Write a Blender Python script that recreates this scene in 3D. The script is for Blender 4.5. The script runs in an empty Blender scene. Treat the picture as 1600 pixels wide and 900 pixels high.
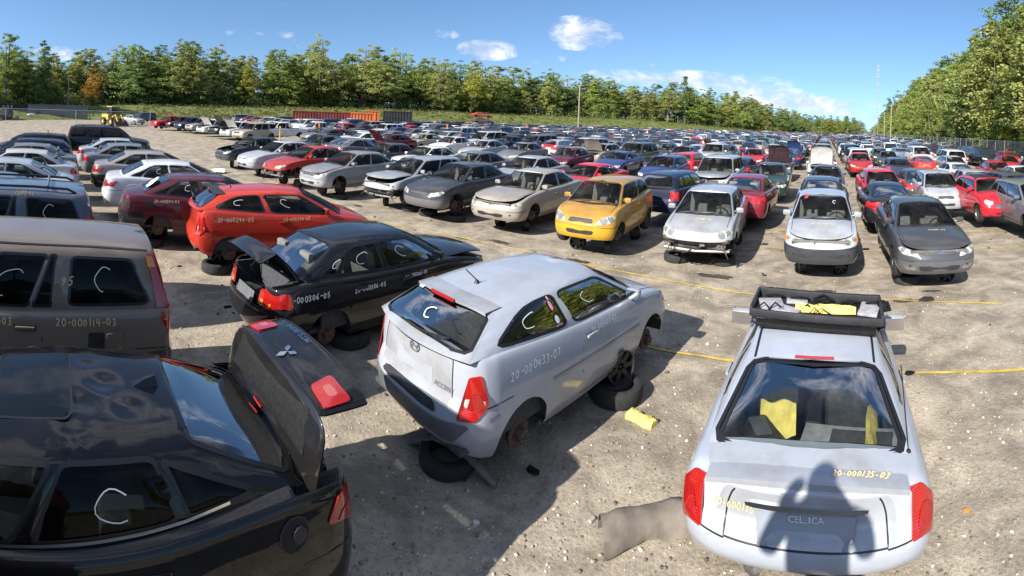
import bpy, bmesh, math, random
from mathutils import Matrix, Vector, geometry, noise

SC = bpy.context.scene
COL = SC.collection
rad = math.radians
RNG = random.Random(11)

# ------------------------------------------------------------------ camera
# a phone panorama: cylindrical projection, 122 degrees wide, held 3.3 m above the gravel
F = 760.0                       # photo pixels per radian
EYE = Vector((0.0, 0.0, 3.3))
AZ = (800 - 1290) / F           # the rows run along +Y, seen at x = 1290 in the photo
ROLL = 0.0406
HZ = 184.0
cd = bpy.data.cameras.new('camera')
cam = bpy.data.objects.new('camera', cd)
COL.objects.link(cam)
SC.camera = cam
cd.type = 'PANO'
cd.panorama_type = 'CENTRAL_CYLINDRICAL'
cd.central_cylindrical_range_u_min = -800 / F
cd.central_cylindrical_range_u_max = 800 / F
cd.central_cylindrical_range_v_min = -(900 - HZ) / F
cd.central_cylindrical_range_v_max = HZ / F
cd.central_cylindrical_radius = 1.0
cd.clip_start = 0.05
cd.clip_end = 4000
_f = Vector((math.sin(AZ), math.cos(AZ), 0))
_r = Vector((math.cos(AZ), -math.sin(AZ), 0))
_u = Vector((0, 0, 1))
CR = _r * math.cos(ROLL) + _u * math.sin(ROLL)
CU = _u * math.cos(ROLL) - _r * math.sin(ROLL)
CF = _f
cam.matrix_world = Matrix.Translation(EYE) @ Matrix((CR, CU, -CF)).transposed().to_4x4()

def at(px, py, z=0.0):
    """the point at height z that the photo shows at pixel (px, py)"""
    a = (px - 800) / F
    d = CF * math.cos(a) + CR * math.sin(a) + CU * ((HZ - py) / F)
    k = (z - EYE.z) / d.z
    return EYE + d * k

def az_r(px, r, z=0.0):
    """a point r metres out in the direction of photo column px"""
    a = AZ + (px - 800) / F
    return Vector((r * math.sin(a), r * math.cos(a), z))

def pix(p):
    d = Vector(p) - EYE
    a = math.atan2(d.dot(CR), d.dot(CF))
    r = math.hypot(d.dot(CR), d.dot(CF))
    return 800 + F * a, HZ - F * d.dot(CU) / r

# ------------------------------------------------------------------ daylight
SUN_EL = rad(31.5)
SUN_SH = rad(11)                # shadows fall this far to the right of +Y
EXPOSURE = 0.98
SUN_STRENGTH = 4.9
SKY_STRENGTH = 0.100
world = bpy.data.worlds.new('World')
SC.world = world
world.use_nodes = True

def build_world():
    nt = world.node_tree
    N, Lk = nt.nodes, nt.links
    bg = N['Background']
    sky = N.new('ShaderNodeTexSky')
    sky.sky_type = 'NISHITA'
    sky.sun_disc = False
    sky.sun_elevation = SUN_EL
    sky.sun_rotation = math.pi + SUN_SH      # azimuth of the sun, clockwise from +Y
    sky.altitude = 50
    sky.air_density = 1.0
    sky.dust_density = 0.25
    sky.ozone_density = 2.2
    tc = N.new('ShaderNodeTexCoord')
    sep = N.new('ShaderNodeSeparateXYZ')
    Lk.new(tc.outputs['Generated'], sep.inputs[0])

    def M(op, a, b=None, c=None, clamp=False):
        n = N.new('ShaderNodeMath'); n.operation = op; n.use_clamp = clamp
        for i, v in enumerate((a, b, c)):
            if v is None: continue
            if isinstance(v, (int, float)): n.inputs[i].default_value = v
            else: Lk.new(v, n.inputs[i])
        return n.outputs[0]
    X, Y, Z = sep.outputs
    azm = M('ARCTAN2', X, Y)
    el = M('ARCTAN2', Z, M('SQRT', M('ADD', M('MULTIPLY', X, X), M('MULTIPLY', Y, Y))))
    # single clouds: (azimuth, elevation, half width, half height, strength)
    def px_az(px): return AZ + (px - 800) / F
    clouds = [(px_az(905), .178, .085, .036, 1.0), (px_az(760), .137, .065, .022, 1.25), (px_az(95), .10, .06, .016, .9),
              (px_az(690), .165, .035, .010, .45), (px_az(400), .150, .09, .012, .28), (px_az(440), .13, .07, .013, .30),
              (px_az(1060), .092, .24, .020, 1.05), (px_az(1180), .072, .14, .014, 1.1), (px_az(1250), .052, .17, .018, 1.4), (px_az(1110), .195, .03, .008, .4),
              (px_az(1020), .118, .018, .007, .6), (px_az(850), .12, .05, .014, .35), (px_az(1300), .038, .12, .012, 1.1),
              (px_az(435), .21, .02, .006, .4)]
    # billowing noise in (azimuth, elevation)
    comb = N.new('ShaderNodeCombineXYZ')
    Lk.new(M('MULTIPLY', azm, 16.0), comb.inputs[0])
    Lk.new(M('MULTIPLY', el, 30.0), comb.inputs[1])
    nz = N.new('ShaderNodeTexNoise')
    nz.inputs['Scale'].default_value = 1.0
    nz.inputs['Detail'].default_value = 9
    nz.inputs['Roughness'].default_value = 0.62
    nz.inputs['Distortion'].default_value = 0.3
    Lk.new(comb.outputs[0], nz.inputs['Vector'])
    total = None
    for a, e, w, h, s in clouds:
        da = M('DIVIDE', M('SUBTRACT', azm, a), w * 1.05)
        de = M('DIVIDE', M('SUBTRACT', el, e), h * 1.05)
        q = M('SUBTRACT', 1.0, M('ADD', M('MULTIPLY', da, da), M('MULTIPLY', de, de)), None, True)
        q = M('MULTIPLY', M('POWER', q, 0.6), s)
        total = q if total is None else M('MAXIMUM', total, q)
    front = M('MULTIPLY', M('ADD', M('MULTIPLY', total, 1.05), M('MULTIPLY_ADD', nz.outputs[0], 3.4, -2.05)), .95, None, True)
    front = M('MULTIPLY', M('MULTIPLY', front, M('MULTIPLY', total, 4.0, None, True)), 0.85)
    # the rest of the sky (overhead and behind the camera) holds drifting broken cloud
    dv = M('MAXIMUM', Z, 0.05)
    comb2 = N.new('ShaderNodeCombineXYZ')
    Lk.new(M('DIVIDE', X, dv), comb2.inputs[0])
    Lk.new(M('DIVIDE', Y, dv), comb2.inputs[1])
    n2 = N.new('ShaderNodeTexNoise')
    n2.inputs['Scale'].default_value = 1.35
    n2.inputs['Detail'].default_value = 8
    n2.inputs['Roughness'].default_value = 0.58
    Lk.new(comb2.outputs[0], n2.inputs['Vector'])
    mr = N.new('ShaderNodeMapRange')
    Lk.new(n2.outputs[0], mr.inputs[0])
    mr.inputs[1].default_value = 0.48; mr.inputs[2].default_value = 0.58
    mel = N.new('ShaderNodeMapRange')
    Lk.new(el, mel.inputs[0])
    mel.inputs[1].default_value = 0.42; mel.inputs[2].default_value = 0.62
    over = M('MULTIPLY', mr.outputs[0], mel.outputs[0], None, True)
    fac = M('MAXIMUM', front, M('MULTIPLY', over, 0.9))
    # cloud brightness: lit tops, greyer bases
    tone = N.new('ShaderNodeValToRGB')
    Lk.new(nz.outputs[0], tone.inputs[0])
    tone.color_ramp.elements[0].position = 0.40
    tone.color_ramp.elements[0].color = (3.3, 3.6, 4.5, 1)
    tone.color_ramp.elements[1].position = 0.66
    tone.color_ramp.elements[1].color = (6.4, 6.4, 6.7, 1)
    mix = N.new('ShaderNodeMix'); mix.data_type = 'RGBA'
    Lk.new(fac, mix.inputs[0])
    up = N.new('ShaderNodeCombineXYZ')      # the air near the horizon is clear: read the sky a little higher up
    Lk.new(X, up.inputs[0]); Lk.new(Y, up.inputs[1]); Lk.new(M('MULTIPLY_ADD', M('MAXIMUM', Z, 0.0), 1.15, 0.13), up.inputs[2])
    nv = N.new('ShaderNodeVectorMath'); nv.operation = 'NORMALIZE'; Lk.new(up.outputs[0], nv.inputs[0]); Lk.new(nv.outputs[0], sky.inputs[0])
    hs = N.new('ShaderNodeHueSaturation')
    hs.inputs['Saturation'].default_value = 1.12
    Lk.new(sky.outputs[0], hs.inputs['Color'])
    Lk.new(hs.outputs[0], mix.inputs[6])
    Lk.new(tone.outputs[0], mix.inputs[7])
    Lk.new(mix.outputs[2], bg.inputs[0])
    bg.inputs[1].default_value = SKY_STRENGTH
build_world()

sd = bpy.data.lights.new('sun', 'SUN')
sd.energy = SUN_STRENGTH
sd.angle = rad(0.53)
sd.color = (1.0, 0.95, 0.87)
sun = bpy.data.objects.new('sun', sd)
COL.objects.link(sun)
_sd = Vector((math.sin(SUN_SH) * math.cos(SUN_EL), math.cos(SUN_SH) * math.cos(SUN_EL), -math.sin(SUN_EL)))
sun.rotation_euler = _sd.to_track_quat('-Z', 'Y').to_euler()
sun.location = (-10, -40, 40)

SC.view_settings.view_transform = 'Standard'
SC.view_settings.look = 'None'
SC.view_settings.gamma = 1.0
SC.view_settings.exposure = EXPOSURE
SC.view_settings.use_curve_mapping = False
SC.cycles.max_bounces = 6
SC.cycles.diffuse_bounces = 2
SC.cycles.glossy_bounces = 3
SC.cycles.transmission_bounces = 3
SC.cycles.transparent_max_bounces = 10
SC.cycles.caustics_reflective = False
SC.cycles.caustics_refractive = False

# ------------------------------------------------------------------ materials
MATS = {}
def nodemat(name):
    m = bpy.data.materials.new(name); m.use_nodes = True
    nt = m.node_tree
    return m, nt, nt.nodes, nt.links, nt.nodes['Principled BSDF']

def simple(name, col, rough=0.6, metal=0.0, coat=0.0, var=0.0, scale=8.0, bump=0.0, spec=0.5):
    m, nt, N, Lk, P = nodemat(name)
    P.inputs['Roughness'].default_value = rough
    P.inputs['Metallic'].default_value = metal
    P.inputs['Coat Weight'].default_value = coat
    P.inputs['Specular IOR Level'].default_value = spec
    P.inputs['Base Color'].default_value = (*col, 1)
    if var or bump:
        tc = N.new('ShaderNodeTexCoord')
        nz = N.new('ShaderNodeTexNoise'); nz.inputs['Scale'].default_value = scale; nz.inputs['Detail'].default_value = 6
        Lk.new(tc.outputs['Object'], nz.inputs['Vector'])
        if var:
            rp = N.new('ShaderNodeValToRGB'); Lk.new(nz.outputs[0], rp.inputs[0])
            rp.color_ramp.elements[0].position = 0.3; rp.color_ramp.elements[1].position = 0.7
            rp.color_ramp.elements[0].color = (*[c * (1 - var) for c in col], 1)
            rp.color_ramp.elements[1].color = (*[min(1, c * (1 + var)) for c in col], 1)
            Lk.new(rp.outputs[0], P.inputs['Base Color'])
        if bump:
            b = N.new('ShaderNodeBump'); b.inputs['Strength'].default_value = bump; b.inputs['Distance'].default_value = 0.02
            Lk.new(nz.outputs[0], b.inputs['Height']); Lk.new(b.outputs[0], P.inputs['Normal'])
    MATS[name] = m
    return m

def paint_mat(name, attr=None):
    """automotive lacquer; colour comes from the object (or from a colour attribute), with dust and sun-faded patches"""
    m, nt, N, Lk, P = nodemat(name)
    if attr:
        src = N.new('ShaderNodeAttribute'); src.attribute_name = attr; cout = src.outputs['Color']
    else:
        src = N.new('ShaderNodeObjectInfo'); cout = src.outputs['Color']
    tc = N.new('ShaderNodeTexCoord')
    nz = N.new('ShaderNodeTexNoise'); nz.inputs['Scale'].default_value = 2.2; nz.inputs['Detail'].default_value = 8; nz.inputs['Roughness'].default_value = .65
    Lk.new(tc.outputs['Object'], nz.inputs['Vector'])
    mr = N.new('ShaderNodeMapRange'); Lk.new(nz.outputs[0], mr.inputs[0])
    mr.inputs[1].default_value = .42; mr.inputs[2].default_value = .75; mr.inputs[3].default_value = 0.0; mr.inputs[4].default_value = .50
    # road dirt low on the body
    sp = N.new('ShaderNodeSeparateXYZ'); Lk.new(tc.outputs['Object'], sp.inputs[0])
    lo = N.new('ShaderNodeMapRange'); Lk.new(sp.outputs[2], lo.inputs[0])
    lo.inputs[1].default_value = .55; lo.inputs[2].default_value = .15; lo.inputs[3].default_value = 0; lo.inputs[4].default_value = .9
    ml = N.new('ShaderNodeMath'); ml.operation = 'MULTIPLY'; Lk.new(lo.outputs[0], ml.inputs[0]); Lk.new(nz.outputs[0], ml.inputs[1])
    ad = N.new('ShaderNodeMath'); ad.operation = 'ADD'; Lk.new(ml.outputs[0], ad.inputs[0]); Lk.new(mr.outputs[0], ad.inputs[1])
    mx = N.new('ShaderNodeMix'); mx.data_type = 'RGBA'
    Lk.new(ad.outputs[0], mx.inputs[0]); Lk.new(cout, mx.inputs[6])
    gm = N.new('ShaderNodeMix'); gm.data_type = 'RGBA'; gm.blend_type = 'MULTIPLY'; gm.inputs[0].default_value = 1
    Lk.new(cout, gm.inputs[6]); gm.inputs[7].default_value = (.62, .58, .52, 1)
    ga = N.new('ShaderNodeMix'); ga.data_type = 'RGBA'; ga.blend_type = 'ADD'; ga.inputs[0].default_value = 1
    Lk.new(gm.outputs[2], ga.inputs[6]); ga.inputs[7].default_value = (.011, .0095, .0075, 1)
    Lk.new(ga.outputs[2], mx.inputs[7])
    Lk.new(mx.outputs[2], P.inputs['Base Color'])
    rr = N.new('ShaderNodeMapRange'); Lk.new(nz.outputs[0], rr.inputs[0])
    rr.inputs[3].default_value = .28; rr.inputs[4].default_value = .52
    Lk.new(rr.outputs[0], P.inputs['Roughness'])
    P.inputs['Metallic'].default_value = 0.10
    P.inputs['Specular IOR Level'].default_value = 0.06
    P.inputs['Coat Weight'].default_value = 0.85
    cr_ = N.new('ShaderNodeMapRange'); Lk.new(nz.outputs[0], cr_.inputs[0])
    cr_.inputs[3].default_value = .006; cr_.inputs[4].default_value = .06
    Lk.new(cr_.outputs[0], P.inputs['Coat Roughness'])
    # faint dents so that reflections wobble
    n3 = N.new('ShaderNodeTexNoise'); n3.inputs['Scale'].default_value = 1.4; n3.inputs['Detail'].default_value = 2
    Lk.new(tc.outputs['Object'], n3.inputs['Vector'])
    b = N.new('ShaderNodeBump'); b.inputs['Strength'].default_value = .10; b.inputs['Distance'].default_value = .03
    Lk.new(n3.outputs[0], b.inputs['Height'])
    Lk.new(b.outputs[0], P.inputs['Normal']); Lk.new(b.outputs[0], P.inputs['Coat Normal'])
    MATS[name] = m
    return m

def glass_mat(name, tint, trans):
    m, nt, N, Lk, P = nodemat(name)
    N.remove(P)
    out = N['Material Output']
    tr = N.new('ShaderNodeBsdfTransparent'); tr.inputs[0].default_value = (*[t * trans for t in tint], 1)
    gl = N.new('ShaderNodeBsdfGlossy'); gl.inputs['Roughness'].default_value = .03; gl.inputs[0].default_value = (.44, .44, .44, 1)
    df = N.new('ShaderNodeBsdfDiffuse'); df.inputs[0].default_value = (.28, .25, .21, 1)
    fr = N.new('ShaderNodeFresnel'); fr.inputs[0].default_value = 1.38
    tc = N.new('ShaderNodeTexCoord')
    nz = N.new('ShaderNodeTexNoise'); nz.inputs['Scale'].default_value = 3; nz.inputs['Detail'].default_value = 7
    Lk.new(tc.outputs['Object'], nz.inputs['Vector'])
    mr = N.new('ShaderNodeMapRange'); Lk.new(nz.outputs[0], mr.inputs[0])
    mr.inputs[1].default_value = .4; mr.inputs[2].default_value = .8; mr.inputs[3].default_value = .008; mr.inputs[4].default_value = .06
    bp = N.new('ShaderNodeBump'); bp.inputs['Strength'].default_value = .06; bp.inputs['Distance'].default_value = .03
    n3 = N.new('ShaderNodeTexNoise'); n3.inputs['Scale'].default_value = 1.6; Lk.new(tc.outputs['Object'], n3.inputs['Vector'])
    Lk.new(n3.outputs[0], bp.inputs['Height']); Lk.new(bp.outputs[0], gl.inputs['Normal'])
    m1 = N.new('ShaderNodeMixShader'); Lk.new(mr.outputs[0], m1.inputs[0]); Lk.new(tr.outputs[0], m1.inputs[1]); Lk.new(df.outputs[0], m1.inputs[2])
    m2 = N.new('ShaderNodeMixShader'); Lk.new(fr.outputs[0], m2.inputs[0]); Lk.new(m1.outputs[0], m2.inputs[1]); Lk.new(gl.outputs[0], m2.inputs[2])
    Lk.new(m2.outputs[0], out.inputs[0])
    MATS[name] = m
    return m

paint_mat('paint')
paint_mat('paint_far', 'Col')
glass_mat('glass', (.86, .92, .90), .72)
glass_mat('dark_glass', (.5, .55, .58), .32)
simple('opaque_glass', (.018, .022, .026), .05, spec=.8)
simple('roof_glass', (.006, .007, .008), .04, spec=.35)
simple('black_plastic', (.022, .022, .024), .5, var=.25, scale=12)
simple('grey_plastic', (.10, .105, .115), .55, var=.2)
simple('seat_cloth', (.16, .155, .15), .9, var=.3, scale=20)
simple('seat_dark', (.055, .055, .06), .9, var=.3, scale=20)
simple('trim_black', (.012, .012, .013), .35)
simple('rubber', (.022, .021, .021), .85, var=.4, scale=14)
simple('steel', (.23, .22, .21), .45, metal=.7, var=.3)
simple('rim_black', (.02, .02, .021), .45, var=.2)
simple('alloy', (.50, .50, .51), .35, metal=.6, var=.15)
simple('rust', (.085, .048, .033), .85, var=.5, scale=18, bump=.5)
simple('underbody', (.018, .017, .016), .9, var=.4)
simple('lamp_red', (.40, .012, .010), .12, coat=1)
def lens(name):
    # moulded ribs and a darker reflector pattern inside a red lens
    m = MATS[name]; nt = m.node_tree; N, Lk = nt.nodes, nt.links; P = N['Principled BSDF']
    tc = N.new('ShaderNodeTexCoord'); w = N.new('ShaderNodeTexWave'); w.inputs['Scale'].default_value = 22; w.inputs['Distortion'].default_value = .6; w.bands_direction = 'Z'
    Lk.new(tc.outputs['Object'], w.inputs['Vector'])
    r = N.new('ShaderNodeValToRGB'); Lk.new(w.outputs[0], r.inputs[0])
    r.color_ramp.elements[0].color = (.20, .006, .005, 1); r.color_ramp.elements[1].color = (.46, .016, .012, 1)
    Lk.new(r.outputs[0], P.inputs['Base Color'])
lens('lamp_red')
simple('lamp_dark_red', (.28, .008, .008), .12, coat=1)
simple('lamp_amber', (.75, .22, .02), .15, coat=1)
simple('lamp_clear', (.40, .39, .34), .15, coat=1, var=.25, scale=7)
simple('lamp_pale_red', (.38, .08, .065), .15, coat=1)
simple('lamp_inner', (.26, .26, .25), .35, metal=.5)
simple('lamp_yellowed', (.55, .48, .30), .25, coat=.6, var=.3, scale=6)
simple('chrome', (.72, .73, .75), .12, metal=1)
simple('white_mark', (.80, .80, .76), .7)
simple('yellow_mark', (.60, .47, .22), .7)
simple('yellow_paint', (.58, .39, .045), .7, var=.35, scale=5)
simple('yellow_foam', (.80, .62, .16), .9, var=.2, scale=14, bump=.5)
simple('plate_white', (.7, .7, .68), .5)
simple('pink', (.75, .25, .42), .6)
simple('red_paint', (.55, .04, .03), .5, var=.2)
simple('dusty_plastic', (.17, .145, .118), .85, var=.35, scale=7, bump=.3)
simple('matte_black', (.011, .011, .0115), .7, var=.35, scale=30, spec=.15)
simple('grey_felt', (.30, .29, .31), .95, var=.25, scale=16)
simple('engine_metal', (.20, .19, .18), .5, metal=.5, var=.6, scale=16)
simple('engine_black', (.03, .03, .03), .6, var=.5, scale=16)

# ------------------------------------------------------------------ object helpers
def put(name, me, parent=None, loc=None, rot=None, color=None):
    o = bpy.data.objects.new(name, me)
    COL.objects.link(o)
    if parent is not None: o.parent = parent
    if loc is not None: o.location = loc
    if rot is not None: o.rotation_euler = rot
    if color is not None: o.color = (*color, 1)
    return o

def tag(o, label=None, cat=None, group=None, kind=None):
    if label: o['label'] = label
    if cat: o['category'] = cat
    if group: o['group'] = group
    if kind: o['kind'] = kind
    return o

def empty(name, loc=(0, 0, 0), rz=0.0, label=None, cat=None, group=None):
    o = bpy.data.objects.new(name, None)
    o.empty_display_size = .3
    COL.objects.link(o)
    o.location = loc
    o.rotation_euler = (0, 0, rz)
    return tag(o, label, cat, group)

def mesh(name, verts, faces, mat, smooth=False, mats=None, fm=None):
    me = bpy.data.meshes.new(name)
    me.from_pydata([tuple(v) for v in verts], [], faces)
    for m in (mats or [mat]):
        me.materials.append(MATS[m] if isinstance(m, str) else m)
    if fm: me.polygons.foreach_set('material_index', fm)
    if smooth: me.polygons.foreach_set('use_smooth', [True] * len(me.polygons))
    me.update()
    return me

class MB:
    """collects shapes into one mesh; each face remembers its material"""
    def __init__(self): self.v, self.f, self.m, self.ms, self.sm, self.cuts = [], [], [], [], [], []
    def cut(self): self.cuts.append((len(self.v), len(self.f)))      # what follows becomes an object of its own
    def mi(self, mat):
        if mat not in self.ms: self.ms.append(mat)
        return self.ms.index(mat)
    def add(self, vs, fs, mat, smooth=False):
        b = len(self.v); self.v += [Vector(v) for v in vs]; k = self.mi(mat)
        for f in fs:
            self.f.append([b + i for i in f]); self.m.append(k); self.sm.append(smooth)
    def box(self, c, s, mat, rot=None, bev=0.0):
        x, y, z = (q / 2 for q in s)
        if bev > 0:
            bm = bmesh.new(); bmesh.ops.create_cube(bm, size=1.0)
            for v in bm.verts: v.co = Vector((v.co.x * s[0], v.co.y * s[1], v.co.z * s[2]))
            bmesh.ops.bevel(bm, geom=list(bm.edges), offset=min(bev, min(s) * .45), segments=2, affect='EDGES', profile=.6)
            bm.verts.index_update()
            vs = [v.co.copy() for v in bm.verts]; fs = [[v.index for v in f.verts] for f in bm.faces]; bm.free()
        else:
            vs = [Vector((a, b, d)) for a in (-x, x) for b in (-y, y) for d in (-z, z)]
            fs = [(0, 1, 3, 2), (4, 6, 7, 5), (0, 4, 5, 1), (2, 3, 7, 6), (0, 2, 6, 4), (1, 5, 7, 3)]
        if rot is not None: vs = [rot @ v for v in vs]
        self.add([v + Vector(c) for v in vs], fs, mat, bev > 0)
    def tube(self, pts, r, mat, n=8, caps=True):
        pts = [Vector(p) for p in pts]; rs = r if isinstance(r, (list, tuple)) else [r] * len(pts)
        vs = []
        for i, p in enumerate(pts):
            t = (pts[min(i + 1, len(pts) - 1)] - pts[max(i - 1, 0)]).normalized()
            a = t.orthogonal().normalized() if i == 0 else (a - t * a.dot(t)).normalized()
            b = t.cross(a)
            vs += [p + (a * math.cos(2 * math.pi * k / n) + b * math.sin(2 * math.pi * k / n)) * rs[i] for k in range(n)]
        fs = [(i * n + k, i * n + (k + 1) % n, (i + 1) * n + (k + 1) % n, (i + 1) * n + k) for i in range(len(pts) - 1) for k in range(n)]
        if caps: fs += [tuple(reversed(range(n))), tuple(range((len(pts) - 1) * n, len(pts) * n))]
        self.add(vs, fs, mat, True)
    def lathe(self, prof, mat, n=24, M=None, closed=False):
        """profile of (radius, height) turned about Z"""
        vs = []
        for r, h in prof:
            for k in range(n):
                a = 2 * math.pi * k / n; vs.append(Vector((r * math.cos(a), r * math.sin(a), h)))
        m = len(prof); rng = range(m if closed else m - 1)
        fs = [(i * n + k, i * n + (k + 1) % n, ((i + 1) % m) * n + (k + 1) % n, ((i + 1) % m) * n + k) for i in rng for k in range(n)]
        if M is not None: vs = [M @ v for v in vs]
        self.add(vs, fs, mat, True)
    def mesh(self, name, sharp=38):
        me = mesh(name, self.v, self.f, None, mats=self.ms or ['underbody'], fm=self.m)
        me.polygons.foreach_set('use_smooth', self.sm)
        mark_sharp(me, sharp)
        return me
    def build(self, name, parent=None, loc=None, rot=None, color=None, sharp=38):
        if len(self.cuts) > 1:
            for q in self.pieces(): q.build(name, parent, loc, rot, color, sharp)
            return
        return put(name, self.mesh(name, sharp), parent, loc, rot, color)
    def pieces(self):
        out = []
        if True:
            ends = self.cuts[1:] + [(len(self.v), len(self.f))]
            for (a, c), (b, d) in zip([(0, 0)] + self.cuts[1:], ends):
                q = MB(); q.v = self.v[a:b]; q.f = [[i - a for i in f] for f in self.f[c:d]]; q.m = self.m[c:d]; q.sm = self.sm[c:d]; q.ms = self.ms
                if q.f: out.append(q)
        return out

def mark_sharp(me, deg=38):
    bm = bmesh.new(); bm.from_mesh(me)
    c = rad(deg)
    for e in bm.edges:
        if len(e.link_faces) == 2 and e.calc_face_angle(0) > c: e.smooth = False
    bm.to_mesh(me); bm.free()

def pch(pts, x):
    """smooth monotone interpolation through points sorted by x"""
    n = len(pts)
    if x <= pts[0][0]: return pts[0][1]
    if x >= pts[-1][0]: return pts[-1][1]
    i = 0
    while x > pts[i + 1][0]: i += 1
    def d(j):
        return (pts[j + 1][1] - pts[j][1]) / (pts[j + 1][0] - pts[j][0])
    def m(j):
        if j == 0: return d(0)
        if j == n - 1: return d(n - 2)
        a, b = d(j - 1), d(j)
        return 0 if a * b <= 0 else 2 * a * b / (a + b)
    h = pts[i + 1][0] - pts[i][0]; t = (x - pts[i][0]) / h
    return ((2 * t ** 3 - 3 * t * t + 1) * pts[i][1] + (t ** 3 - 2 * t * t + t) * h * m(i)
            + (-2 * t ** 3 + 3 * t * t) * pts[i + 1][1] + (t ** 3 - t * t) * h * m(i + 1))

def lin(pts, x):
    if x <= pts[0][0]: return pts[0][1]
    for a, b in zip(pts, pts[1:]):
        if x <= b[0]: return a[1] + (b[1] - a[1]) * (x - a[0]) / (b[0] - a[0])
    return pts[-1][1]

def roundpoly(pts, f=.25, n=4):
    """corners cut by quadratic curves; a third value on a point overrides f"""
    out = []; m = len(pts)
    for i in range(m):
        p = Vector(pts[i][:2]); a = Vector(pts[i - 1][:2]); b = Vector(pts[(i + 1) % m][:2])
        k = pts[i][2] if len(pts[i]) > 2 else f
        if k <= 0: out.append(p); continue
        s, e = p.lerp(a, k), p.lerp(b, k)
        for j in range(n + 1):
            t = j / n; out.append(s * (1 - t) ** 2 + p * 2 * t * (1 - t) + e * t * t)
    return out

def inside(p, poly):
    c = False; x, y = p[0], p[1]; j = len(poly) - 1
    for i in range(len(poly)):
        xi, yi = poly[i][0], poly[i][1]; xj, yj = poly[j][0], poly[j][1]
        if (yi > y) != (yj > y) and x < (xj - xi) * (y - yi) / (yj - yi) + xi: c = not c
        j = i
    return c

def cdt(outer, holes, nx, ny):
    """triangulates outer in 2-D with the holes' outlines respected: (points, triangles of the frame, [triangles of each hole])"""
    vs, es = [], []
    for poly in [outer] + holes:
        b = len(vs); vs += [Vector((p[0], p[1])) for p in poly]
        es += [(b + i, b + (i + 1) % len(poly)) for i in range(len(poly))]
    x0 = min(p[0] for p in outer); x1 = max(p[0] for p in outer); y0 = min(p[1] for p in outer); y1 = max(p[1] for p in outer)
    for i in range(1, nx):
        for j in range(1, ny):
            p = Vector((x0 + (x1 - x0) * i / nx, y0 + (y1 - y0) * j / ny))
            if inside(p, outer): vs.append(p)
    r = geometry.delaunay_2d_cdt(vs, es, [], 0, 1e-5)
    V, T = r[0], r[2]
    fr, hs = [], [[] for _ in holes]
    for t in T:
        c = (V[t[0]] + V[t[1]] + V[t[2]]) / 3
        k = next((i for i, h in enumerate(holes) if inside(c, h)), None)
        if k is not None: hs[k].append(tuple(t))
        elif inside(c, outer): fr.append(tuple(t))
    return V, fr, hs
# ------------------------------------------------------------------ body styles (metres; x forward from the middle of the car)
DARK_GLASS = {'wagon', 'crv', 'suv', 'minivan', 'lancer'}
DARK_SEATS = {'celica', 'lancer', 'accent', 'coupe'}
KIND_NAME = dict(sedan='sedan', sedan_b='sedan', lancer='sedan', mazda='sedan', echo='sedan', accent='hatchback', yaris='hatchback', hatch='hatchback', mini='hatchback',
                 celica='coupe', coupe='coupe', crv='suv', suv='suv', minivan='minivan', pickup='pickup_truck', wagon='wagon', sonata='sedan')
_hatch_w = [[(.05, .06), (.50, .06), (.50, .90), (.05, .90)], [(.545, .07), (.92, .12, .2), (.84, .88, .5), (.545, .90)]]
_five_w = [[(.05, .06), (.40, .06), (.40, .90), (.05, .90)], [(.435, .06), (.70, .06), (.70, .90), (.435, .90)], [(.735, .08), (.90, .10), (.85, .86, .3), (.735, .88)]]
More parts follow.
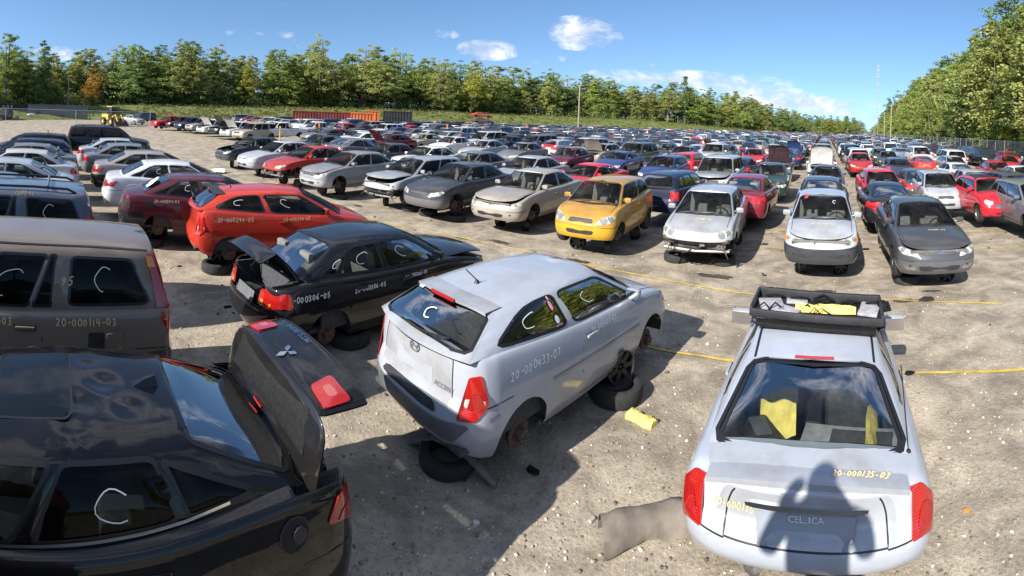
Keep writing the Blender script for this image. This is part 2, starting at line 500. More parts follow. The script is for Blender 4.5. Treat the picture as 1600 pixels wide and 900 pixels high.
KINDS = {
    'sedan': dict(),
    'sedan_b': dict(L=4.75, W=1.785, H=1.45, axf=1.36, axr=-1.34, zs=[(-2.37, .90), (-1.7, .985), (-.6, .955), (.8, .92), (1.5, .85), (2.37, .63)], zc=[(-2.37, .95), (-1.85, 1.03), (.9, 1.0), (1.5, .92), (2.2, .75), (2.4, .68)],
                    A0=1.08, A1=.26, C1=-.98, C0=-1.75, rz=[(-1.0, 1.40), (-.3, 1.445), (.3, 1.41)], z0=[(-2.35, .27), (-1.6, .20), (1.6, .19), (2.35, .21)], head=[(.38, .55), (.80, .56), (1.04, .64), (1.0, .69), (.45, .66)],
                    tail=[(.38, .70), (.62, .68), (1.10, .74), (1.08, .88), (.42, .88)], doors=[(1.0, -.10), (-.10, -1.0)]),
    'sonata': dict(L=4.55, axf=1.32, axr=-1.33, A0=1.05, A1=.20, C1=-1.02, C0=-1.68, zs=[(-2.27, 1.0), (-1.6, 1.05), (-.6, 1.0), (.8, .94), (1.4, .87), (2.27, .66)], zc=[(-2.27, 1.03), (-1.75, 1.09), (.8, 1.03), (1.4, .95), (2.1, .78), (2.3, .69)], H=1.48,
                   rz=[(-1.1, 1.43), (-.3, 1.475), (.25, 1.44)], tail=[(.36, .80), (.60, .74), (1.02, .80), (1.16, .93), (.60, .95)], lid_n=.62),
    'mazda': dict(L=4.49, W=1.755, axf=1.34, axr=-1.30, A0=1.10, A1=.22, C1=-.98, C0=-1.66, zs=[(-2.25, 1.02), (-1.6, 1.06), (-.6, 1.0), (.8, .94), (1.4, .87), (2.25, .66)], zc=[(-2.25, 1.05), (-1.75, 1.11), (.8, 1.03), (1.4, .95), (2.1, .78), (2.3, .69)],
                  rz=[(-1.1, 1.42), (-.3, 1.465), (.25, 1.43)], tail=[(.46, .82), (.66, .74), (.96, .78), (1.02, .94), (.50, .98)], lid_n=.60),
    'lancer': dict(L=4.57, W=1.76, axf=1.33, axr=-1.30, A0=1.12, A1=.18, C1=-1.02, C0=-1.74, H=1.49, R=.36, zs=[(-2.28, 1.03), (-1.6, 1.08), (-.6, 1.01), (.8, .95), (1.4, .88), (2.28, .68)], zc=[(-2.28, 1.07), (-1.78, 1.13), (.8, 1.05), (1.4, .97), (2.1, .80), (2.3, .70)],
                   rz=[(-1.1, 1.41), (-.35, 1.46), (.25, 1.42)], wr=[(0, .57), (.4, .60), (1, .55)], tail=[(.76, .82), (.84, .80), (1.10, .88), (1.0, 1.00), (.78, 1.0)], lid_n=.55, lid_y=.80, yb=[(0, .75), (.4, .785), (1, .70)],
                   wins=[[(.055, .06), (.415, .06), (.415, .88), (.055, .88)], [(.455, .06), (.745, .06), (.822, .88), (.455, .88)], [(.766, .06), (.935, .10, .25), (.905, .55, .4), (.845, .86, .2)]], doors=[(.98, -.10), (-.10, -1.0)]),
    'echo': dict(L=4.15, W=1.66, H=1.5, axf=1.21, axr=-1.16, R=.32, wz=.28, A0=1.08, A1=.34, C1=-.98, C0=-1.48, zs=[(-2.07, .98), (-1.5, 1.06), (-.6, 1.01), (.8, .96), (1.3, .92), (2.07, .70)], zc=[(-2.07, 1.02), (-1.6, 1.11), (.9, 1.07), (1.4, .97), (1.9, .80), (2.1, .72)],
                 rz=[(-1.1, 1.44), (-.3, 1.50), (.35, 1.47)], wr=[(0, .56), (.4, .575), (1, .53)], yb=[(0, .715), (.4, .74), (1, .66)], head=[(.36, .60), (.78, .60), (.98, .72), (.88, .80), (.52, .74)], grille=[(-.32, .69), (.32, .69), (.34, .72), (-.34, .72)],
                 lower=[(-.52, .36), (.52, .36), (.54, .44), (-.54, .44)], nb_f=.66, doors=[(.85, -.14), (-.14, -.93)], fx=[(.2, -.06), (.36, 0), (.55, 0), (.62, -.05), (.72, -.12)]),
    'accent': dict(L=4.05, W=1.695, H=1.47, Hatch=True, axf=1.26, axr=-1.24, R=.33, wz=.29, Ef=.46, Er=.42, nr=2.7, A0=1.02, A1=.20, C1=-1.42, C0=-1.86, zs=[(-2.02, 1.08), (-1.6, 1.10), (-.8, 1.05), (.5, .98), (.9, .96), (1.4, .89), (2.02, .68)],
                   zc=[(-2.02, 1.10), (-1.7, 1.12), (.8, 1.06), (1.4, .96), (1.85, .80), (2.05, .71)], rz=[(-1.5, 1.405), (-.9, 1.45), (-.3, 1.47), (.25, 1.44)], wr=[(0, .56), (.4, .58), (1, .555)], yb=[(0, .735), (.4, .77), (.8, .755), (1, .715)],
                   z0=[(-2.05, .34), (-1.6, .22), (1.6, .20), (2.05, .22)], rx=[(.30, .10), (.42, .02), (.55, 0), (.64, .02), (.70, .10), (.85, .10), (1.08, .13)], wins=_hatch_w, doors=[(.93, -.36)], nb_r=.50, lid_n=.50, lid_y=.66, bowC=.14, bowR=.10,
                   rwin=[(-.94, .12), (.94, .12), (.93, .92), (-.93, .92)], tail=[(.67, .61, .1), (.84, .62), (.95, .75), (.88, .99), (.74, .96)], tail2=[([(.695, .71), (.90, .73), (.91, .79), (.71, .79)], 'lamp_clear')], rplate=[(-.30, .74), (.30, .74), (.30, .90), (-.30, .90)],
                   wround=.14),
    'yaris': dict(L=3.62, W=1.66, H=1.5, Hatch=True, axf=1.12, axr=-1.20, R=.32, wz=.28, Ef=.44, Er=.30, nr=3.2, A0=1.08, A1=.42, C1=-1.42, C0=-1.70, zs=[(-1.8, 1.04), (-1.4, 1.06), (-.5, 1.01), (.8, .95), (1.2, .90), (1.81, .70)],
                  zc=[(-1.8, 1.05), (-1.5, 1.07), (.9, 1.06), (1.3, .95), (1.65, .82), (1.83, .73)], rz=[(-1.5, 1.43), (-.8, 1.49), (-.2, 1.5), (.45, 1.46)], wr=[(0, .56), (.4, .575), (1, .53)], yb=[(0, .715), (.4, .74), (1, .66)], z0=[(-1.8, .30), (-1.4, .21), (1.4, .2), (1.8, .23)],
                  wins=_hatch_w, doors=[(.86, -.40)], head=[(.38, .58), (.74, .60), (.98, .74), (.86, .84), (.54, .72)], grille=[(-.34, .60), (.34, .60), (.32, .70), (-.32, .70)], lower=[(-.34, .34), (.34, .34), (.38, .44), (-.38, .44)], nb_f=.60, nb_r=.5, lid_n=.5, lid_y=.68,
                  rwin=[(-.88, .14), (.88, .14), (.88, .90), (-.88, .90)], tail=[(.62, .62), (.80, .62), (.84, 1.0), (.66, 1.0)], rplate=[(-.27, .62), (.27, .62), (.27, .78), (-.27, .78)], wround=.14, fx=[(.2, -.07), (.36, 0), (.55, 0), (.62, -.04), (.72, -.12)]),
    'hatch': dict(L=4.18, W=1.695, H=1.44, Hatch=True, axf=1.30, axr=-1.27, R=.325, wz=.29, Ef=.42, Er=.34, nr=3.0, A0=1.18, A1=.34, C1=-1.55, C0=-1.92, zs=[(-2.08, 1.02), (-1.6, 1.04), (-.5, .99), (.8, .93), (1.3, .87), (2.08, .68)],
                  zc=[(-2.08, 1.03), (-1.7, 1.05), (1.0, 1.02), (1.5, .93), (1.9, .78), (2.1, .70)], rz=[(-1.6, 1.37), (-.8, 1.43), (-.2, 1.44), (.4, 1.41)], wr=[(0, .56), (.4, .575), (1, .53)], yb=[(0, .735), (.4, .765), (1, .67)], z0=[(-2.08, .32), (-1.5, .21), (1.5, .2), (2.08, .22)],
                  wins=_hatch_w, doors=[(.95, -.38)], head=[(.40, .56), (.78, .58), (.98, .68), (.90, .78), (.52, .71)], nb_r=.5, lid_n=.5, lid_y=.68, rwin=[(-.88, .12), (.88, .12), (.88, .90), (-.88, .90)], tail=[(.62, .66), (.86, .66), (.90, .98), (.68, .98)], wround=.14),
    'mini': dict(L=3.63, W=1.688, H=1.41, Hatch=True, axf=1.22, axr=-1.24, R=.34, wz=.30, Ef=.40, Er=.30, nr=3.0, A0=.86, A1=.42, C1=-1.40, C0=-1.66, zs=[(-1.8, .96), (-1.4, .98), (-.5, .96), (.8, .93), (1.2, .90), (1.81, .72)],
                 zc=[(-1.8, .98), (-1.5, 1.0), (.9, 1.02), (1.3, .97), (1.65, .84), (1.83, .74)], rz=[(-1.5, 1.37), (-.8, 1.41), (-.2, 1.41), (.45, 1.385)], wr=[(0, .58), (.4, .59), (1, .56)], yb=[(0, .735), (.4, .75), (1, .68)], z0=[(-1.8, .30), (-1.4, .21), (1.4, .2), (1.8, .23)],
                 wins=_hatch_w, doors=[(.78, -.42)], head=[(.46, .66), (.60, .58), (.76, .66), (.72, .80), (.52, .80)], grille=[(-.36, .50), (.36, .50), (.40, .62), (-.40, .62)], lower=[(-.36, .30), (.36, .30), (.38, .36), (-.38, .36)], lid_y=.66, nb_r=.5, lid_n=.5,
                 rwin=[(-.88, .12), (.88, .12), (.88, .90), (-.88, .90)], tail=[(.68, .62), (.80, .62), (.80, .86), (.68, .86)]),
    'celica': dict(L=4.33, W=1.735, H=1.31, Hatch=True, axf=1.36, axr=-1.24, R=.335, wz=.31, Ef=.62, Er=.44, nf=2.2, nr=3.1, A0=.86, A1=-.10, C1=-.94, C0=-1.74, zs=[(-2.16, .93), (-1.8, .965), (-1.2, .975), (-.3, .91), (.9, .87), (1.4, .84), (2.16, .60)],
                   zc=[(-2.16, .97), (-1.8, 1.02), (-1.5, 1.05), (.8, .96), (1.4, .88), (1.9, .72), (2.18, .62)], rz=[(-1.0, 1.26), (-.6, 1.295), (-.2, 1.31), (.2, 1.275)], wr=[(0, .54), (.4, .56), (1, .545)], yb=[(0, .72), (.4, .755), (.75, .745), (1, .71)], drop=.045, bulge=.02,
                   z0=[(-2.16, .48), (-1.85, .40), (-1.6, .22), (1.6, .17), (2.16, .18)], rx=[(.46, .10), (.56, .015), (.66, 0), (.715, .03), (.75, .085), (.86, .10), (.95, .09)], wf=[(0, .93), (.12, .97), (.35, .995), (.55, 1.0), (.75, .985), (.88, .95), (.96, .91), (1, .86)],
                   wins=[[(.06, .08), (.56, .08), (.50, .88), (.08, .84)], [(.60, .10), (.86, .20, .1), (.60, .86)]], wround=.12, doors=[(.74, -.46)], nb_r=.42, lid_n=.44, lid_y=.62, bowC=.16, bowR=.05, bowA=.2, rwin=[(-.975, .03), (.975, .03), (.975, .98), (-.975, .98)],
                   tail=[(.68, .67, .1), (.90, .62, .15), (.95, .80), (.86, .925), (.76, .935)], tail2=[([(.73, .67), (.88, .645), (.90, .71), (.75, .73)], 'lamp_dark_red')], rplate=[(-.30, .68), (.30, .68), (.33, .82), (-.33, .82)], head=[(.42, .46), (.70, .46), (1.1, .62), (1.0, .70), (.62, .62)], hood_u=.8),
    'coupe': dict(L=4.70, W=1.77, H=1.33, axf=1.38, axr=-1.33, A0=1.02, A1=.14, C1=-.92, C0=-1.72, zs=[(-2.35, .90), (-1.7, .97), (-.6, .92), (.8, .88), (1.4, .82), (2.35, .60)], zc=[(-2.35, .95), (-1.85, 1.02), (.8, .97), (1.4, .89), (2.1, .73), (2.35, .64)],
                  rz=[(-1.1, 1.28), (-.4, 1.335), (.25, 1.30)], wr=[(0, .52), (.4, .545), (1, .49)], wins=[[(.055, .06), (.53, .06), (.53, .88), (.055, .88)], [(.57, .07), (.90, .10, .2), (.80, .84, .4), (.57, .88)]], doors=[(.90, -.50)], head=[(.40, .50), (.80, .52), (1.0, .62), (.9, .66), (.5, .62)]),
    'crv': dict(L=4.54, W=1.785, H=1.70, Hatch=True, axf=1.34, axr=-1.28, R=.37, wz=.345, Ef=.42, Er=.22, nr=3.8, A0=1.18, A1=.44, C1=-2.00, C0=-2.17, zs=[(-2.26, 1.06), (-1.5, 1.06), (-.5, 1.04), (.9, 1.02), (1.4, .97), (2.27, .80)],
                zc=[(-2.26, 1.07), (-1.9, 1.08), (1.0, 1.12), (1.5, 1.05), (2.0, .93), (2.28, .84)], rz=[(-2.05, 1.63), (-1.2, 1.69), (-.3, 1.70), (.45, 1.66)], wr=[(0, .63), (.4, .65), (1, .635)], yb=[(0, .77), (.4, .80), (1, .775)], z0=[(-2.27, .36), (-1.6, .27), (1.6, .26), (2.27, .30)], drop=.05, bowC=.05, bowR=.04, bowT=.05,
                wins=[[(.05, .06), (.335, .06), (.335, .88), (.05, .88)], [(.375, .06), (.565, .06), (.565, .88), (.375, .88)], [(.58, .06), (.635, .06), (.60, .88), (.58, .88)], [(.69, .08, .1), (.945, .08, .12), (.905, .86, .12), (.665, .86, .1)]], wround=.07, doors=[(1.0, -.02), (-.02, -.88)],
                nb_f=.56, nb_r=.46, lid_n=.46, lid_y=.80, rwin=[(-.86, .10), (.86, .10), (.86, .90), (-.86, .90)], dpillar=[(.962, .0), (1.0, .0), (1.0, .98), (.975, .98)], tail=[(.80, .80), (.88, .80), (.98, .98), (.98, 1.05), (.80, 1.05)], head=[(.45, .66), (.80, .66), (.98, .78), (.92, .86), (.5, .83)], grille=[(-.38, .68), (.38, .68), (.42, .80), (-.42, .80)],
                wf=[(0, .92), (.12, .975), (.3, .995), (.55, 1.0), (.75, .99), (.9, .975), (.97, .955), (1, .925)], fx=[(.3, -.08), (.45, 0), (.6, 0), (.7, -.03), (.85, -.08)], rx=[(.36, .05), (.5, .0), (.62, .0), (.68, .05), (1.06, .07)], rplate=None, bulge=.035),
    'suv': dict(L=4.75, W=1.84, H=1.76, Hatch=True, axf=1.42, axr=-1.32, R=.40, wz=.38, Ef=.40, Er=.20, nf=2.8, nr=3.8, A0=1.12, A1=.50, C1=-2.10, C0=-2.28, zs=[(-2.37, 1.13), (-1.5, 1.13), (-.5, 1.11), (.9, 1.09), (1.4, 1.04), (2.37, .90)],
                zc=[(-2.37, 1.14), (-2.0, 1.15), (1.0, 1.17), (1.5, 1.12), (2.1, 1.03), (2.38, .94)], rz=[(-2.15, 1.71), (-1.2, 1.76), (-.3, 1.76), (.5, 1.73)], wr=[(0, .65), (.4, .67), (1, .66)], yb=[(0, .80), (.4, .83), (1, .80)], z0=[(-2.37, .42), (-1.6, .34), (1.6, .33), (2.37, .38)], drop=.05, bowC=.04, bowR=.03, bowT=.05,
                wins=[[(.05, .06), (.32, .06), (.32, .88), (.05, .88)], [(.36, .06), (.575, .06), (.575, .88), (.36, .88)], [(.59, .06), (.64, .06), (.60, .88), (.59, .88)], [(.70, .08, .1), (.945, .08, .1), (.925, .86, .1), (.66, .86, .1)]], wround=.07, doors=[(.98, -.04), (-.04, -.90)],
                nb_f=.52, nb_r=.42, lid_n=.42, lid_y=.80, rwin=[(-.88, .10), (.88, .10), (.88, .90), (-.88, .90)], dpillar=[(.965, .0), (1.0, .0), (1.0, .46), (.975, .46)], tail=[(.84, .86), (.90, .86), (1.0, .95), (1.0, 1.12), (.84, 1.12)], head=[(.48, .74), (.84, .74), (1.0, .82), (.96, .93), (.5, .92)], grille=[(-.42, .74), (.42, .74), (.42, .90), (-.42, .90)], lower=[(-.5, .46), (.5, .46), (.5, .54), (-.5, .54)],
                wf=[(0, .92), (.12, .975), (.3, .995), (.55, 1.0), (.75, .99), (.9, .975), (.97, .955), (1, .925)], fx=[(.38, -.08), (.5, 0), (.66, 0), (.72, -.05), (.95, -.08)], rx=[(.42, .05), (.52, .0), (.66, .0), (.72, .07), (1.12, .09)], rplate=None, bulge=.03),
    'minivan': dict(L=4.95, W=1.95, H=1.76, Hatch=True, axf=1.55, axr=-1.45, R=.35, wz=.33, Ef=.55, Er=.26, nr=3.4, A0=1.55, A1=.62, C1=-2.20, C0=-2.36, zs=[(-2.47, 1.08), (-1.5, 1.08), (-.5, 1.06), (1.2, 1.0), (1.6, .95), (2.47, .76)],
                    zc=[(-2.47, 1.09), (-2.0, 1.10), (1.3, 1.10), (1.7, 1.02), (2.2, .88), (2.48, .79)], rz=[(-2.25, 1.70), (-1.2, 1.77), (-.3, 1.77), (.6, 1.73)], wr=[(0, .66), (.4, .70), (1, .68)], yb=[(0, .85), (.4, .88), (1, .85)], z0=[(-2.47, .30), (-1.7, .22), (1.7, .22), (2.47, .24)], drop=.06, bowC=.05, bowR=.04,
                    wins=[[(.08, .06), (.37, .06), (.37, .88), (.06, .88)], [(.40, .06), (.64, .06), (.64, .88), (.40, .88)], [(.67, .06), (.94, .06, .12), (.92, .86, .12), (.67, .86)]], wround=.08, doors=[(1.2, .1), (.1, -.95)], nb_f=.56, nb_r=.42, lid_n=.42, lid_y=.80,
                    rwin=[(-.88, .10), (.88, .10), (.88, .90), (-.88, .90)], tail=[(.80, .78), (.92, .78), (.98, 1.06), (.84, 1.06)], head=[(.5, .62), (.9, .62), (1.12, .74), (1.05, .82), (.55, .76)], rplate=None),
    'pickup': dict(L=5.35, W=1.92, H=1.80, bed=True, axf=1.70, axr=-1.60, R=.42, wz=.40, Ef=.38, Er=.14, nf=2.8, nr=4.5, A0=1.20, A1=.62, C1=-.62, C0=-.78, zs=[(-2.67, 1.13), (-.8, 1.13), (-.4, 1.13), (.9, 1.12), (1.5, 1.09), (2.67, .98)],
                   zc=[(-2.67, 1.14), (-.9, 1.14), (1.0, 1.18), (1.6, 1.16), (2.3, 1.09), (2.68, 1.02)], rz=[(-.8, 1.77), (-.1, 1.80), (.65, 1.77)], wr=[(0, .66), (.4, .68), (1, .66)], yb=[(0, .83), (.4, .86), (1, .85)], z0=[(-2.67, .50), (-1.7, .40), (1.7, .38), (2.67, .42)], bowC=.03, bowR=.02, bowT=.05,
                   wins=[[(.06, .06), (.58, .06), (.58, .88), (.06, .88)], [(.63, .06), (.92, .06), (.92, .88), (.63, .88)]], wround=.08, doors=[(1.05, .02), (.02, -.72)], nb_f=.5, nb_r=.4, lid_n=.4, lid_y=.8, rwin=[(-.88, .12), (.88, .12), (.88, .88), (-.88, .88)], head=[(.55, .78), (.88, .78), (1.0, .86), (.98, .98), (.55, .98)],
                   grille=[(-.5, .78), (.5, .78), (.5, .98), (-.5, .98)], lower=[(-.5, .48), (.5, .48), (.5, .56), (-.5, .56)], tail=[(.88, .80), (.98, .80), (.98, 1.10), (.88, 1.10)], fx=[(.4, -.06), (.5, 0), (.66, 0), (.72, -.06), (1.0, -.08)], rx=[(.5, .0), (.62, .0), (.68, .08), (1.12, .08)], rplate=None,
                   wf=[(0, .94), (.12, .98), (.3, 1.0), (.55, 1.0), (.75, .995), (.9, .985), (.97, .965), (1, .94)]),
    'wagon': dict(L=4.35, W=1.705, H=1.47, Hatch=True, axf=1.30, axr=-1.28, R=.33, wz=.30, Ef=.44, Er=.26, nr=3.4, A0=1.06, A1=.28, C1=-1.72, C0=-2.02, zs=[(-2.17, 1.02), (-1.6, 1.02), (-.5, .99), (.8, .94), (1.3, .88), (2.17, .68)],
                  zc=[(-2.17, 1.03), (-1.8, 1.04), (.9, 1.03), (1.4, .94), (2.0, .78), (2.2, .70)], rz=[(-1.8, 1.42), (-.9, 1.47), (-.3, 1.47), (.3, 1.44)], wr=[(0, .56), (.4, .585), (1, .55)], yb=[(0, .735), (.4, .765), (1, .70)], wins=_five_w, nb_r=.5, lid_n=.5, lid_y=.72, rwin=[(-.90, .10), (.90, .10), (.88, .90), (-.88, .90)],
                  tail=[(.58, .66), (.92, .66), (.96, .96), (.62, .96)], rplate=[(-.28, .66), (.28, .66), (.28, .84), (-.28, .84)]),
}
# ------------------------------------------------------------------ cars
STROKE = {'0': [[(.5, 1), (.12, .75), (.1, .3), (.45, 0), (.85, .3), (.85, .75), (.5, 1)]], '1': [[(.5, 1), (.45, 0)]],
          '2': [[(.1, .75), (.4, 1), (.8, .75), (.5, .4), (.1, 0), (.9, .02)]], '3': [[(.15, .9), (.6, 1), (.8, .75), (.4, .52), (.85, .3), (.55, 0), (.1, .1)]],
          '4': [[(.2, 1), (.1, .45), (.85, .45)], [(.75, .95), (.65, 0)]], '5': [[(.85, 1), (.25, .95), (.15, .55), (.7, .55), (.8, .2), (.4, 0), (.1, .1)]],
          '6': [[(.75, 1), (.25, .6), (.12, .25), (.45, 0), (.8, .25), (.5, .45), (.15, .3)]], '7': [[(.1, .95), (.9, 1), (.4, 0)]],
          '8': [[(.75, .8), (.45, 1), (.2, .75), (.8, .3), (.5, 0), (.15, .25), (.75, .8)]], '9': [[(.8, .75), (.45, .5), (.15, .8), (.5, 1), (.82, .75), (.6, 0)]],
          '-': [[(.15, .45), (.85, .5)]], 'S': [[(.85, .9), (.4, 1), (.2, .75), (.75, .35), (.5, 0), (.1, .1)]], 'C': [[(.85, .85), (.5, 1), (.12, .6), (.2, .15), (.6, 0), (.9, .15)]]}

def nrm(surf, a, b, e=.004):
    p = surf(a, b); n = (surf(a + e, b) - p).cross(surf(a, b + e) - p)
    if n.length < 1e-12: return Vector((0, 0, 1))
    n.normalize()
    c = Vector((p.x * .75, 0, .55))
    return n if n.dot(p - c) > 0 else -n

def ribbon(mb, surf, pts, w, off, mat, closed=False, sub=3):
    P2 = [Vector((p[0], p[1])) for p in pts]
    if closed: P2.append(P2[0])
    q = []
    for a, b in zip(P2, P2[1:]):
        q += [a.lerp(b, j / sub) for j in range(sub)]
    q.append(P2[-1])
    P = [surf(*p) for p in q]; Nn = [nrm(surf, *p) for p in q]
    vs = []
    for i, p in enumerate(P):
        if closed: t = P[(i + 1) % (len(P) - 1)] - P[i - 1 if i > 0 else len(P) - 2]
        else: t = P[min(i + 1, len(P) - 1)] - P[max(i - 1, 0)]
        if t.length < 1e-9: t = Vector((1, 0, 0))
        s = Nn[i].cross(t.normalized()) * (w / 2)
        vs += [p - s + Nn[i] * off, p + s + Nn[i] * off]
    mb.add(vs, [(2 * i, 2 * i + 1, 2 * i + 3, 2 * i + 2) for i in range(len(P) - 1)], mat, True)

def patch(mb, surf, poly, off, mat, nx=6, ny=4, skirt=True, holes=None, hole_mats=()):
    V, T, H = cdt(poly, holes or [], nx, ny)
    vs = [surf(v[0], v[1]) + nrm(surf, v[0], v[1]) * off for v in V]
    mb.add(vs, T, mat, True)
    for h, hm in zip(H, hole_mats): mb.add(vs, h, hm, True)
    if skirt:
        m = len(poly); a = [surf(p[0], p[1]) for p in poly]
        b = [surf(p[0], p[1]) + nrm(surf, p[0], p[1]) * off for p in poly]
        mb.add(a + b, [(i, (i + 1) % m, m + (i + 1) % m, m + i) for i in range(m)], mat, False)

def handwriting(mb, surf, text, org, du, dv, size, w, off, mat, rng):
    """paint-pen strokes on a surface; du, dv are steps in surface units per metre of writing"""
    mb.cut()
    x = 0
    for ch in text:
        if ch == ' ': x += .5; continue
        k = 1 if ch != '1' else .6
        jx, jy, sc = rng.uniform(-.06, .06), rng.uniform(-.08, .08), rng.uniform(.88, 1.08)
        for st in STROKE.get(ch, STROKE['0']):
            pts = []
            for px, py in st:
                X = (x + (px * .62 + jx) * k * sc) * size; Y = (py * sc + jy) * size
                pts.append((org[0] + X * du[0] + Y * dv[0], org[1] + X * du[1] + Y * dv[1]))
            ribbon(mb, surf, pts, w, off, mat)
        x += {'1': .55, '-': .74}.get(ch, .80)

_FONT = {}
def font_mesh(text):
    if text not in _FONT:
        c = bpy.data.curves.new('letters', 'FONT'); c.body = text; c.align_x = 'CENTER'; c.align_y = 'CENTER'; c.resolution_u = 3
        o = bpy.data.objects.new('letters', c)
        m = o.to_mesh()
        _FONT[text] = ([v.co.copy() for v in m.vertices], [tuple(p.vertices) for p in m.polygons])
        o.to_mesh_clear(); bpy.data.objects.remove(o); bpy.data.curves.remove(c)
    return _FONT[text]

def lettering(mb, surf, text, org, du, dv, size, off, mat):
    V, Fs = font_mesh(text)
    vs = []
    for v in V:
        a = org[0] + v.x * size * du[0] + v.y * size * dv[0]; b = org[1] + v.x * size * du[1] + v.y * size * dv[1]
        vs.append(surf(a, b) + nrm(surf, a, b) * off)
    mb.add(vs, Fs, mat, False)

class Shape:
    """a car body: rings lofted from sill to shoulder, a bonnet and deck closing the top, and a glazed cabin on it (x forward, y left, z up)"""
    D = dict(L=4.45, W=1.715, H=1.44, axf=1.30, axr=-1.31, R=.335, wz=.30, Ef=.46, Er=.40, nf=2.5, nr=2.8, Hatch=False, bed=False,
             z0=[(-2.2, .27), (-1.6, .20), (1.6, .20), (2.2, .22)],
             zs=[(-2.2, .93), (-1.6, 1.0), (-.6, .965), (.8, .93), (1.4, .86), (2.2, .66)],
             zc=[(-2.2, .97), (-1.7, 1.04), (.8, 1.02), (1.4, .94), (2.0, .79), (2.25, .70)],
             fx=[(.2, -.09), (.34, -.01), (.5, 0), (.6, -.04), (.72, -.12)], rx=[(.27, .08), (.4, .0), (.6, .0), (.7, .05), (.9, .09), (1.0, .12)],
             wf=[(0, .90), (.12, .955), (.35, .995), (.55, 1.0), (.75, .985), (.88, .965), (.96, .945), (1, .915)],
             A0=1.00, A1=.22, C1=-1.05, C0=-1.65, yb=[(0, .735), (.4, .765), (1, .66)], wr=[(0, .55), (.4, .575), (1, .53)], rz=[(-1.1, 1.40), (-.3, 1.44), (.25, 1.41)],
             drop=.055, bowA=.16, bowT=.07, bowC=.10, bowR=.05, bulge=.03,
             wins=[[(.055, .06), (.475, .06), (.475, .90), (.055, .90)], [(.515, .06), (.80, .06), (.80, .90), (.515, .90)], [(.825, .07), (.93, .07), (.86, .60, .3), (.825, .86)]],
             wround=.10, doors=[(.93, -.13), (-.13, -.98)], nb_f=.60, nb_r=.56, lid_n=.60, lid_y=.60, hood_u=.88,
             rwin=[(-.92, .06), (.92, .06), (.90, .92), (-.90, .92)], wwin=[(-.95, .03), (.95, .03), (.94, .95), (-.94, .95)],
             head=[(.42, .56), (.80, .60), (1.0, .70), (.92, .735), (.55, .69)], tail=[(.40, .70), (.62, .68), (1.02, .74), (.98, .92), (.45, .90)], tail2=None,
             grille=[(-.36, .60), (.36, .60), (.40, .68), (-.40, .68)], lower=[(-.42, .30), (.42, .30), (.46, .40), (-.46, .40)],
             rplate=[(-.27, .66), (.27, .66), (.27, .80), (-.27, .80)], mirrors=True, dpillar=None, clad=0.0)
    def __init__(s, **k):
        for a, b in {**s.D, **k}.items(): setattr(s, a, b)
        s.Lf, s.Lr = s.L / 2, -s.L / 2
        s.tab = []
        n = 60
        for i in range(n + 1): s.tab.append(['f', math.pi / 2 * i / n])
        for i in range(1, 120): s.tab.append(['x', s.Lf - s.Ef + (s.Lr + s.Er - s.Lf + s.Ef) * i / 120])
        for i in range(n + 1): s.tab.append(['r', math.pi / 2 * (1 - i / n)])
        a, prev = 0, None
        for t in s.tab:
            p = s.plan(*t); p = Vector(p)
            if prev is not None: a += (p - prev).length
            prev = p; t.append(a)
        s.total = a
    def plan(s, kind, val):
        """nominal outline: x and the share of full width"""
        w = s.W / 2
        if kind == 'x': return val, w
        n, E, e, sg = (s.nf, s.Ef, s.Lf, 1) if kind == 'f' else (s.nr, s.Er, s.Lr, -1)
        d = max(0, math.cos(val)) ** (2 / n); y = max(0, math.sin(val)) ** (2 / n)
        return e - sg * E * (1 - d), y * w
    def bot(s, x):
        for c in (s.axf, s.axr):
            if abs(x - c) <= s.R + 1e-6: return s.wz + math.sqrt(max(0, s.R ** 2 - (x - c) ** 2))
        return lin(s.z0, x)
    def S(s, kind, val, z):
        xn, yn = s.plan(kind, val)
        zsn = pch(s.zs, xn); zb = lin(s.z0, xn); z = min(z, zsn)
        n = max(0, min(1, (z - zb) / (zsn - zb)))
        y = yn * pch(s.wf, n) * (1 - .035 * (2 * xn / s.L) ** 2)
        x = xn
        if kind == 'f': x += pch(s.fx, z) * max(0, math.cos(val)) ** 1.2
        if kind == 'r': x += pch(s.rx, z) * max(0, math.cos(val)) ** 1.2
        return Vector((x, y, z))
    def SF(s, a, z, rear=False):
        """the body at arc length a from the front (or rear) centre line, at height z"""
        sg = 1 if a >= 0 else -1; q = abs(a)
        if rear: q = s.total - q
        t = s.tab; lo, hi = 0, len(t) - 1
        while hi - lo > 1:
            m = (lo + hi) // 2
            if t[m][2] <= q: lo = m
            else: hi = m
        k = (q - t[lo][2]) / max(1e-9, t[hi][2] - t[lo][2])
        if t[lo][0] == t[hi][0]: kind, val = t[lo][0], t[lo][1] + (t[hi][1] - t[lo][1]) * k
        else: kind, val = (t[lo][0], t[lo][1]) if k < .5 else (t[hi][0], t[hi][1])
        p = s.S(kind, val, z)
        return Vector((p.x, p.y * sg, p.z))
    def SR(s, a, z): return s.SF(a, z, True)
    def SX(s, sg):
        def f(x, z):
            if x > s.Lf - s.Ef: p = s.S('f', math.acos(max(0, min(1, ((x - s.Lf + s.Ef) / s.Ef))) ** (s.nf / 2)), z)
            elif x < s.Lr + s.Er: p = s.S('r', math.acos(max(0, min(1, ((s.Lr + s.Er - x) / s.Er))) ** (s.nr / 2)), z)
            else: p = s.S('x', x, z)
            return Vector((p.x, p.y * sg, p.z))
        return f
    def top(s, kind, val, u):
        xn, yn = s.plan(kind, val)
        p = s.S(kind, val, pch(s.zs, xn))
        k = min(1, p.y / (.3 * s.W))
        return Vector((p.x, p.y * u, p.z + (pch(s.zc, xn) - p.z) * k * (1 - abs(u) ** 2.6)))
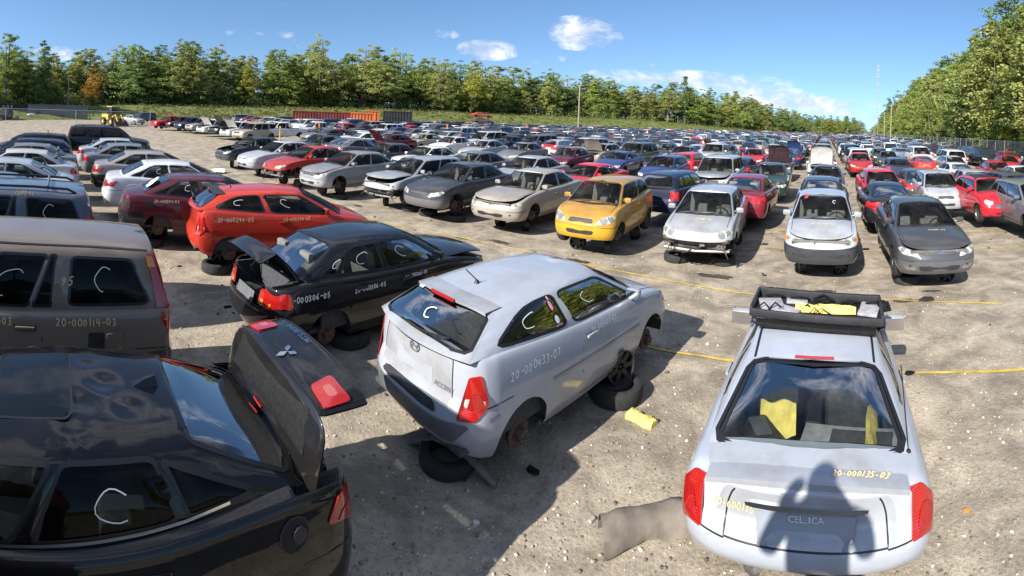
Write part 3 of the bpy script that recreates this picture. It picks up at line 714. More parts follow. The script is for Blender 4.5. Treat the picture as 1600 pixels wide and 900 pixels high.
    def TX(s, x, u):
        if x > s.Lf - s.Ef: kv = ('f', math.acos(max(0, min(1, (x - s.Lf + s.Ef) / s.Ef)) ** (s.nf / 2)))
        elif x < s.Lr + s.Er: kv = ('r', math.acos(max(0, min(1, (s.Lr + s.Er - x) / s.Er)) ** (s.nr / 2)))
        else: kv = ('x', x)
        p = s.top(*kv, abs(u)); return Vector((p.x, p.y if u >= 0 else -p.y, p.z))
    # cabin
    def side(s, sg):
        def f(a, t):
            x0 = s.A0 + (s.C0 - s.A0) * a; x1 = s.A1 + (s.C1 - s.A1) * a
            B = Vector((x0, lin(s.yb, a), pch(s.zs, x0) + .006))
            T = Vector((x1, lin(s.wr, a), pch(s.rz, x1) - s.drop))
            p = B.lerp(T, t)
            k = s.bulge * 4 * t * (1 - t) * max(0, min(1, 7 * a, 7 * (1 - a)))
            return Vector((p.x, (p.y + k * .9) * sg, p.z + k * .3))
        return f
    def end(s, front):
        a = 0 if front else 1
        bw, bt, sgx = (s.bowA, s.bowT, 1) if front else (s.bowC, s.bowR, -1)
        x0, x1 = (s.A0, s.A1) if front else (s.C0, s.C1)
        y0, y1 = lin(s.yb, a), lin(s.wr, a)
        zb0 = pch(s.zs, x0) + .006; zcen = pch(s.zc, x0 + sgx * bw) + .012 if not s.Hatch or front else zb0
        zt = pch(s.rz, x1) - s.drop
        def f(u, v):
            k = 1 - u * u
            B = Vector((x0 + sgx * bw * k, u * y0, zb0 + (zcen - zb0) * (1 - abs(u) ** 2.6)))
            T = Vector((x1 + sgx * bt * k, u * y1, zt + s.drop * (1 - u ** 4)))
            p = B.lerp(T, v)
            c = s.bulge * 4 * v * (1 - v) * min(1, 2 * k)
            return Vector((p.x + sgx * c * .6, p.y, p.z + c * .7))
        return f
    def roof(s, u, w):
        x = s.A1 + (s.C1 - s.A1) * w
        z = pch(s.rz, x)
        k = (1 - u * u)
        return Vector((x + (1 - w) ** 3 * s.bowT * k - w ** 3 * s.bowR * k, u * lin(s.wr, w), z - s.drop * u ** 4))

    def build(s, lod=0):
        """all painted panels and panes, by part name: {name: (vertices, faces, normals)}"""
        V, key, Fc = [], {}, []
        def add(p):
            k = (round(p[0], 4), round(p[1], 4), round(p[2], 4))
            if k not in key: key[k] = len(V); V.append(Vector(p))
            return key[k]
        def face(ps, tagname):
            ids = []
            for p in ps:
                i = add(p)
                if i not in ids: ids.append(i)
            if len(ids) > 2: Fc.append((ids, tagname))
        phis = {0: [0, .12, .26, .42, .58, .74, .90, 1.05, 1.2, 1.38, 1.5708], 1: [0, .25, .55, .85, 1.15, 1.5708], 2: [0, .45, .95, 1.5708], 3: [0, .8, 1.5708]}[lod]
        na = {0: 14, 1: 9, 2: 6, 3: 4}[lod]
        xs = [s.Lf - s.Ef, s.Lr + s.Er, s.A0 - .05, s.C0 + .05]
        for c in (s.axf, s.axr):
            xs += [c + s.R * math.cos(math.pi * i / na) for i in range(na + 1)] + [c - s.R - .004, c + s.R + .004]
        if lod < 2:
            for a, b in s.doors: xs += [a, b]
        step = {0: .22, 1: .4, 2: .8, 3: 2}[lod]
        x = s.Lf - s.Ef
        while x > s.Lr + s.Er: xs.append(x); x -= step
        xs = sorted({round(q, 4) for q in xs if s.Lr + s.Er - 1e-6 <= q <= s.Lf - s.Ef + 1e-6}, reverse=True)
        keep = [xs[0]]
        hard = {round(q, 4) for c in (s.axf, s.axr) for q in (c + s.R, c - s.R, c + s.R + .004, c - s.R - .004)} | {round(s.Lr + s.Er, 4), round(s.A0 - .05, 4), round(s.C0 + .05, 4)} | {round(q, 4) for d in s.doors for q in d}
        for q in xs[1:]:
            if keep[-1] - q > .03 or q in hard: keep.append(q)
        cols = [('f', p) for p in phis] + [('x', q) for q in keep[1:-1]] + [('r', p) for p in reversed(phis)]
        lev = {0: [0, .05, .12, .22, .34, .45, .56, .60, .68, .76, .84, .90, .95, .98, 1], 1: [0, .12, .34, .56, .60, .76, .9, .96, 1], 2: [0, .2, .58, .85, 1], 3: [0, .5, .9, 1]}[lod]
        nx_ = [s.plan(*c)[0] for c in cols]
        def P(i, k):
            xn = nx_[i]; b = s.bot(xn) if cols[i][0] == 'x' or abs(xn - (s.Lf - s.Ef)) < .01 else lin(s.z0, xn)
            z = b + lev[k] * (pch(s.zs, xn) - b)
            return s.S(*cols[i], z)
        grid = [[P(i, k) for k in range(len(lev))] for i in range(len(cols))]
        mir = lambda p: Vector((p.x, -p.y, p.z))
        for i in range(len(cols) - 1):
            xm = (nx_[i] + nx_[i + 1]) / 2
            ym = (s.plan(*cols[i])[1] + s.plan(*cols[i + 1])[1]) / s.W
            for k in range(len(lev) - 1):
                nm = (lev[k] + lev[k + 1]) / 2
                t = 'body'
                if lod < 2:
                    if xm > s.axf + s.R and nm < s.nb_f: t = 'front_bumper'
                    elif xm < s.axr - s.R and nm < s.nb_r: t = 'rear_bumper'
                    elif cols[i][0] == 'r' and nm > s.lid_n and ym < s.lid_y: t = 'lid'
                    elif nm > .10 and nm < .97:
                        for j, (a, b) in enumerate(s.doors):
                            if b < xm < a: t = 'door%d' % j
                ps = [grid[i][k], grid[i][k + 1], grid[i + 1][k + 1], grid[i + 1][k]]
                face(ps, t + ('L' if t.startswith('door') else ''))
                face([mir(p) for p in reversed(ps)], t + ('R' if t.startswith('door') else ''))
        # bonnet, deck, cowl shelves
        us = {0: [1, .94, .82, .62, .35, 0], 1: [1, .85, .5, 0], 2: [1, .6, 0], 3: [1, 0]}[lod]
        for i in range(len(cols) - 1):
            xm = (nx_[i] + nx_[i + 1]) / 2
            if xm > s.A0 - .05 or (xm < s.C0 + .05 and not s.bed):
                for j in range(len(us) - 1):
                    ps = [s.top(*cols[i], us[j]), s.top(*cols[i], us[j + 1]), s.top(*cols[i + 1], us[j + 1]), s.top(*cols[i + 1], us[j])]
                    um = (us[j] + us[j + 1]) / 2
                    t = 'body'
                    if lod < 2:
                        if xm > s.A0 - .05 and um < s.hood_u: t = 'hood'
                        if xm < s.C0 - .02 and um < s.lid_y + .28: t = 'lid'
                    face(ps, t); face([mir(p) for p in reversed(ps)], t)
            elif lod < 3:
                def gin(c, xn):
                    a = max(0, min(1, (xn - s.A0) / (s.C0 - s.A0))); p = s.top(*c, 1)
                    if s.bed and xn < s.C0 + .05: return Vector((p.x, p.y - .07, p.z + .005))
                    return Vector((p.x, min(p.y - .004, lin(s.yb, a) - .02), p.z + .008))
                ps = [s.top(*cols[i], 1), gin(cols[i], nx_[i]), gin(cols[i + 1], nx_[i + 1]), s.top(*cols[i + 1], 1)]
                face(ps, 'body'); face([mir(p) for p in reversed(ps)], 'body')
        # cabin
        ns, nt = {0: (14, 6), 1: (8, 3), 2: (4, 2), 3: (2, 1)}[lod]
        nu = {0: 12, 1: 6, 2: 4, 3: 2}[lod]
        panes = {}
        def edge(n): return [i / n for i in range(n)]
        def rect(n, m, x0, x1):
            return ([(x0 + (x1 - x0) * q, 0) for q in edge(n)] + [(x1, q) for q in edge(m)] + [(x1 - (x1 - x0) * q, 1) for q in edge(n)] + [(x0, 1 - q) for q in edge(m)])
        rc = 3 if lod == 0 else 1
        W = [roundpoly(w, s.wround, rc) if lod < 2 else [Vector(p[:2]) for p in w] for w in s.wins]
        s.W_ = W
        lidpanel = 'lid' if s.Hatch and lod < 2 else 'body'
        jobs = [(s.side(1), rect(ns, nt, 0, 1), W, 'body', 'side_window', 'L'), (s.side(-1), rect(ns, nt, 0, 1), W, 'body', 'side_window', 'R'),
                (s.end(True), rect(nu, nt, -1, 1), [roundpoly(s.wwin, .06, rc) if lod < 2 else [Vector(p[:2]) for p in s.wwin]], 'body', 'windshield', ''),
                (s.end(False), rect(nu, nt, -1, 1), ([roundpoly(s.rwin, .12, rc) if lod < 2 else [Vector(p[:2]) for p in s.rwin]] if s.rwin else []), lidpanel, 'rear_window', '')]
        for surf, outer, holes, t, pn, sd in jobs:
            Vp, fr, hs = cdt(outer, holes, ns if pn == 'side_window' else nu, nt)
            pos = [surf(v[0], v[1]) for v in Vp]
            for tr in fr: face([pos[q] for q in tr], t)
            for hi, h in enumerate(hs):
                vs, fs, mp = [], [], {}
                for tr in h:
                    for q in tr:
                        if q not in mp: mp[q] = len(vs); vs.append(pos[q] - nrm(surf, Vp[q][0], Vp[q][1]) * .005)
                    fs.append(tuple(mp[q] for q in tr))
                panes[(pn, hi, sd)] = (vs, fs)
        for i in range(ns):
            for j in range(nu):
                u0, u1 = -1 + 2 * j / nu, -1 + 2 * (j + 1) / nu
                face([s.roof(u0, i / ns), s.roof(u1, i / ns), s.roof(u1, (i + 1) / ns), s.roof(u0, (i + 1) / ns)], 'body')
        # vertex normals over the whole shell
        N = [Vector() for _ in V]
        for ids, t in Fc:
            a = V[ids[0]]; n = Vector()
            for q in range(1, len(ids) - 1): n += (V[ids[q]] - a).cross(V[ids[q + 1]] - a)
            c = sum((V[q] for q in ids), Vector()) / len(ids)
            if n.dot(c - Vector((c.x * .75, 0, .55))) < 0: n = -n; ids.reverse()
            for q in ids: N[q] += n
        for n in N:
            if n.length > 0: n.normalize()
        out = {}
        for ids, t in Fc:
            vs, fs, ns_, mp = out.setdefault(t, ([], [], [], {}))
            g = []
            for q in ids:
                if q not in mp: mp[q] = len(vs); vs.append(V[q]); ns_.append(N[q])
                g.append(mp[q])
            fs.append(g)
        s.panes = panes
        s.cols_arch = [(c, [s.S('x', c + s.R * math.cos(math.pi * q / 12), s.wz + s.R * math.sin(math.pi * q / 12)) for q in range(13)]) for c in (s.axf, s.axr)]
        return out

    def liners(s, mb):
        """dark wheel housings and floor pan"""
        for c, arc in s.cols_arch:
            for sg in (1, -1):
                a = [Vector((p.x, p.y * sg, p.z)) for p in arc]; b = [Vector((p.x, .50 * sg, p.z)) for p in a]
                n = len(a)
                mb.add(a + b, [(i, i + 1, n + i + 1, n + i) for i in range(n - 1)] + [tuple(range(n, 2 * n))], 'underbody', True)
        z = lin(s.z0, 0)
        w = s.W / 2 - .30
        mb.box(((s.axf + s.axr) / 2, 0, z + .10), (s.axf - s.axr + 1.0, 2 * w, .14), 'underbody')
        mb.box(((s.axf + s.axr) / 2, 0, z + .06), (s.axf - s.axr - 2 * s.R - .06, s.W * .90, .10), 'underbody')
        for ax in (s.axf, s.axr):
            mb.tube([(ax, -s.W / 2 + .2, s.wz), (ax, s.W / 2 - .2, s.wz)], .045, 'underbody', 6)
        mb.box((s.axf + .1, 0, z + .20), (.75, 2 * w, .22), 'underbody')
        mb.tube([(s.axr + .1, .2, z + .02), (max(s.axr - .75, s.Lr + .30), .35, z + .10)], .07, 'engine_metal', 8)

def part_mesh(name, data, mat='paint', pivot=None, back=None):
    vs, fs, ns = data[0], data[1], data[2]
    if pivot is not None: vs = [v - pivot for v in vs]
    n = len(vs)
    if back:           # a panel that opens has an inner skin
        vs = list(vs) + [v - q * .02 for v, q in zip(vs, ns)]
        fs = list(fs) + [[n + i for i in reversed(f)] for f in fs]
        cnt = {}
        for f in data[1]:
            for a, b in zip(f, f[1:] + f[:1]): cnt[(a, b)] = 1
        fs += [[a, b, n + b, n + a][::-1] for (a, b) in cnt if (b, a) not in cnt]
        ns = list(ns) + [-q for q in ns]
    me = bpy.data.meshes.new(name)
    me.from_pydata([tuple(v) for v in vs], [], fs)
    me.materials.append(MATS[mat])
    if back:
        me.materials.append(MATS[back])
        k = len(data[1]); me.polygons.foreach_set('material_index', [0] * k + [1] * (len(fs) - k))
    me.polygons.foreach_set('use_smooth', [True] * len(fs))
    me.update()
    me.normals_split_custom_set_from_vertices([tuple(q) for q in ns])
    return me

# ------- wheels, seats and other shared pieces
def tyre_mesh(name, R=.31, w=.19, rim=.20):
    mb = MB(); h = w / 2
    M = Matrix.Rotation(math.pi / 2, 4, 'X')
    mb.lathe([(rim, -h * .8), (rim + .03, -h), (R - .05, -h * 1.05), (R - .012, -h * .86), (R, -h * .55), (R, h * .55), (R - .012, h * .86), (R - .05, h * 1.05), (rim + .03, h), (rim, h * .8)], 'rubber', 28, M)
    return mb.mesh(name)
def rim_mesh(name, rim=.20, w=.19, mat='alloy', spokes=5):
    mb = MB(); h = w / 2
    M = Matrix.Rotation(math.pi / 2, 4, 'X')
    mb.lathe([(rim + .004, -h * .82), (rim - .015, -h * .8), (rim - .03, -h * .3), (rim - .03, h * .3), (rim - .015, h * .8), (rim + .004, h * .82)], mat, 28, M)
    for sg in (1, -1):
        mb.lathe([(0.001, sg * (h * .55)), (.055, sg * h * .55), (.06, sg * h * .35)], mat, 14, M)
    for k in range(spokes):
        a = 2 * math.pi * k / spokes
        for sg in (1, -1):
            R_ = Matrix.Rotation(a, 3, 'Y')
            mb.box(R_ @ Vector((rim * .52, sg * h * .42, 0)), (rim * .9, .03, .055), mat, R_)
    mb.lathe([(.001, 0), (rim - .02, 0)], 'underbody', 20, M)
    return mb.mesh(name)
def hub_mesh(name):
    mb = MB(); M = Matrix.Rotation(math.pi / 2, 4, 'X')
    mb.lathe([(.001, .09), (.06, .09), (.068, .03), (.13, .03), (.135, .015), (.13, 0), (.001, 0)], 'rust', 22, M)
    for k in range(5):
        a = 2 * math.pi * k / 5
        mb.tube([(math.cos(a) * .045, -.05, math.sin(a) * .045), (math.cos(a) * .045, -.105, math.sin(a) * .045)], .008, 'steel', 6)
    mb.lathe([(.001, -.07), (.03, -.07), (.032, -.10), (.001, -.115)], 'rust', 12, M)
    mb.box((0, .05, 0), (.1, .08, .2), 'underbody')
    mb.tube([(0, .05, .05), (.02, .14, .40)], .04, 'rust', 8)
    return mb.mesh(name)
def seat_mesh(name, mat, sc=1.0):
    mb = MB()
    mb.box((.02, 0, .10), (.52, .50, .18), mat, Matrix.Rotation(-.12, 3, 'Y'), .05)
    mb.box((-.30, 0, .45), (.16, .48, .66), mat, Matrix.Rotation(-.28, 3, 'Y'), .06)
    mb.box((-.42, 0, .86), (.10, .26, .17), mat, Matrix.Rotation(-.2, 3, 'Y'), .04)
    mb.tube([(-.39, .06, .72), (-.41, .06, .82)], .008, 'steel', 5); mb.tube([(-.39, -.06, .72), (-.41, -.06, .82)], .008, 'steel', 5)
    mb.v = [Vector((v.x, v.y, v.z * sc)) for v in mb.v]
    return mb.mesh(name)
def rear_seat_mesh(name, mat):
    mb = MB()
    mb.box((.05, 0, .10), (.50, 1.18, .16), mat, None, .05)
    mb.box((-.26, 0, .42), (.16, 1.18, .62), mat, Matrix.Rotation(-.35, 3, 'Y'), .05)
    for y in (-.34, .34): mb.box((-.38, y, .76), (.09, .26, .14), mat, None, .03)
    return mb.mesh(name)
def wheel_ring_mesh(name):
    mb = MB()
    n = 22
    vs = []; r, q = .185, .016
    mb.lathe([(r + q * math.cos(a), q * math.sin(a)) for a in [2 * math.pi * k / 8 for k in range(8)]], 'trim_black', n, None, True)
    mb.box((0, 0, -.02), (.14, .10, .05), 'trim_black', None, .02)
    for a in (0, 2.3, -2.3): mb.tube([(math.cos(a) * .03, math.sin(a) * .03, -.01), (math.cos(a) * r, math.sin(a) * r, 0)], .012, 'trim_black', 6)
    mb.tube([(0, 0, -.03), (0, 0, -.25)], .03, 'trim_black', 8)
    return mb.mesh(name)
def mirror_mesh(name):
    """a door mirror pointing along +y from its foot at the origin"""
    mb = MB()
    mb.box((-.02, .125, .05), (.10, .19, .125), 'paint', None, .045)
    mb.tube([(0, -.02, 0), (0, .05, .03)], .028, 'trim_black', 8)
    return mb.mesh(name)
def mirror_glass_mesh(name):
    return mesh(name, [(-.0725, .045, .0), (-.0725, .205, .0), (-.0725, .205, .10), (-.0725, .045, .10)], [(0, 1, 2, 3)], 'chrome')
def handle_mesh(name):
    mb = MB(); mb.box((0, .012, 0), (.20, .035, .032), 'paint', None, .012); mb.box((0, -.002, -.005), (.22, .01, .055), 'trim_black'); return mb.mesh(name)
def engine_mesh(name, w, l):
    """what lies under a bonnet: block, hoses, battery, reservoirs"""
    mb = MB(); r = random.Random(5)
    mb.box((0, 0, -.32), (l, w, .04), 'underbody')
    mb.box((-.05, 0, -.18), (l * .45, w * .42, .24), 'engine_metal', None, .03)
    mb.box((-.05, .02, -.05), (l * .30, w * .34, .06), 'engine_black', None, .02)
    mb.box((.1, w * .33, -.14), (.24, .17, .19), 'engine_black', None, .01)
    mb.box((l * .40, 0, -.17), (.05, w * .75, .30), 'engine_black')
    mb.box((l * .47, 0, -.04), (.06, w * .95, .05), 'steel')
    mb.box((.15, -w * .34, -.13), (.18, .14, .16), 'lamp_clear', None, .03)
    for k in range(9):
        a = Vector((r.uniform(-l * .35, l * .35), r.uniform(-w * .4, w * .4), -.06)); b = a + Vector((r.uniform(-.4, .4), r.uniform(-.4, .4), -.04))
        mb.tube([a, (a + b) / 2 + Vector((0, 0, .07)), b], r.uniform(.012, .03), 'engine_black', 6)
    return mb.mesh(name)
def stripped_front_mesh(name, s):
    """a car front without its bumper cover: beam, radiator, brackets and torn pieces"""
    mb = MB(); r = random.Random(9); x = s.Lf
    w = s.W * .44
    n = 9
    mb.tube([(x - .10 - .10 * (abs(2 * i / n - 1) ** 2), -w + 2 * w * i / n, .50) for i in range(n + 1)], .055, 'rust', 6)
    mb.tube([(x - .26, -w, .27), (x - .18, 0, .25), (x - .26, w, .27)], .035, 'steel', 6)
    mb.box((x - .34, 0, .47), (.05, 1.0, .42), 'engine_black')
    mb.box((x - .30, 0, .46), (.02, .86, .34), 'engine_metal')
    for y in (-.62, .62):
        mb.box((x - .36, y, .44), (.30, .07, .12), 'rust'); mb.box((x - .25, y * 1.05, .60), (.14, .14, .10), 'engine_black', None, .02)
    for k in range(16):
        y = r.uniform(-.75, .75); a = Vector((x - r.uniform(.12, .35), y, r.uniform(.25, .66)))
        b = a + Vector((r.uniform(-.05, .16), r.uniform(-.25, .25), r.uniform(-.28, .1)))
        mb.tube([a, (a + b) / 2 + Vector((.03, 0, -.03)), b], r.uniform(.006, .022), r.choice(['engine_black', 'engine_black', 'steel', 'rust', 'engine_metal']), 5)
    for k in range(8):
        mb.box((x - r.uniform(.18, .36), r.uniform(-.7, .7), r.uniform(.3, .66)), (r.uniform(.05, .15), r.uniform(.08, .22), r.uniform(.05, .14)), r.choice(['engine_black', 'engine_metal', 'steel']),
               Matrix.Rotation(r.uniform(-.5, .5), 3, 'X') @ Matrix.Rotation(r.uniform(-.5, .5), 3, 'Z'))
    return mb.mesh(name)

SH = {}
def shared():
    SH['tyre'] = tyre_mesh('tyre'); SH['rim_alloy'] = rim_mesh('rim', mat='alloy', spokes=6); SH['rim_black'] = rim_mesh('rim', mat='rim_black', spokes=7); SH['rim_steel'] = rim_mesh('rim', mat='steel', spokes=8)
    SH['hub'] = hub_mesh('brake_hub')
    SH['seat'] = seat_mesh('front_seat', 'seat_cloth'); SH['seat_dark'] = seat_mesh('front_seat', 'seat_dark')
    SH['seat_low'] = seat_mesh('front_seat', 'seat_dark', .80); SH['rear_seat'] = rear_seat_mesh('rear_seat', 'seat_cloth'); SH['rear_seat_dark'] = rear_seat_mesh('rear_seat', 'seat_dark')
    SH['steer'] = wheel_ring_mesh('steering_wheel'); SH['mirror'] = mirror_mesh('side_mirror'); SH['mirror_glass'] = mirror_glass_mesh('mirror_glass'); SH['handle'] = handle_mesh('door_handle')
shared()

PROTO = {}
def proto(kind, lod):
    """meshes of one body style at one level of detail: list of (part, mesh, location, rotation, parent part, painted)"""
    if (kind, lod) in PROTO: return PROTO[(kind, lod)]
    s = Shape(**KINDS[kind]); s.kind = kind
    sh = s.build(lod)
    parts = []
    def add(pn, me, loc=(0, 0, 0), rot=(0, 0, 0), par=None, painted=False, key=None):
        parts.append(dict(name=pn, me=me, loc=loc, rot=rot, par=par, painted=painted, key=key or pn))
    mb = MB(); s.liners(mb)
    hp = Vector((s.A0 - .02, 0, pch(s.zc, s.A0)))
    lp = Vector((s.C1 - .02, 0, pch(s.rz, s.C1))) if s.Hatch else Vector((s.C0 - .04, 0, pch(s.zc, s.C0 - .04)))
    s.lp, s.hp = lp, hp
    lidname = 'tailgate' if s.Hatch else 'trunk_lid'
    # window trims, door shut lines: they are part of the body
    lines = []
    if lod < 2:
        for sg in (1, -1):
            sf = s.side(sg)
            for w in s.W_: ribbon(mb, sf, w, .030 if lod == 0 else .04, .002, 'trim_black', True, 1)
        for fr, w in ((True, s.wwin), (False, s.rwin)):
            if w and (fr or not s.Hatch): ribbon(mb, s.end(fr), roundpoly(w, .06, 2), .035, .003, 'trim_black', True, 1)
    if lod == 0:
        for sg in (1, -1):
            sx = s.SX(sg)
            for a, b in s.doors:
                for x in (a, b):
                    zb, zt = lin(s.z0, x) + .09, pch(s.zs, x) - .012
                    if abs(x - s.axf) <= s.R + .02 or abs(x - s.axr) <= s.R + .02: zb = s.bot(x) + .03
                    ribbon(mb, sx, [(x, zb), (x, zt)], .011, .0015, 'trim_black')
            x0, x1 = s.doors[0][0], s.doors[-1][1]
            ribbon(mb, sx, [(x0, lin(s.z0, x0) + .085), (max(x1, s.axr + s.R + .02), lin(s.z0, x1) + .085)], .011, .0015, 'trim_black', sub=8)
            q = MB(); ribbon(q, s.TX, [(s.A0 - .06, sg * s.hood_u), (s.Lf - s.Ef * .8, sg * s.hood_u)], .012, .0015, 'trim_black', sub=10); lines.append(('hood', q, hp))
        al = next(s.total - t[2] for t in s.tab if t[0] == 'r' and s.plan(t[0], t[1])[1] <= s.lid_y * s.W / 2)
        zr = lin(s.z0, s.Lr); zl = zr + s.lid_n * (pch(s.zs, s.Lr) - zr)
        q = MB(); ribbon(q, s.SR, [(-al, pch(s.zs, s.Lr) - .01), (-al, zl), (al, zl), (al, pch(s.zs, s.Lr) - .01)], .011, .0015, 'trim_black', sub=12); lines.append(('lid', q, lp))
        for nb, rear in ((s.nb_f, False), (s.nb_r, True)):
            zb = lin(s.z0, s.Lr if rear else s.Lf); z = zb + nb * (pch(s.zs, s.Lr if rear else s.Lf) - zb)
            for sg in (1, -1):
                q = MB(); ribbon(q, s.SR if rear else s.SF, [(sg * (al if rear else .55), z), (sg * 1.02, z + .01), (sg * 1.25, z + .015)], .010, .0015, 'trim_black', sub=8); lines.append(('rear_bumper' if rear else 'front_bumper', q, None))
        ribbon(mb, s.end(True), [(-.97, -.02), (0, -.02), (.97, -.02)], .10, .004, 'black_plastic', sub=6)      # cowl strip
    # body = shell + liners + seams and trims, one mesh with several materials
    vs, fs, ns, _ = sh['body']
    bm_ = MB(); bm_.add(vs, fs, 'paint', True)
    b0 = len(fs)
    nb = list(ns)
    bm_.add(mb.v, [], 'underbody')
    for f, m, sm in zip(mb.f, mb.m, mb.sm): bm_.f.append([i + len(vs) for i in f]); bm_.m.append(bm_.mi(mb.ms[m])); bm_.sm.append(sm)
    me = bpy.data.meshes.new('body'); me.from_pydata([tuple(v) for v in bm_.v], [], bm_.f)
    for m in bm_.ms: me.materials.append(MATS[m])
    me.polygons.foreach_set('material_index', bm_.m); me.polygons.foreach_set('use_smooth', bm_.sm); me.update()
    me.normals_split_custom_set_from_vertices([tuple(q) for q in nb] + [(0, 0, 0)] * (len(bm_.v) - len(vs)))
    add('body', me, painted=True)
    if 'hood' in sh: add('hood', part_mesh('hood', sh['hood'], pivot=hp, back='underbody' if lod == 0 else None), tuple(hp), painted=True)
    if 'lid' in sh: add(lidname, part_mesh(lidname, sh['lid'], pivot=lp, back='matte_black' if lod == 0 else None), tuple(lp), painted=True, key='lid')
    for q in ('front_bumper', 'rear_bumper'):
        if q in sh: add(q, part_mesh(q, sh[q]), painted=True)
    for q in sorted(sh):
        if q.startswith('door'): add('door', part_mesh('door', sh[q]), painted=True, key=q)
    for i, (par, q, pv) in enumerate(lines):
        if pv is not None: q.v = [v - pv for v in q.v]
        add('shut_line', q.mesh('shut_line'), par=par, key='line%d' % i)
    # panes
    for (pn, hi, sd), (pv, pf) in s.panes.items():
        gm = 'glass' if lod < 2 and (pn == 'windshield' or kind not in DARK_GLASS) else 'dark_glass'
        if lod >= 2: gm = 'opaque_glass'
        par = 'lid' if pn == 'rear_window' and s.Hatch and lod < 2 else None
        if par: pv = [v - lp for v in pv]
        add(pn, mesh(pn, pv, pf, gm, True), par=par, key=pn + str(hi) + sd)
    if lod < 2:
        if s.Hatch and s.rwin:
            tm = MB(); ribbon(tm, s.end(False), roundpoly(s.rwin, .12, 2), .03, .003, 'trim_black', True, 1)
            tm.v = [v - lp for v in tm.v]; add('window_seal', tm.mesh('window_seal'), par='lid')
    # lamps, grille
    off = .006
    for sg in (1, -1):
        if s.head:
            hb = MB(); poly = [Vector((sg * p[0], p[1])) for p in roundpoly(s.head, .15, 2 if lod < 2 else 1)]
            patch(hb, s.SF, poly, off, 'lamp_clear', 7 if lod < 2 else 2, 4 if lod < 2 else 1, lod < 2)
            if lod == 0:
                cx = sum(p[0] for p in s.head) / len(s.head); cz = sum(p[1] for p in s.head) / len(s.head)
                zz = [p[1] for p in s.head]; hh = (max(zz) - min(zz)) * .5
                for dx, k in ((-.09, .62), (.10, .5)):
                    ring = [(sg * (cx + dx) + hh * 1.25 * k * math.cos(q), cz + dx * .25 + hh * k * math.sin(q)) for q in [j * .5236 for j in range(12)]]
                    patch(hb, s.SF, [Vector(p) for p in ring], off + .002, 'lamp_inner', 2, 2, False)
            add('headlight', hb.mesh('headlight'), key='head%d' % sg)
        if s.dpillar:
            tb = MB(); sf = s.side(sg)
            patch(tb, sf, [Vector(p[:2]) for p in s.dpillar], .012, 'lamp_red', 4, 6, lod < 2)
            if kind in ('crv',):
                ymx = max(p[1] for p in s.dpillar); xm = [p[0] for p in s.dpillar]
                patch(tb, sf, [Vector((min(xm) + .004, ymx - .24)), Vector((max(xm) - .004, ymx - .24)), Vector((max(xm) - .004, ymx - .03)), Vector((min(xm) + .004, ymx - .03))], .015, 'lamp_amber', 2, 2, False)
            ef = s.end(False)
            d = s.dpillar; t0, t1 = min(p[1] for p in d), max(p[1] for p in d)
            patch(tb, ef, [Vector((sg * 1.0, t0)), Vector((sg * .9, t0)), Vector((sg * .93, t1)), Vector((sg * 1.0, t1))], .010, 'lamp_red', 2, 5, lod < 2)
            if s.tail: patch(tb, s.SR, [Vector((sg * p[0], p[1])) for p in roundpoly(s.tail, .12, 2)], off, 'lamp_red', 4, 4, lod < 2)
            add('taillight', tb.mesh('taillight'), key='tail%d' % sg)
        elif s.tail:
            tb = MB(); poly = [Vector((sg * p[0], p[1])) for p in roundpoly(s.tail, .14, 2 if lod < 2 else 1)]
            if s.tail2 and lod < 2:
                holes = [[Vector((sg * p[0], p[1])) for p in roundpoly(h, .2, 2)] for h, _ in s.tail2]
                patch(tb, s.SR, poly, off + .006, 'lamp_red', 7, 6, True, holes, [m for _, m in s.tail2])
            else: patch(tb, s.SR, poly, off + .006, 'lamp_red', 5 if lod < 2 else 2, 4 if lod < 2 else 1, lod < 2)
            if lod == 0:      # darker reversing and fog chambers inside the lens
                mx = sum(p[0] for p in s.tail) / len(s.tail); mz = sum(p[1] for p in s.tail) / len(s.tail)
                inn = [Vector((sg * (mx + (p[0] - mx) * .62), mz + (p[1] - mz) * .42 - .025)) for p in roundpoly(s.tail, .2, 2)]
                patch(tb, s.SR, inn, off + .010, 'lamp_dark_red', 4, 2, False)
            add('taillight', tb.mesh('taillight'), key='tail%d' % sg)
    if s.grille and lod < 3:
        gb = MB(); patch(gb, s.SF, roundpoly([Vector(p[:2]) for p in s.grille], .15, 2), .004, 'black_plastic', 6, 2, False)
        if lod == 0:
            z0, z1 = s.grille[0][1], s.grille[2][1]; h = s.grille[0][0]
            for k in range(1, 3): ribbon(gb, s.SF, [(-abs(h) * .95, z0 + (z1 - z0) * k / 3), (abs(h) * .95, z0 + (z1 - z0) * k / 3)], .012, .012, 'grey_plastic', sub=10)
        add('grille', gb.mesh('grille'))
        lb = MB(); patch(lb, s.SF, roundpoly([Vector(p[:2]) for p in s.lower], .2, 2), .004, 'black_plastic', 8, 2, False); add('lower_grille', lb.mesh('lower_grille'), key='lowgrille', par='front_bumper' if lod < 2 else None)
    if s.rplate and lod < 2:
        pb = MB(); patch(pb, s.SR, [Vector(p[:2]) for p in s.rplate], .003, 'grey_plastic' if not s.Hatch else 'paint', 4, 2, True); add('plate_recess', pb.mesh('plate_recess'), painted=True)
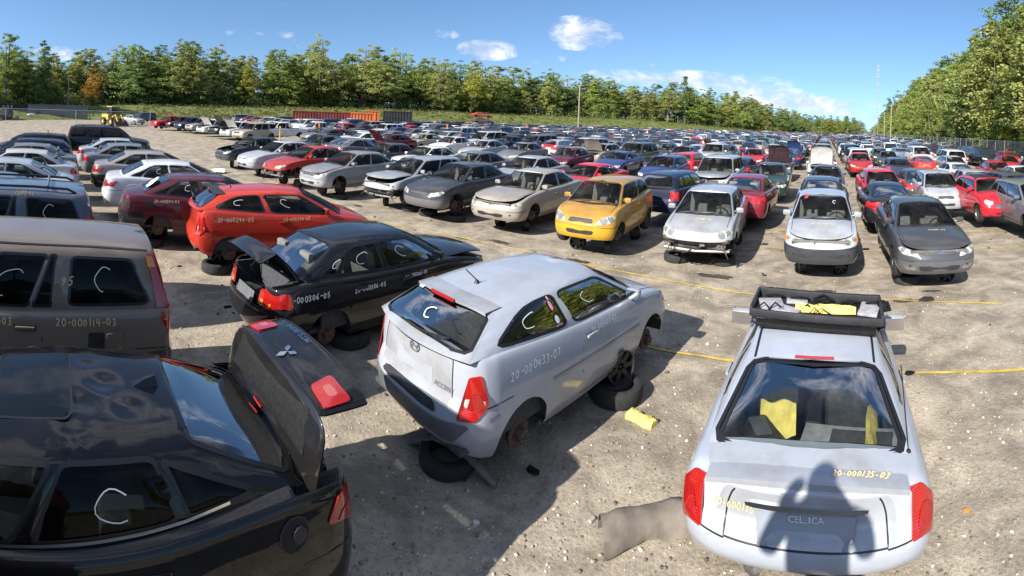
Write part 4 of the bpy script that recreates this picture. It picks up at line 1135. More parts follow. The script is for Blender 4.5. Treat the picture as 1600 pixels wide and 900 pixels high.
    if lod < 2:
        if s.mirrors:
            for sg in (1, -1):
                p = s.side(sg)(.085, .12)
                rot = (0, 0, 0) if sg > 0 else (0, 0, 0)
                add('side_mirror', SH['mirror'] if sg > 0 else mirrored(SH['mirror']), tuple(p), rot, painted=True, key='mirror%d' % sg)
                if kind == 'celica': parts[-1]['sc'] = 1.35
                if lod == 0: add('mirror_glass', SH['mirror_glass'] if sg > 0 else mirrored(SH['mirror_glass']), par='mirror%d' % sg, key='mg%d' % sg)
        if lod == 0:
            for j, (a, b) in enumerate(s.doors):
                for sg, q in ((1, 'L'), (-1, 'R')):
                    x = b + .17; z = pch(s.zs, x) - .14
                    add('door_handle', SH['handle'] if sg > 0 else mirrored(SH['handle']), tuple(s.SX(sg)(x, z)), par='door%d%s' % (j, q), painted=True, key='h%d%s' % (j, q))
    # cabin fittings
    if lod < 2:
        dk = '_dark' if kind in DARK_SEATS else ''
        zf = lin(s.z0, 0) + .13
        xs_ = s.A0 - 1.12
        low = s.rz[1][1] < 1.36
        for y in (-.36, .36): add('front_seat', SH['seat_low' if low else 'seat' + dk], (xs_ - (.1 if low else 0), y * s.W / 1.72, zf + (.04 if low else .12)), key='seat%d' % (y > 0))
        if lod == 0 and kind != 'pickup' and not low: add('rear_seat', SH['rear_seat' + dk], (max(xs_ - .92, s.C0 + .25), 0, zf + .12))
        fb = MB()
        fb.box(((s.A0 + s.C0) / 2, 0, zf), (s.A0 - s.C0 + .1, s.W * .82, .05), 'seat_dark')
        db = MB()
        zd = pch(s.zs, s.A0 - .3)
        db.box((s.A0 - .18, 0, zd - .10), (.55, s.W * .80, .16), 'black_plastic', None, .05)
        db.box((s.A0 - .36, 0, zd - .32), (.25, s.W * .78, .34), 'black_plastic', None, .04)
        add('dashboard', db.mesh('dashboard'))
        if lod == 0:
            for sg in (1, -1):
                fb.box(((s.A0 + s.C0) / 2, sg * (s.W / 2 - .13), zf + .28), (s.A0 - s.C0 - .5, .05, .54), 'seat_dark')
            fb.box((xs_ + .05, 0, zf + .14), (.9, .16, .2), 'black_plastic', None, .03)
            if not s.Hatch and not s.bed: fb.box((s.C0 + .30, 0, pch(s.zs, s.C0) - .05), (.55, s.W * .70, .03), 'seat_dark')
        add('cabin_floor', fb.mesh('cabin_floor'))
        add('steering_wheel', SH['steer'], (s.A0 - .55, .36 * s.W / 1.72, zd - .05), (0, -1.15, 0))
        if lod == 0:
            rm = MB(); p = s.end(True)(0, .9) - Vector((.10, 0, .05)); rm.box(p, (.03, .22, .06), 'trim_black', None, .01); rm.tube([p, p + Vector((.08, 0, .05))], .01, 'trim_black', 5)
            add('rear_view_mirror', rm.mesh('rear_view_mirror'))
            wb = MB(); e = s.end(True)
            for u in (-.55, .12): ribbon(wb, e, [(u, .0), (u + .55, .06)], .02, .018, 'trim_black', sub=4)
            add('wiper', wb.mesh('wiper'))
    if s.bed:
        bb = MB(); x0, x1 = s.C0 - .05, s.Lr + .06
        bb.box(((x0 + x1) / 2, 0, .62), (x0 - x1, s.W * .80, .04), 'black_plastic')
        for sg in (1, -1): bb.box(((x0 + x1) / 2, sg * s.W * .40, .80), (x0 - x1, .03, .38), 'black_plastic')
        bb.box((x0, 0, .82), (.03, s.W * .8, .42), 'black_plastic'); bb.box((x1, 0, .82), (.04, s.W * .8, .40), 'black_plastic')
        add('cargo_bed', bb.mesh('cargo_bed'))
    PROTO[(kind, lod)] = (s, parts)
    return PROTO[(kind, lod)]

_MIR = {}
def mirrored(me):
    if me.name not in _MIR:
        m = me.copy(); m.name = me.name.split('.')[0]
        for v in m.vertices: v.co.y = -v.co.y
        m.flip_normals(); _MIR[me.name] = m
    return _MIR[me.name]

_ONE = {}
def merged_mesh(kind, lod, wheels=True):
    """the same car as a single mesh, for those too far away to show their parts"""
    k = (kind, lod, wheels)
    if k in _ONE: return _ONE[k]
    s, parts = proto(kind, lod)
    bm = bmesh.new(); mats = []
    for p in parts:
        me = p['me']; base = len(bm.faces); 
        off = Vector(p['loc'])
        n0 = len(bm.verts); bm.verts.ensure_lookup_table()
        vs = [bm.verts.new(v.co + off) for v in me.vertices]
        for pl in me.polygons:
            m = me.materials[pl.material_index].name
            if m not in mats: mats.append(m)
            try: f = bm.faces.new([vs[i] for i in pl.vertices])
            except ValueError: continue
            f.material_index = mats.index(m); f.smooth = True
    for ax in (s.axf, s.axr):
        for sg in (1, -1):
            if not wheels: continue
            M = Matrix.Translation((ax, sg * (s.W / 2 - .12), s.wz - .02)) @ Matrix.Rotation(math.pi / 2, 4, 'X')
            r = bmesh.ops.create_cone(bm, cap_ends=True, segments=10, radius1=.30, radius2=.30, depth=.2, matrix=M)
            if 'rubber' not in mats: mats.append('rubber')
            if 'steel' not in mats: mats.append('steel')
            for f in {f for v in r['verts'] for f in v.link_faces}: f.material_index = mats.index('rubber')
            M2 = Matrix.Translation((ax, sg * (s.W / 2 - .018), s.wz - .02)) @ Matrix.Rotation(math.pi / 2, 4, 'X')
            r = bmesh.ops.create_cone(bm, cap_ends=True, segments=8, radius1=.17, radius2=.17, depth=.02, matrix=M2)
            for f in {f for v in r['verts'] for f in v.link_faces}: f.material_index = mats.index('steel')
    bmesh.ops.recalc_face_normals(bm, faces=[f for f in bm.faces])
    for e in bm.edges:
        if len(e.link_faces) == 2 and e.calc_face_angle(0) > .8: e.smooth = False
    me = bpy.data.meshes.new('car'); bm.to_mesh(me); bm.free()
    for m in mats: me.materials.append(MATS[m])
    _ONE[k] = me
    return me

def car(kind, pos, heading, color, label, cat='car', group=None, name=None, lod=0, lift=.22, hood=0.0, lid=0.0, skip=(), wheels='hub', bumper=None, rbumper=None,
        pitch=0.0, roll=0.0, stripped=False, panel=None):
    """heading in degrees clockwise from +Y; wheels: 'hub' (bare hubs), 'rim_alloy', 'rim_black', 'rim_steel' or None"""
    rz = math.pi / 2 - rad(heading)
    nm = name or KIND_NAME.get(kind, 'parked_car')
    loc = (pos[0], pos[1], lift)
    if lod >= 2:
        o = put(nm, merged_mesh(kind, lod), None, loc, (0, pitch, rz), color)
        tag(o, label, cat, group); return o, None, {}
    s, parts = proto(kind, lod)
    root = empty(nm, loc, 0, label, cat, group); root.rotation_euler = (roll, pitch, rz)
    ob = {}
    for p in parts:
        k = p['key']
        if k in skip or p['name'] in skip or (p['par'] and p['par'] in skip): continue
        c = color
        if k == 'front_bumper' and bumper: c = bumper
        if k == 'rear_bumper' and rbumper: c = rbumper
        if panel and k in panel: c = panel[k]
        o = put(p['name'], p['me'], ob[p['par']] if p['par'] else root, p['loc'] if not (p['par'] and p['name'] == 'door_handle') else p['loc'], p['rot'], c)
        if 'sc' in p: o.scale = (p['sc'],) * 3
        if k == 'hood': o.rotation_euler = (0, -hood, 0)
        if k == 'lid': o.rotation_euler = (0, lid, 0)
        ob[k] = o
    for ai, ax in enumerate((s.axf, s.axr)):
        for sg in (1, -1):
            w = wheels[ai * 2 + (sg < 0)] if isinstance(wheels, (list, tuple)) else wheels
            if not w: continue
            p = (ax, sg * (s.W / 2 - .13), s.wz - .02)
            if w == 'hub':
                if lod == 0: ob['hub%d%d' % (ai, sg)] = put('brake_hub', SH['hub'], root, p, (0, 0, 0 if sg < 0 else math.pi))
            else:
                t = put('wheel', SH['tyre'], root, p, (0, RNG.uniform(0, 1), 0))
                put('rim', SH[w], t)
                ob['wheel%d%d' % (ai, sg)] = t
    if abs(hood) > .02 or 'hood' in skip:
        w_, l_ = s.W * .72, (s.Lf - s.A0) * .92
        put('engine', engine_mesh('engine', w_, l_), root, ((s.A0 + s.Lf) / 2 - .04, 0, pch(s.zs, s.A0 + .5) - .13))
    if stripped: put('bumper_beam', stripped_front_mesh('bumper_beam', s), root)
    return root, s, ob
# ------------------------------------------------------------------ ground
def gravel_mat():
    m, nt, N, Lk, P = nodemat('gravel')
    tc = N.new('ShaderNodeTexCoord'); V = tc.outputs['Object']
    def noise_(sc, det=6, ro=.6, dist=0):
        n = N.new('ShaderNodeTexNoise'); n.inputs['Scale'].default_value = sc; n.inputs['Detail'].default_value = det
        n.inputs['Roughness'].default_value = ro; n.inputs['Distortion'].default_value = dist; Lk.new(V, n.inputs['Vector']); return n.outputs[0]
    def ramp(src, stops):
        r = N.new('ShaderNodeValToRGB'); Lk.new(src, r.inputs[0])
        while len(r.color_ramp.elements) < len(stops): r.color_ramp.elements.new(.5)
        for e, (p, c) in zip(r.color_ramp.elements, stops): e.position = p; e.color = (*c, 1)
        return r.outputs[0]
    def mix(f, a, b, mode='MIX'):
        x = N.new('ShaderNodeMix'); x.data_type = 'RGBA'; x.blend_type = mode
        for k, v in ((0, f), (6, a), (7, b)):
            if isinstance(v, (float, int)): x.inputs[k].default_value = v
            elif isinstance(v, tuple): x.inputs[k].default_value = (*v, 1)
            else: Lk.new(v, x.inputs[k])
        return x.outputs[2]
    base = ramp(noise_(.9, 8, .62), [(.28, (.32, .27, .20)), (.50, (.455, .39, .30)), (.74, (.55, .48, .375))])
    # single stones in three sizes
    hs = []
    for sc, k in ((24, .75), (52, .8), (110, .7)):
        v = N.new('ShaderNodeTexVoronoi'); v.inputs['Scale'].default_value = sc; Lk.new(V, v.inputs['Vector'])
        col = ramp(v.outputs['Color'], [(.0, (.17, .135, .095)), (.35, (.34, .278, .20)), (.7, (.50, .425, .325)), (1, (.60, .53, .43))])
        mk = N.new('ShaderNodeMath'); mk.operation = 'LESS_THAN'; Lk.new(v.outputs['Distance'], mk.inputs[0]); mk.inputs[1].default_value = .36
        m2 = N.new('ShaderNodeMath'); m2.operation = 'MULTIPLY'; Lk.new(mk.outputs[0], m2.inputs[0]); m2.inputs[1].default_value = k
        base = mix(m2.outputs[0], base, col)
        hs.append((v.outputs['Distance'], sc))
    # oil stains and damp patches
    st = N.new('ShaderNodeMapRange'); Lk.new(noise_(.55, 9, .68, .6), st.inputs[0]); st.inputs[1].default_value = .56; st.inputs[2].default_value = .72; st.inputs[3].default_value = 0; st.inputs[4].default_value = .34
    base = mix(st.outputs[0], base, (.085, .075, .065))
    s2 = N.new('ShaderNodeMapRange'); Lk.new(noise_(2.8, 7, .7), s2.inputs[0]); s2.inputs[1].default_value = .58; s2.inputs[2].default_value = .72; s2.inputs[3].default_value = 0; s2.inputs[4].default_value = .28
    base = mix(s2.outputs[0], base, (.13, .105, .08))
    # the strips where the cars stand are black with oil and trodden dirt; the near strip's colour also deepens the shadows there; the lanes stay pale
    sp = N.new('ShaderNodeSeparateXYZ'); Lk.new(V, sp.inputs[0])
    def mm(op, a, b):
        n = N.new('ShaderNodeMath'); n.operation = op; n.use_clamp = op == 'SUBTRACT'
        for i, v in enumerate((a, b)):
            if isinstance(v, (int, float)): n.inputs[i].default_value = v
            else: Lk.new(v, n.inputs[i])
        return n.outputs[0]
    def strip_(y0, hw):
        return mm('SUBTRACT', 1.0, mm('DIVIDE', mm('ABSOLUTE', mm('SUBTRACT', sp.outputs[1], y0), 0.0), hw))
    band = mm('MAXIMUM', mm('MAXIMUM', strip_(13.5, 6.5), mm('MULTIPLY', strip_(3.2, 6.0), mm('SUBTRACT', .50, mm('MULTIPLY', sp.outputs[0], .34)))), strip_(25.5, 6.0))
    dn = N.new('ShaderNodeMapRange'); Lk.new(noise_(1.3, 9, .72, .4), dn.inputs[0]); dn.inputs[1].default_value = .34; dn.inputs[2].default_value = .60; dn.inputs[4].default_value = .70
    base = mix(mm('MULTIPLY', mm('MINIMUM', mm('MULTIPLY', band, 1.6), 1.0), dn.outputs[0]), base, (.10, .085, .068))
    Lk.new(base, P.inputs['Base Color'])
    P.inputs['Roughness'].default_value = .95
    P.inputs['Specular IOR Level'].default_value = .2
    h = None
    for d, sc in hs:
        q = N.new('ShaderNodeMath'); q.operation = 'MULTIPLY'; Lk.new(d, q.inputs[0]); q.inputs[1].default_value = -1.0 / sc * 10
        h = q.outputs[0] if h is None else N.new('ShaderNodeMath').outputs[0] if False else _addn(N, Lk, h, q.outputs[0])
    b = N.new('ShaderNodeBump'); b.inputs['Strength'].default_value = .5; b.inputs['Distance'].default_value = .02
    Lk.new(h, b.inputs['Height']); Lk.new(b.outputs[0], P.inputs['Normal'])
    MATS['gravel'] = m
def _addn(N, Lk, a, b):
    x = N.new('ShaderNodeMath'); x.operation = 'ADD'; Lk.new(a, x.inputs[0]); Lk.new(b, x.inputs[1]); return x.outputs[0]
gravel_mat()

def soil_mat(name, cols, sc):
    m, nt, N, Lk, P = nodemat(name)
    tc = N.new('ShaderNodeTexCoord')
    n = N.new('ShaderNodeTexNoise'); n.inputs['Scale'].default_value = sc; n.inputs['Detail'].default_value = 10; n.inputs['Roughness'].default_value = .7; Lk.new(tc.outputs['Object'], n.inputs['Vector'])
    r = N.new('ShaderNodeValToRGB'); Lk.new(n.outputs[0], r.inputs[0])
    while len(r.color_ramp.elements) < len(cols): r.color_ramp.elements.new(.5)
    for e, (p, c) in zip(r.color_ramp.elements, cols): e.position = p; e.color = (*c, 1)
    Lk.new(r.outputs[0], P.inputs['Base Color']); P.inputs['Roughness'].default_value = 1; P.inputs['Specular IOR Level'].default_value = .1
    b = N.new('ShaderNodeBump'); b.inputs['Strength'].default_value = .8; b.inputs['Distance'].default_value = .3; Lk.new(n.outputs[0], b.inputs['Height']); Lk.new(b.outputs[0], P.inputs['Normal'])
    MATS[name] = m
soil_mat('meadow', [(.3, (.055, .075, .025)), (.5, (.10, .125, .04)), (.68, (.17, .165, .065))], .35)
soil_mat('bank', [(.30, (.075, .095, .028)), (.5, (.125, .145, .045)), (.62, (.18, .17, .065)), (.76, (.27, .22, .14))], .22)

S_ = 3000
tag(put('ground', mesh('ground', [(-S_, -S_, -.03), (S_, -S_, -.03), (S_, S_, -.03), (-S_, S_, -.03)], [(0, 1, 2, 3)], 'meadow')), kind='structure')
LOT = [(-130, -70), (60, -70), (21.5, -20), (21.5, 270), (-20, 262), (-90, 190), (-150, 70)]
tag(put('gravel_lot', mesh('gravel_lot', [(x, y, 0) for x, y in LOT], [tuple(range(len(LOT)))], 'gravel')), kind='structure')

# loose stones near the camera
def stones():
    r = random.Random(3); vs, fs = [], []
    ico = bmesh.new(); bmesh.ops.create_icosphere(ico, subdivisions=1, radius=1); ico.verts.index_update()
    iv = [v.co.copy() for v in ico.verts]; jf = [[v.index for v in f.verts] for f in ico.faces]; ico.free()
    for k in range(6000):
        d = 3 + 12 * r.random() ** 1.7; a = AZ + rad(r.uniform(-45, 62))
        x, y = d * math.sin(a), d * math.cos(a); s = .005 + .012 * r.random() ** 2.2
        if r.random() < .006: s = r.uniform(.02, .032)
        R_ = Matrix.Rotation(r.uniform(0, 6.3), 3, 'Z'); b = len(vs)
        for v in iv: q = R_ @ Vector((v.x * s * 1.3, v.y * s, v.z * s * .7)) * r.uniform(.85, 1.15); vs.append((x + q.x, y + q.y, s * .35 + q.z))
        fs += [[b + i for i in f] for f in jf]
    m, nt, N, Lk, P = nodemat('pebble')
    g = N.new('ShaderNodeNewGeometry'); rp = N.new('ShaderNodeValToRGB'); Lk.new(g.outputs['Random Per Island'], rp.inputs[0])
    rp.color_ramp.elements.new(.6)
    for q, (p, c) in zip(rp.color_ramp.elements, ((0, (.10, .085, .07)), (.6, (.33, .285, .23)), (1, (.62, .57, .50)))): q.position = p; q.color = (*c, 1)
    Lk.new(rp.outputs[0], P.inputs['Base Color']); P.inputs['Roughness'].default_value = .9
    MATS['pebble'] = m
    return mesh('loose_stones', vs, fs, 'pebble')
tag(put('loose_stones', stones()), 'loose pale stones scattered over the gravel', kind='stuff')

# oil stained ground under the cars comes with dark sheets of its own
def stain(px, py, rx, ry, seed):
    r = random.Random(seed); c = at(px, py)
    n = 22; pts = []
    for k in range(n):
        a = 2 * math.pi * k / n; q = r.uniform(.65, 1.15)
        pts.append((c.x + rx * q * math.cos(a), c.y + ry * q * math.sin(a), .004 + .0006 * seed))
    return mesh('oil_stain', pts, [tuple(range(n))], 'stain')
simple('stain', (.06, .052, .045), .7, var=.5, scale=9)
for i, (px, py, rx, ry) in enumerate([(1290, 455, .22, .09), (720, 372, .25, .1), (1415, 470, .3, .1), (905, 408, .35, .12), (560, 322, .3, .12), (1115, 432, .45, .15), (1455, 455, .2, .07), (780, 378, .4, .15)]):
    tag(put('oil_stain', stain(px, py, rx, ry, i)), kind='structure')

# yellow lines along the rows
def line(pts, w=.09, z=.010, seed=0):
    r = random.Random(seed); P = []
    for a, b in zip(pts, pts[1:]):
        n = max(2, int((b - a).length / .35))
        P += [a.lerp(b, k / n) + Vector((r.uniform(-.018, .018), r.uniform(-.018, .018), 0)) for k in range(n)]
    P.append(pts[-1]); vs = []
    for i, p in enumerate(P):
        t = (P[min(i + 1, len(P) - 1)] - P[max(i - 1, 0)]).normalized(); s = Vector((-t.y, t.x, 0)) * w / 2 * r.uniform(.75, 1.15)
        vs += [(p.x - s.x, p.y - s.y, z), (p.x + s.x, p.y + s.y, z)]
    return mesh('yellow_line', vs, [(2 * i, 2 * i + 1, 2 * i + 3, 2 * i + 2) for i in range(len(P) - 1)], 'yellow_paint')
LINES = [[(470, 312), (540, 331), (640, 357), (720, 371), (790, 386), (860, 402), (930, 417), (1000, 430), (1090, 447), (1180, 461), (1300, 464), (1380, 468), (1470, 472), (1565, 475)],
         [(1005, 541), (1060, 552), (1130, 562), (1200, 571), (1300, 578), (1415, 583), (1500, 582), (1600, 578), (1680, 577)]]
for i, L_ in enumerate(LINES): tag(put('yellow_line', line([at(*p) for p in L_], .055, .010 + .002 * i, i)), kind='structure')
for i, (x0, x1, y) in enumerate([(-4.5, 9, 13.3), (-4.5, 12, 15.6), (-4.5, 14, 19.4), (-4.5, 16, 26.2), (-4, 16, 30), (-60, -22, 14.5), (-62, -30, 12.2)]):
    tag(put('yellow_line', line([Vector((x0, y, 0)), Vector(((x0 + x1) / 2, y + .1, 0)), Vector((x1, y, 0))], .065, .011, 20 + i)), kind='structure')

# ------------------------------------------------------------------ wood edge: where the trees stand, by photo column: (column, distance, crown height)
TREE_PATH = [(-120, 112, 15), (0, 115, 15.5), (150, 128, 16.5), (300, 138, 19.5), (400, 142, 19), (500, 150, 22), (600, 155, 22), (700, 165, 22), (800, 178, 19.5), (900, 192, 19), (1000, 205, 19), (1080, 220, 21), (1150, 238, 19), (1220, 262, 15), (1290, 300, 12.5)]
def path_r(px): return lin([(p[0], p[1]) for p in TREE_PATH], px)
def path_h(px): return lin([(p[0], p[2]) for p in TREE_PATH], px)

def bank_z(px):
    return lin([(-200, 2.0), (0, 2.2), (130, 2.4), (200, 3.0), (420, 3.4), (600, 4.2), (1000, 4.4), (1100, 3.0), (1200, 1.2), (1300, .4)], px)
def bank():
    vs, fs = [], []
    cols = list(range(-300, 1340, 20))
    prof = [(-34, -.02), (-28, .25), (-23, .62), (-18, .9), (-13, 1.0), (-4, .97), (12, .95), (60, .9)]
    r = random.Random(8)
    for px in cols:
        for d, k in prof:
            p = az_r(px, path_r(px) + d + 0, 0); z = bank_z(px) * k + (r.uniform(-.25, .25) if .2 < k < 1 else 0)
            vs.append((p.x, p.y, z))
    m = len(prof)
    fs = [(i * m + j, (i + 1) * m + j, (i + 1) * m + j + 1, i * m + j + 1) for i in range(len(cols) - 1) for j in range(m - 1)]
    return mesh('grassy_bank', vs, fs, 'bank', True)
tag(put('grassy_bank', bank()), kind='structure')

# ------------------------------------------------------------------ plants
def leaf_mat(name, c1, c2, c3):
    m, nt, N, Lk, P = nodemat(name)
    oi = N.new('ShaderNodeObjectInfo'); geo = N.new('ShaderNodeNewGeometry')
    tc = N.new('ShaderNodeTexCoord'); nz = N.new('ShaderNodeTexNoise'); nz.inputs['Scale'].default_value = .55; nz.inputs['Detail'].default_value = 5; Lk.new(tc.outputs['Object'], nz.inputs['Vector'])
    ad = N.new('ShaderNodeMath'); ad.operation = 'MULTIPLY_ADD'; Lk.new(geo.outputs['Random Per Island'], ad.inputs[0]); ad.inputs[1].default_value = .42; 
    sb = N.new('ShaderNodeMath'); sb.operation = 'SUBTRACT'; Lk.new(nz.outputs[0], sb.inputs[0]); sb.inputs[1].default_value = .20
    Lk.new(sb.outputs[0], ad.inputs[2])
    r = N.new('ShaderNodeValToRGB'); Lk.new(ad.outputs[0], r.inputs[0])
    r.color_ramp.elements.new(.5)
    for e, (p, c) in zip(r.color_ramp.elements, [(.18, c1), (.48, c2), (.85, c3)]): e.position = p; e.color = (*c, 1)
    mx = N.new('ShaderNodeMix'); mx.data_type = 'RGBA'; mx.blend_type = 'MULTIPLY'; mx.inputs[0].default_value = 1
    Lk.new(r.outputs[0], mx.inputs[6]); Lk.new(oi.outputs['Color'], mx.inputs[7])
    Lk.new(mx.outputs[2], P.inputs['Base Color']); P.inputs['Roughness'].default_value = .6; P.inputs['Specular IOR Level'].default_value = .25
    tr = N.new('ShaderNodeBsdfTranslucent'); Lk.new(mx.outputs[2], tr.inputs[0])
    ms = N.new('ShaderNodeMixShader'); ms.inputs[0].default_value = .42
    Lk.new(P.outputs[0], ms.inputs[1]); Lk.new(tr.outputs[0], ms.inputs[2]); Lk.new(ms.outputs[0], N['Material Output'].inputs[0])
    MATS[name] = m
leaf_mat('leaves', (.115, .15, .043), (.24, .28, .085), (.36, .385, .145))
leaf_mat('weed_leaves', (.085, .105, .028), (.16, .18, .05), (.26, .24, .09))
simple('bark', (.14, .115, .09), .95, var=.4, scale=3, bump=.5)

import numpy as np
def leaf_cloud(centres, radii, per, size, rs, up=.35):
    """leaf-sized faces spread over clumps; returns vertices and faces as arrays"""
    out = []
    for c, rr in zip(centres, radii):
        n = max(8, int(per * rs.uniform(.7, 1.3)))
        d = rs.normal(size=(n, 3)); d /= np.linalg.norm(d, axis=1)[:, None]
        rad_ = rr * (rs.random(n) ** .45)[:, None]
        p = c + d * rad_ * np.array([1, 1, .8])
        nr = d + rs.normal(size=(n, 3)) * .55 + np.array([0, 0, up]); nr /= np.linalg.norm(nr, axis=1)[:, None]
        t = np.cross(nr, rs.normal(size=(n, 3))); t /= np.linalg.norm(t, axis=1)[:, None]
        b = np.cross(nr, t); s = (size * rs.uniform(.6, 1.35, n))[:, None]
        out.append(np.stack([p - t * s * .5, p + b * s * .34, p + t * s * .5, p - b * s * .34], 1))
    V = np.concatenate(out).reshape(-1, 3)
    return V
def quads_mesh(name, V, mat):
    n = len(V) // 4
    me = bpy.data.meshes.new(name)
    me.vertices.add(len(V)); me.vertices.foreach_set('co', V.astype(np.float32).ravel())
    me.loops.add(4 * n); me.loops.foreach_set('vertex_index', np.arange(4 * n, dtype=np.int32))
    me.polygons.add(n); me.polygons.foreach_set('loop_start', np.arange(0, 4 * n, 4, dtype=np.int32))
    try: me.polygons.foreach_set('loop_total', np.full(n, 4, dtype=np.int32))
    except Exception: pass
    me.materials.append(MATS[mat]); me.update(calc_edges=True)
    return me

def tree_proto(kind, seed):
    """a tree 10 m high with its crown: returns (trunk mesh, crown mesh)"""
    rs = np.random.RandomState(seed); r = random.Random(seed)
    H = 10.0
    mb = MB()
    lean = Vector((r.uniform(-.4, .4), r.uniform(-.4, .4), 0))
    trunk = [Vector((0, 0, -.2)), Vector((0, 0, 1.0)) + lean * .1, Vector((0, 0, 4)) + lean * .5, Vector((0, 0, 7)) + lean, Vector((0, 0, 9.3)) + lean * 1.2]
    mb.tube(trunk, [.20, .16, .12, .07, .02], 'bark', 7)
    # the crown is a bundle of pointed leaders of different heights, each a spindle of small leaf clumps
    lead = {'broad': (11, 2.5, 1.45), 'oval': (7, 1.6, 1.35), 'column': (4, .75, 1.1), 'ragged': (8, 1.8, .95), 'cone': (5, .8, 1.25)}[kind]
    base = {'broad': .4, 'oval': .4, 'column': .3, 'ragged': .8, 'cone': .3}[kind]
    cs, rr = [], []
    for k in range(lead[0]):
        a = r.uniform(0, 6.283); q = lead[1] * math.sqrt(r.random()) if k else 0
        top = H * (1.0 if k == 0 else r.uniform(.55, .97) * (1 - .12 * q / max(.6, lead[1]))); z0 = base + r.uniform(0, 1.2) + (r.uniform(0, 2.0) if k > 2 else 0)
        ax, ay = q * math.cos(a), q * math.sin(a)
        n = int((top - z0) * {'broad': 5.4, 'oval': 6.0, 'column': 7.5, 'ragged': 4.4, 'cone': 6.5}[kind])
        for _ in range(n):
            t = .97 * r.random() ** .82; w = lead[2] * r.uniform(.75, 1.2) * (math.sin(math.pi * min(1, t ** .62 * (.93 if kind == 'column' else .86) + .05)) ** .75 if kind != 'cone' else (1.03 - t) ** .8 * 1.25)
            b_ = r.uniform(0, 6.283); d = w * r.random() ** .45
            p = Vector((ax * (1 - .25 * t) + d * math.cos(b_), ay * (1 - .25 * t) + d * math.sin(b_), z0 + (top - z0) * t)) + lean * (z0 + (top - z0) * t) * .1
            cs.append(np.array(p)); rr.append(r.uniform(.30, .62) * (1.08 - .5 * t))
        s0 = Vector((0, 0, max(.6, z0 - .6))) + lean * .06
        mb.tube([s0, Vector((ax * .8, ay * .8, z0 + 1.5)), Vector((ax * .85, ay * .85, z0 + (top - z0) * .8))], [.08, .06, .012], 'bark', 5)
    V = leaf_cloud(cs, rr, {'broad': 52, 'oval': 54, 'column': 60, 'ragged': 50, 'cone': 56}[kind], .15, rs)
    return mb.mesh('trunk'), quads_mesh('crown', V, 'leaves')
PROTO_TREES = {}
for i, k in enumerate(['broad', 'broad', 'oval', 'oval', 'column', 'column', 'ragged', 'ragged', 'cone']):
    PROTO_TREES.setdefault(k, []).append(tree_proto(k, 40 + i))

TREE_TXT = {'broad': 'broad round-crowned tree', 'oval': 'oval leafy tree', 'column': 'slim upright poplar', 'ragged': 'thin gappy tree', 'cone': 'pointed tree'}
def tree(kind, x, y, z, h, tint, label, group, rng, wide=1.0):
    tm, cm = rng.choice(PROTO_TREES[kind])
    k = h / 10.0
    e = empty('tree', (x, y, z), rng.uniform(0, 6.28), label, 'tree', group)
    e.scale = (k * wide, k * wide, k)
    put('trunk', tm, e); put('crown', cm, e, color=tint)
    return e

def tints(rng, warm=0.0):
    b = rng.uniform(.92, 1.38); w = rng.random()
    if w < .04 + warm: return (1.3 * b, 1.12 * b, .62 * b)       # turning yellow
    if w < .30: return (.72 * b, .88 * b, .85 * b)                 # dark
    if w < .62: return (1.18 * b, 1.10 * b, 1.05 * b)              # dusty olive
    return (1.0 * b, 1.08 * b, .8 * b)

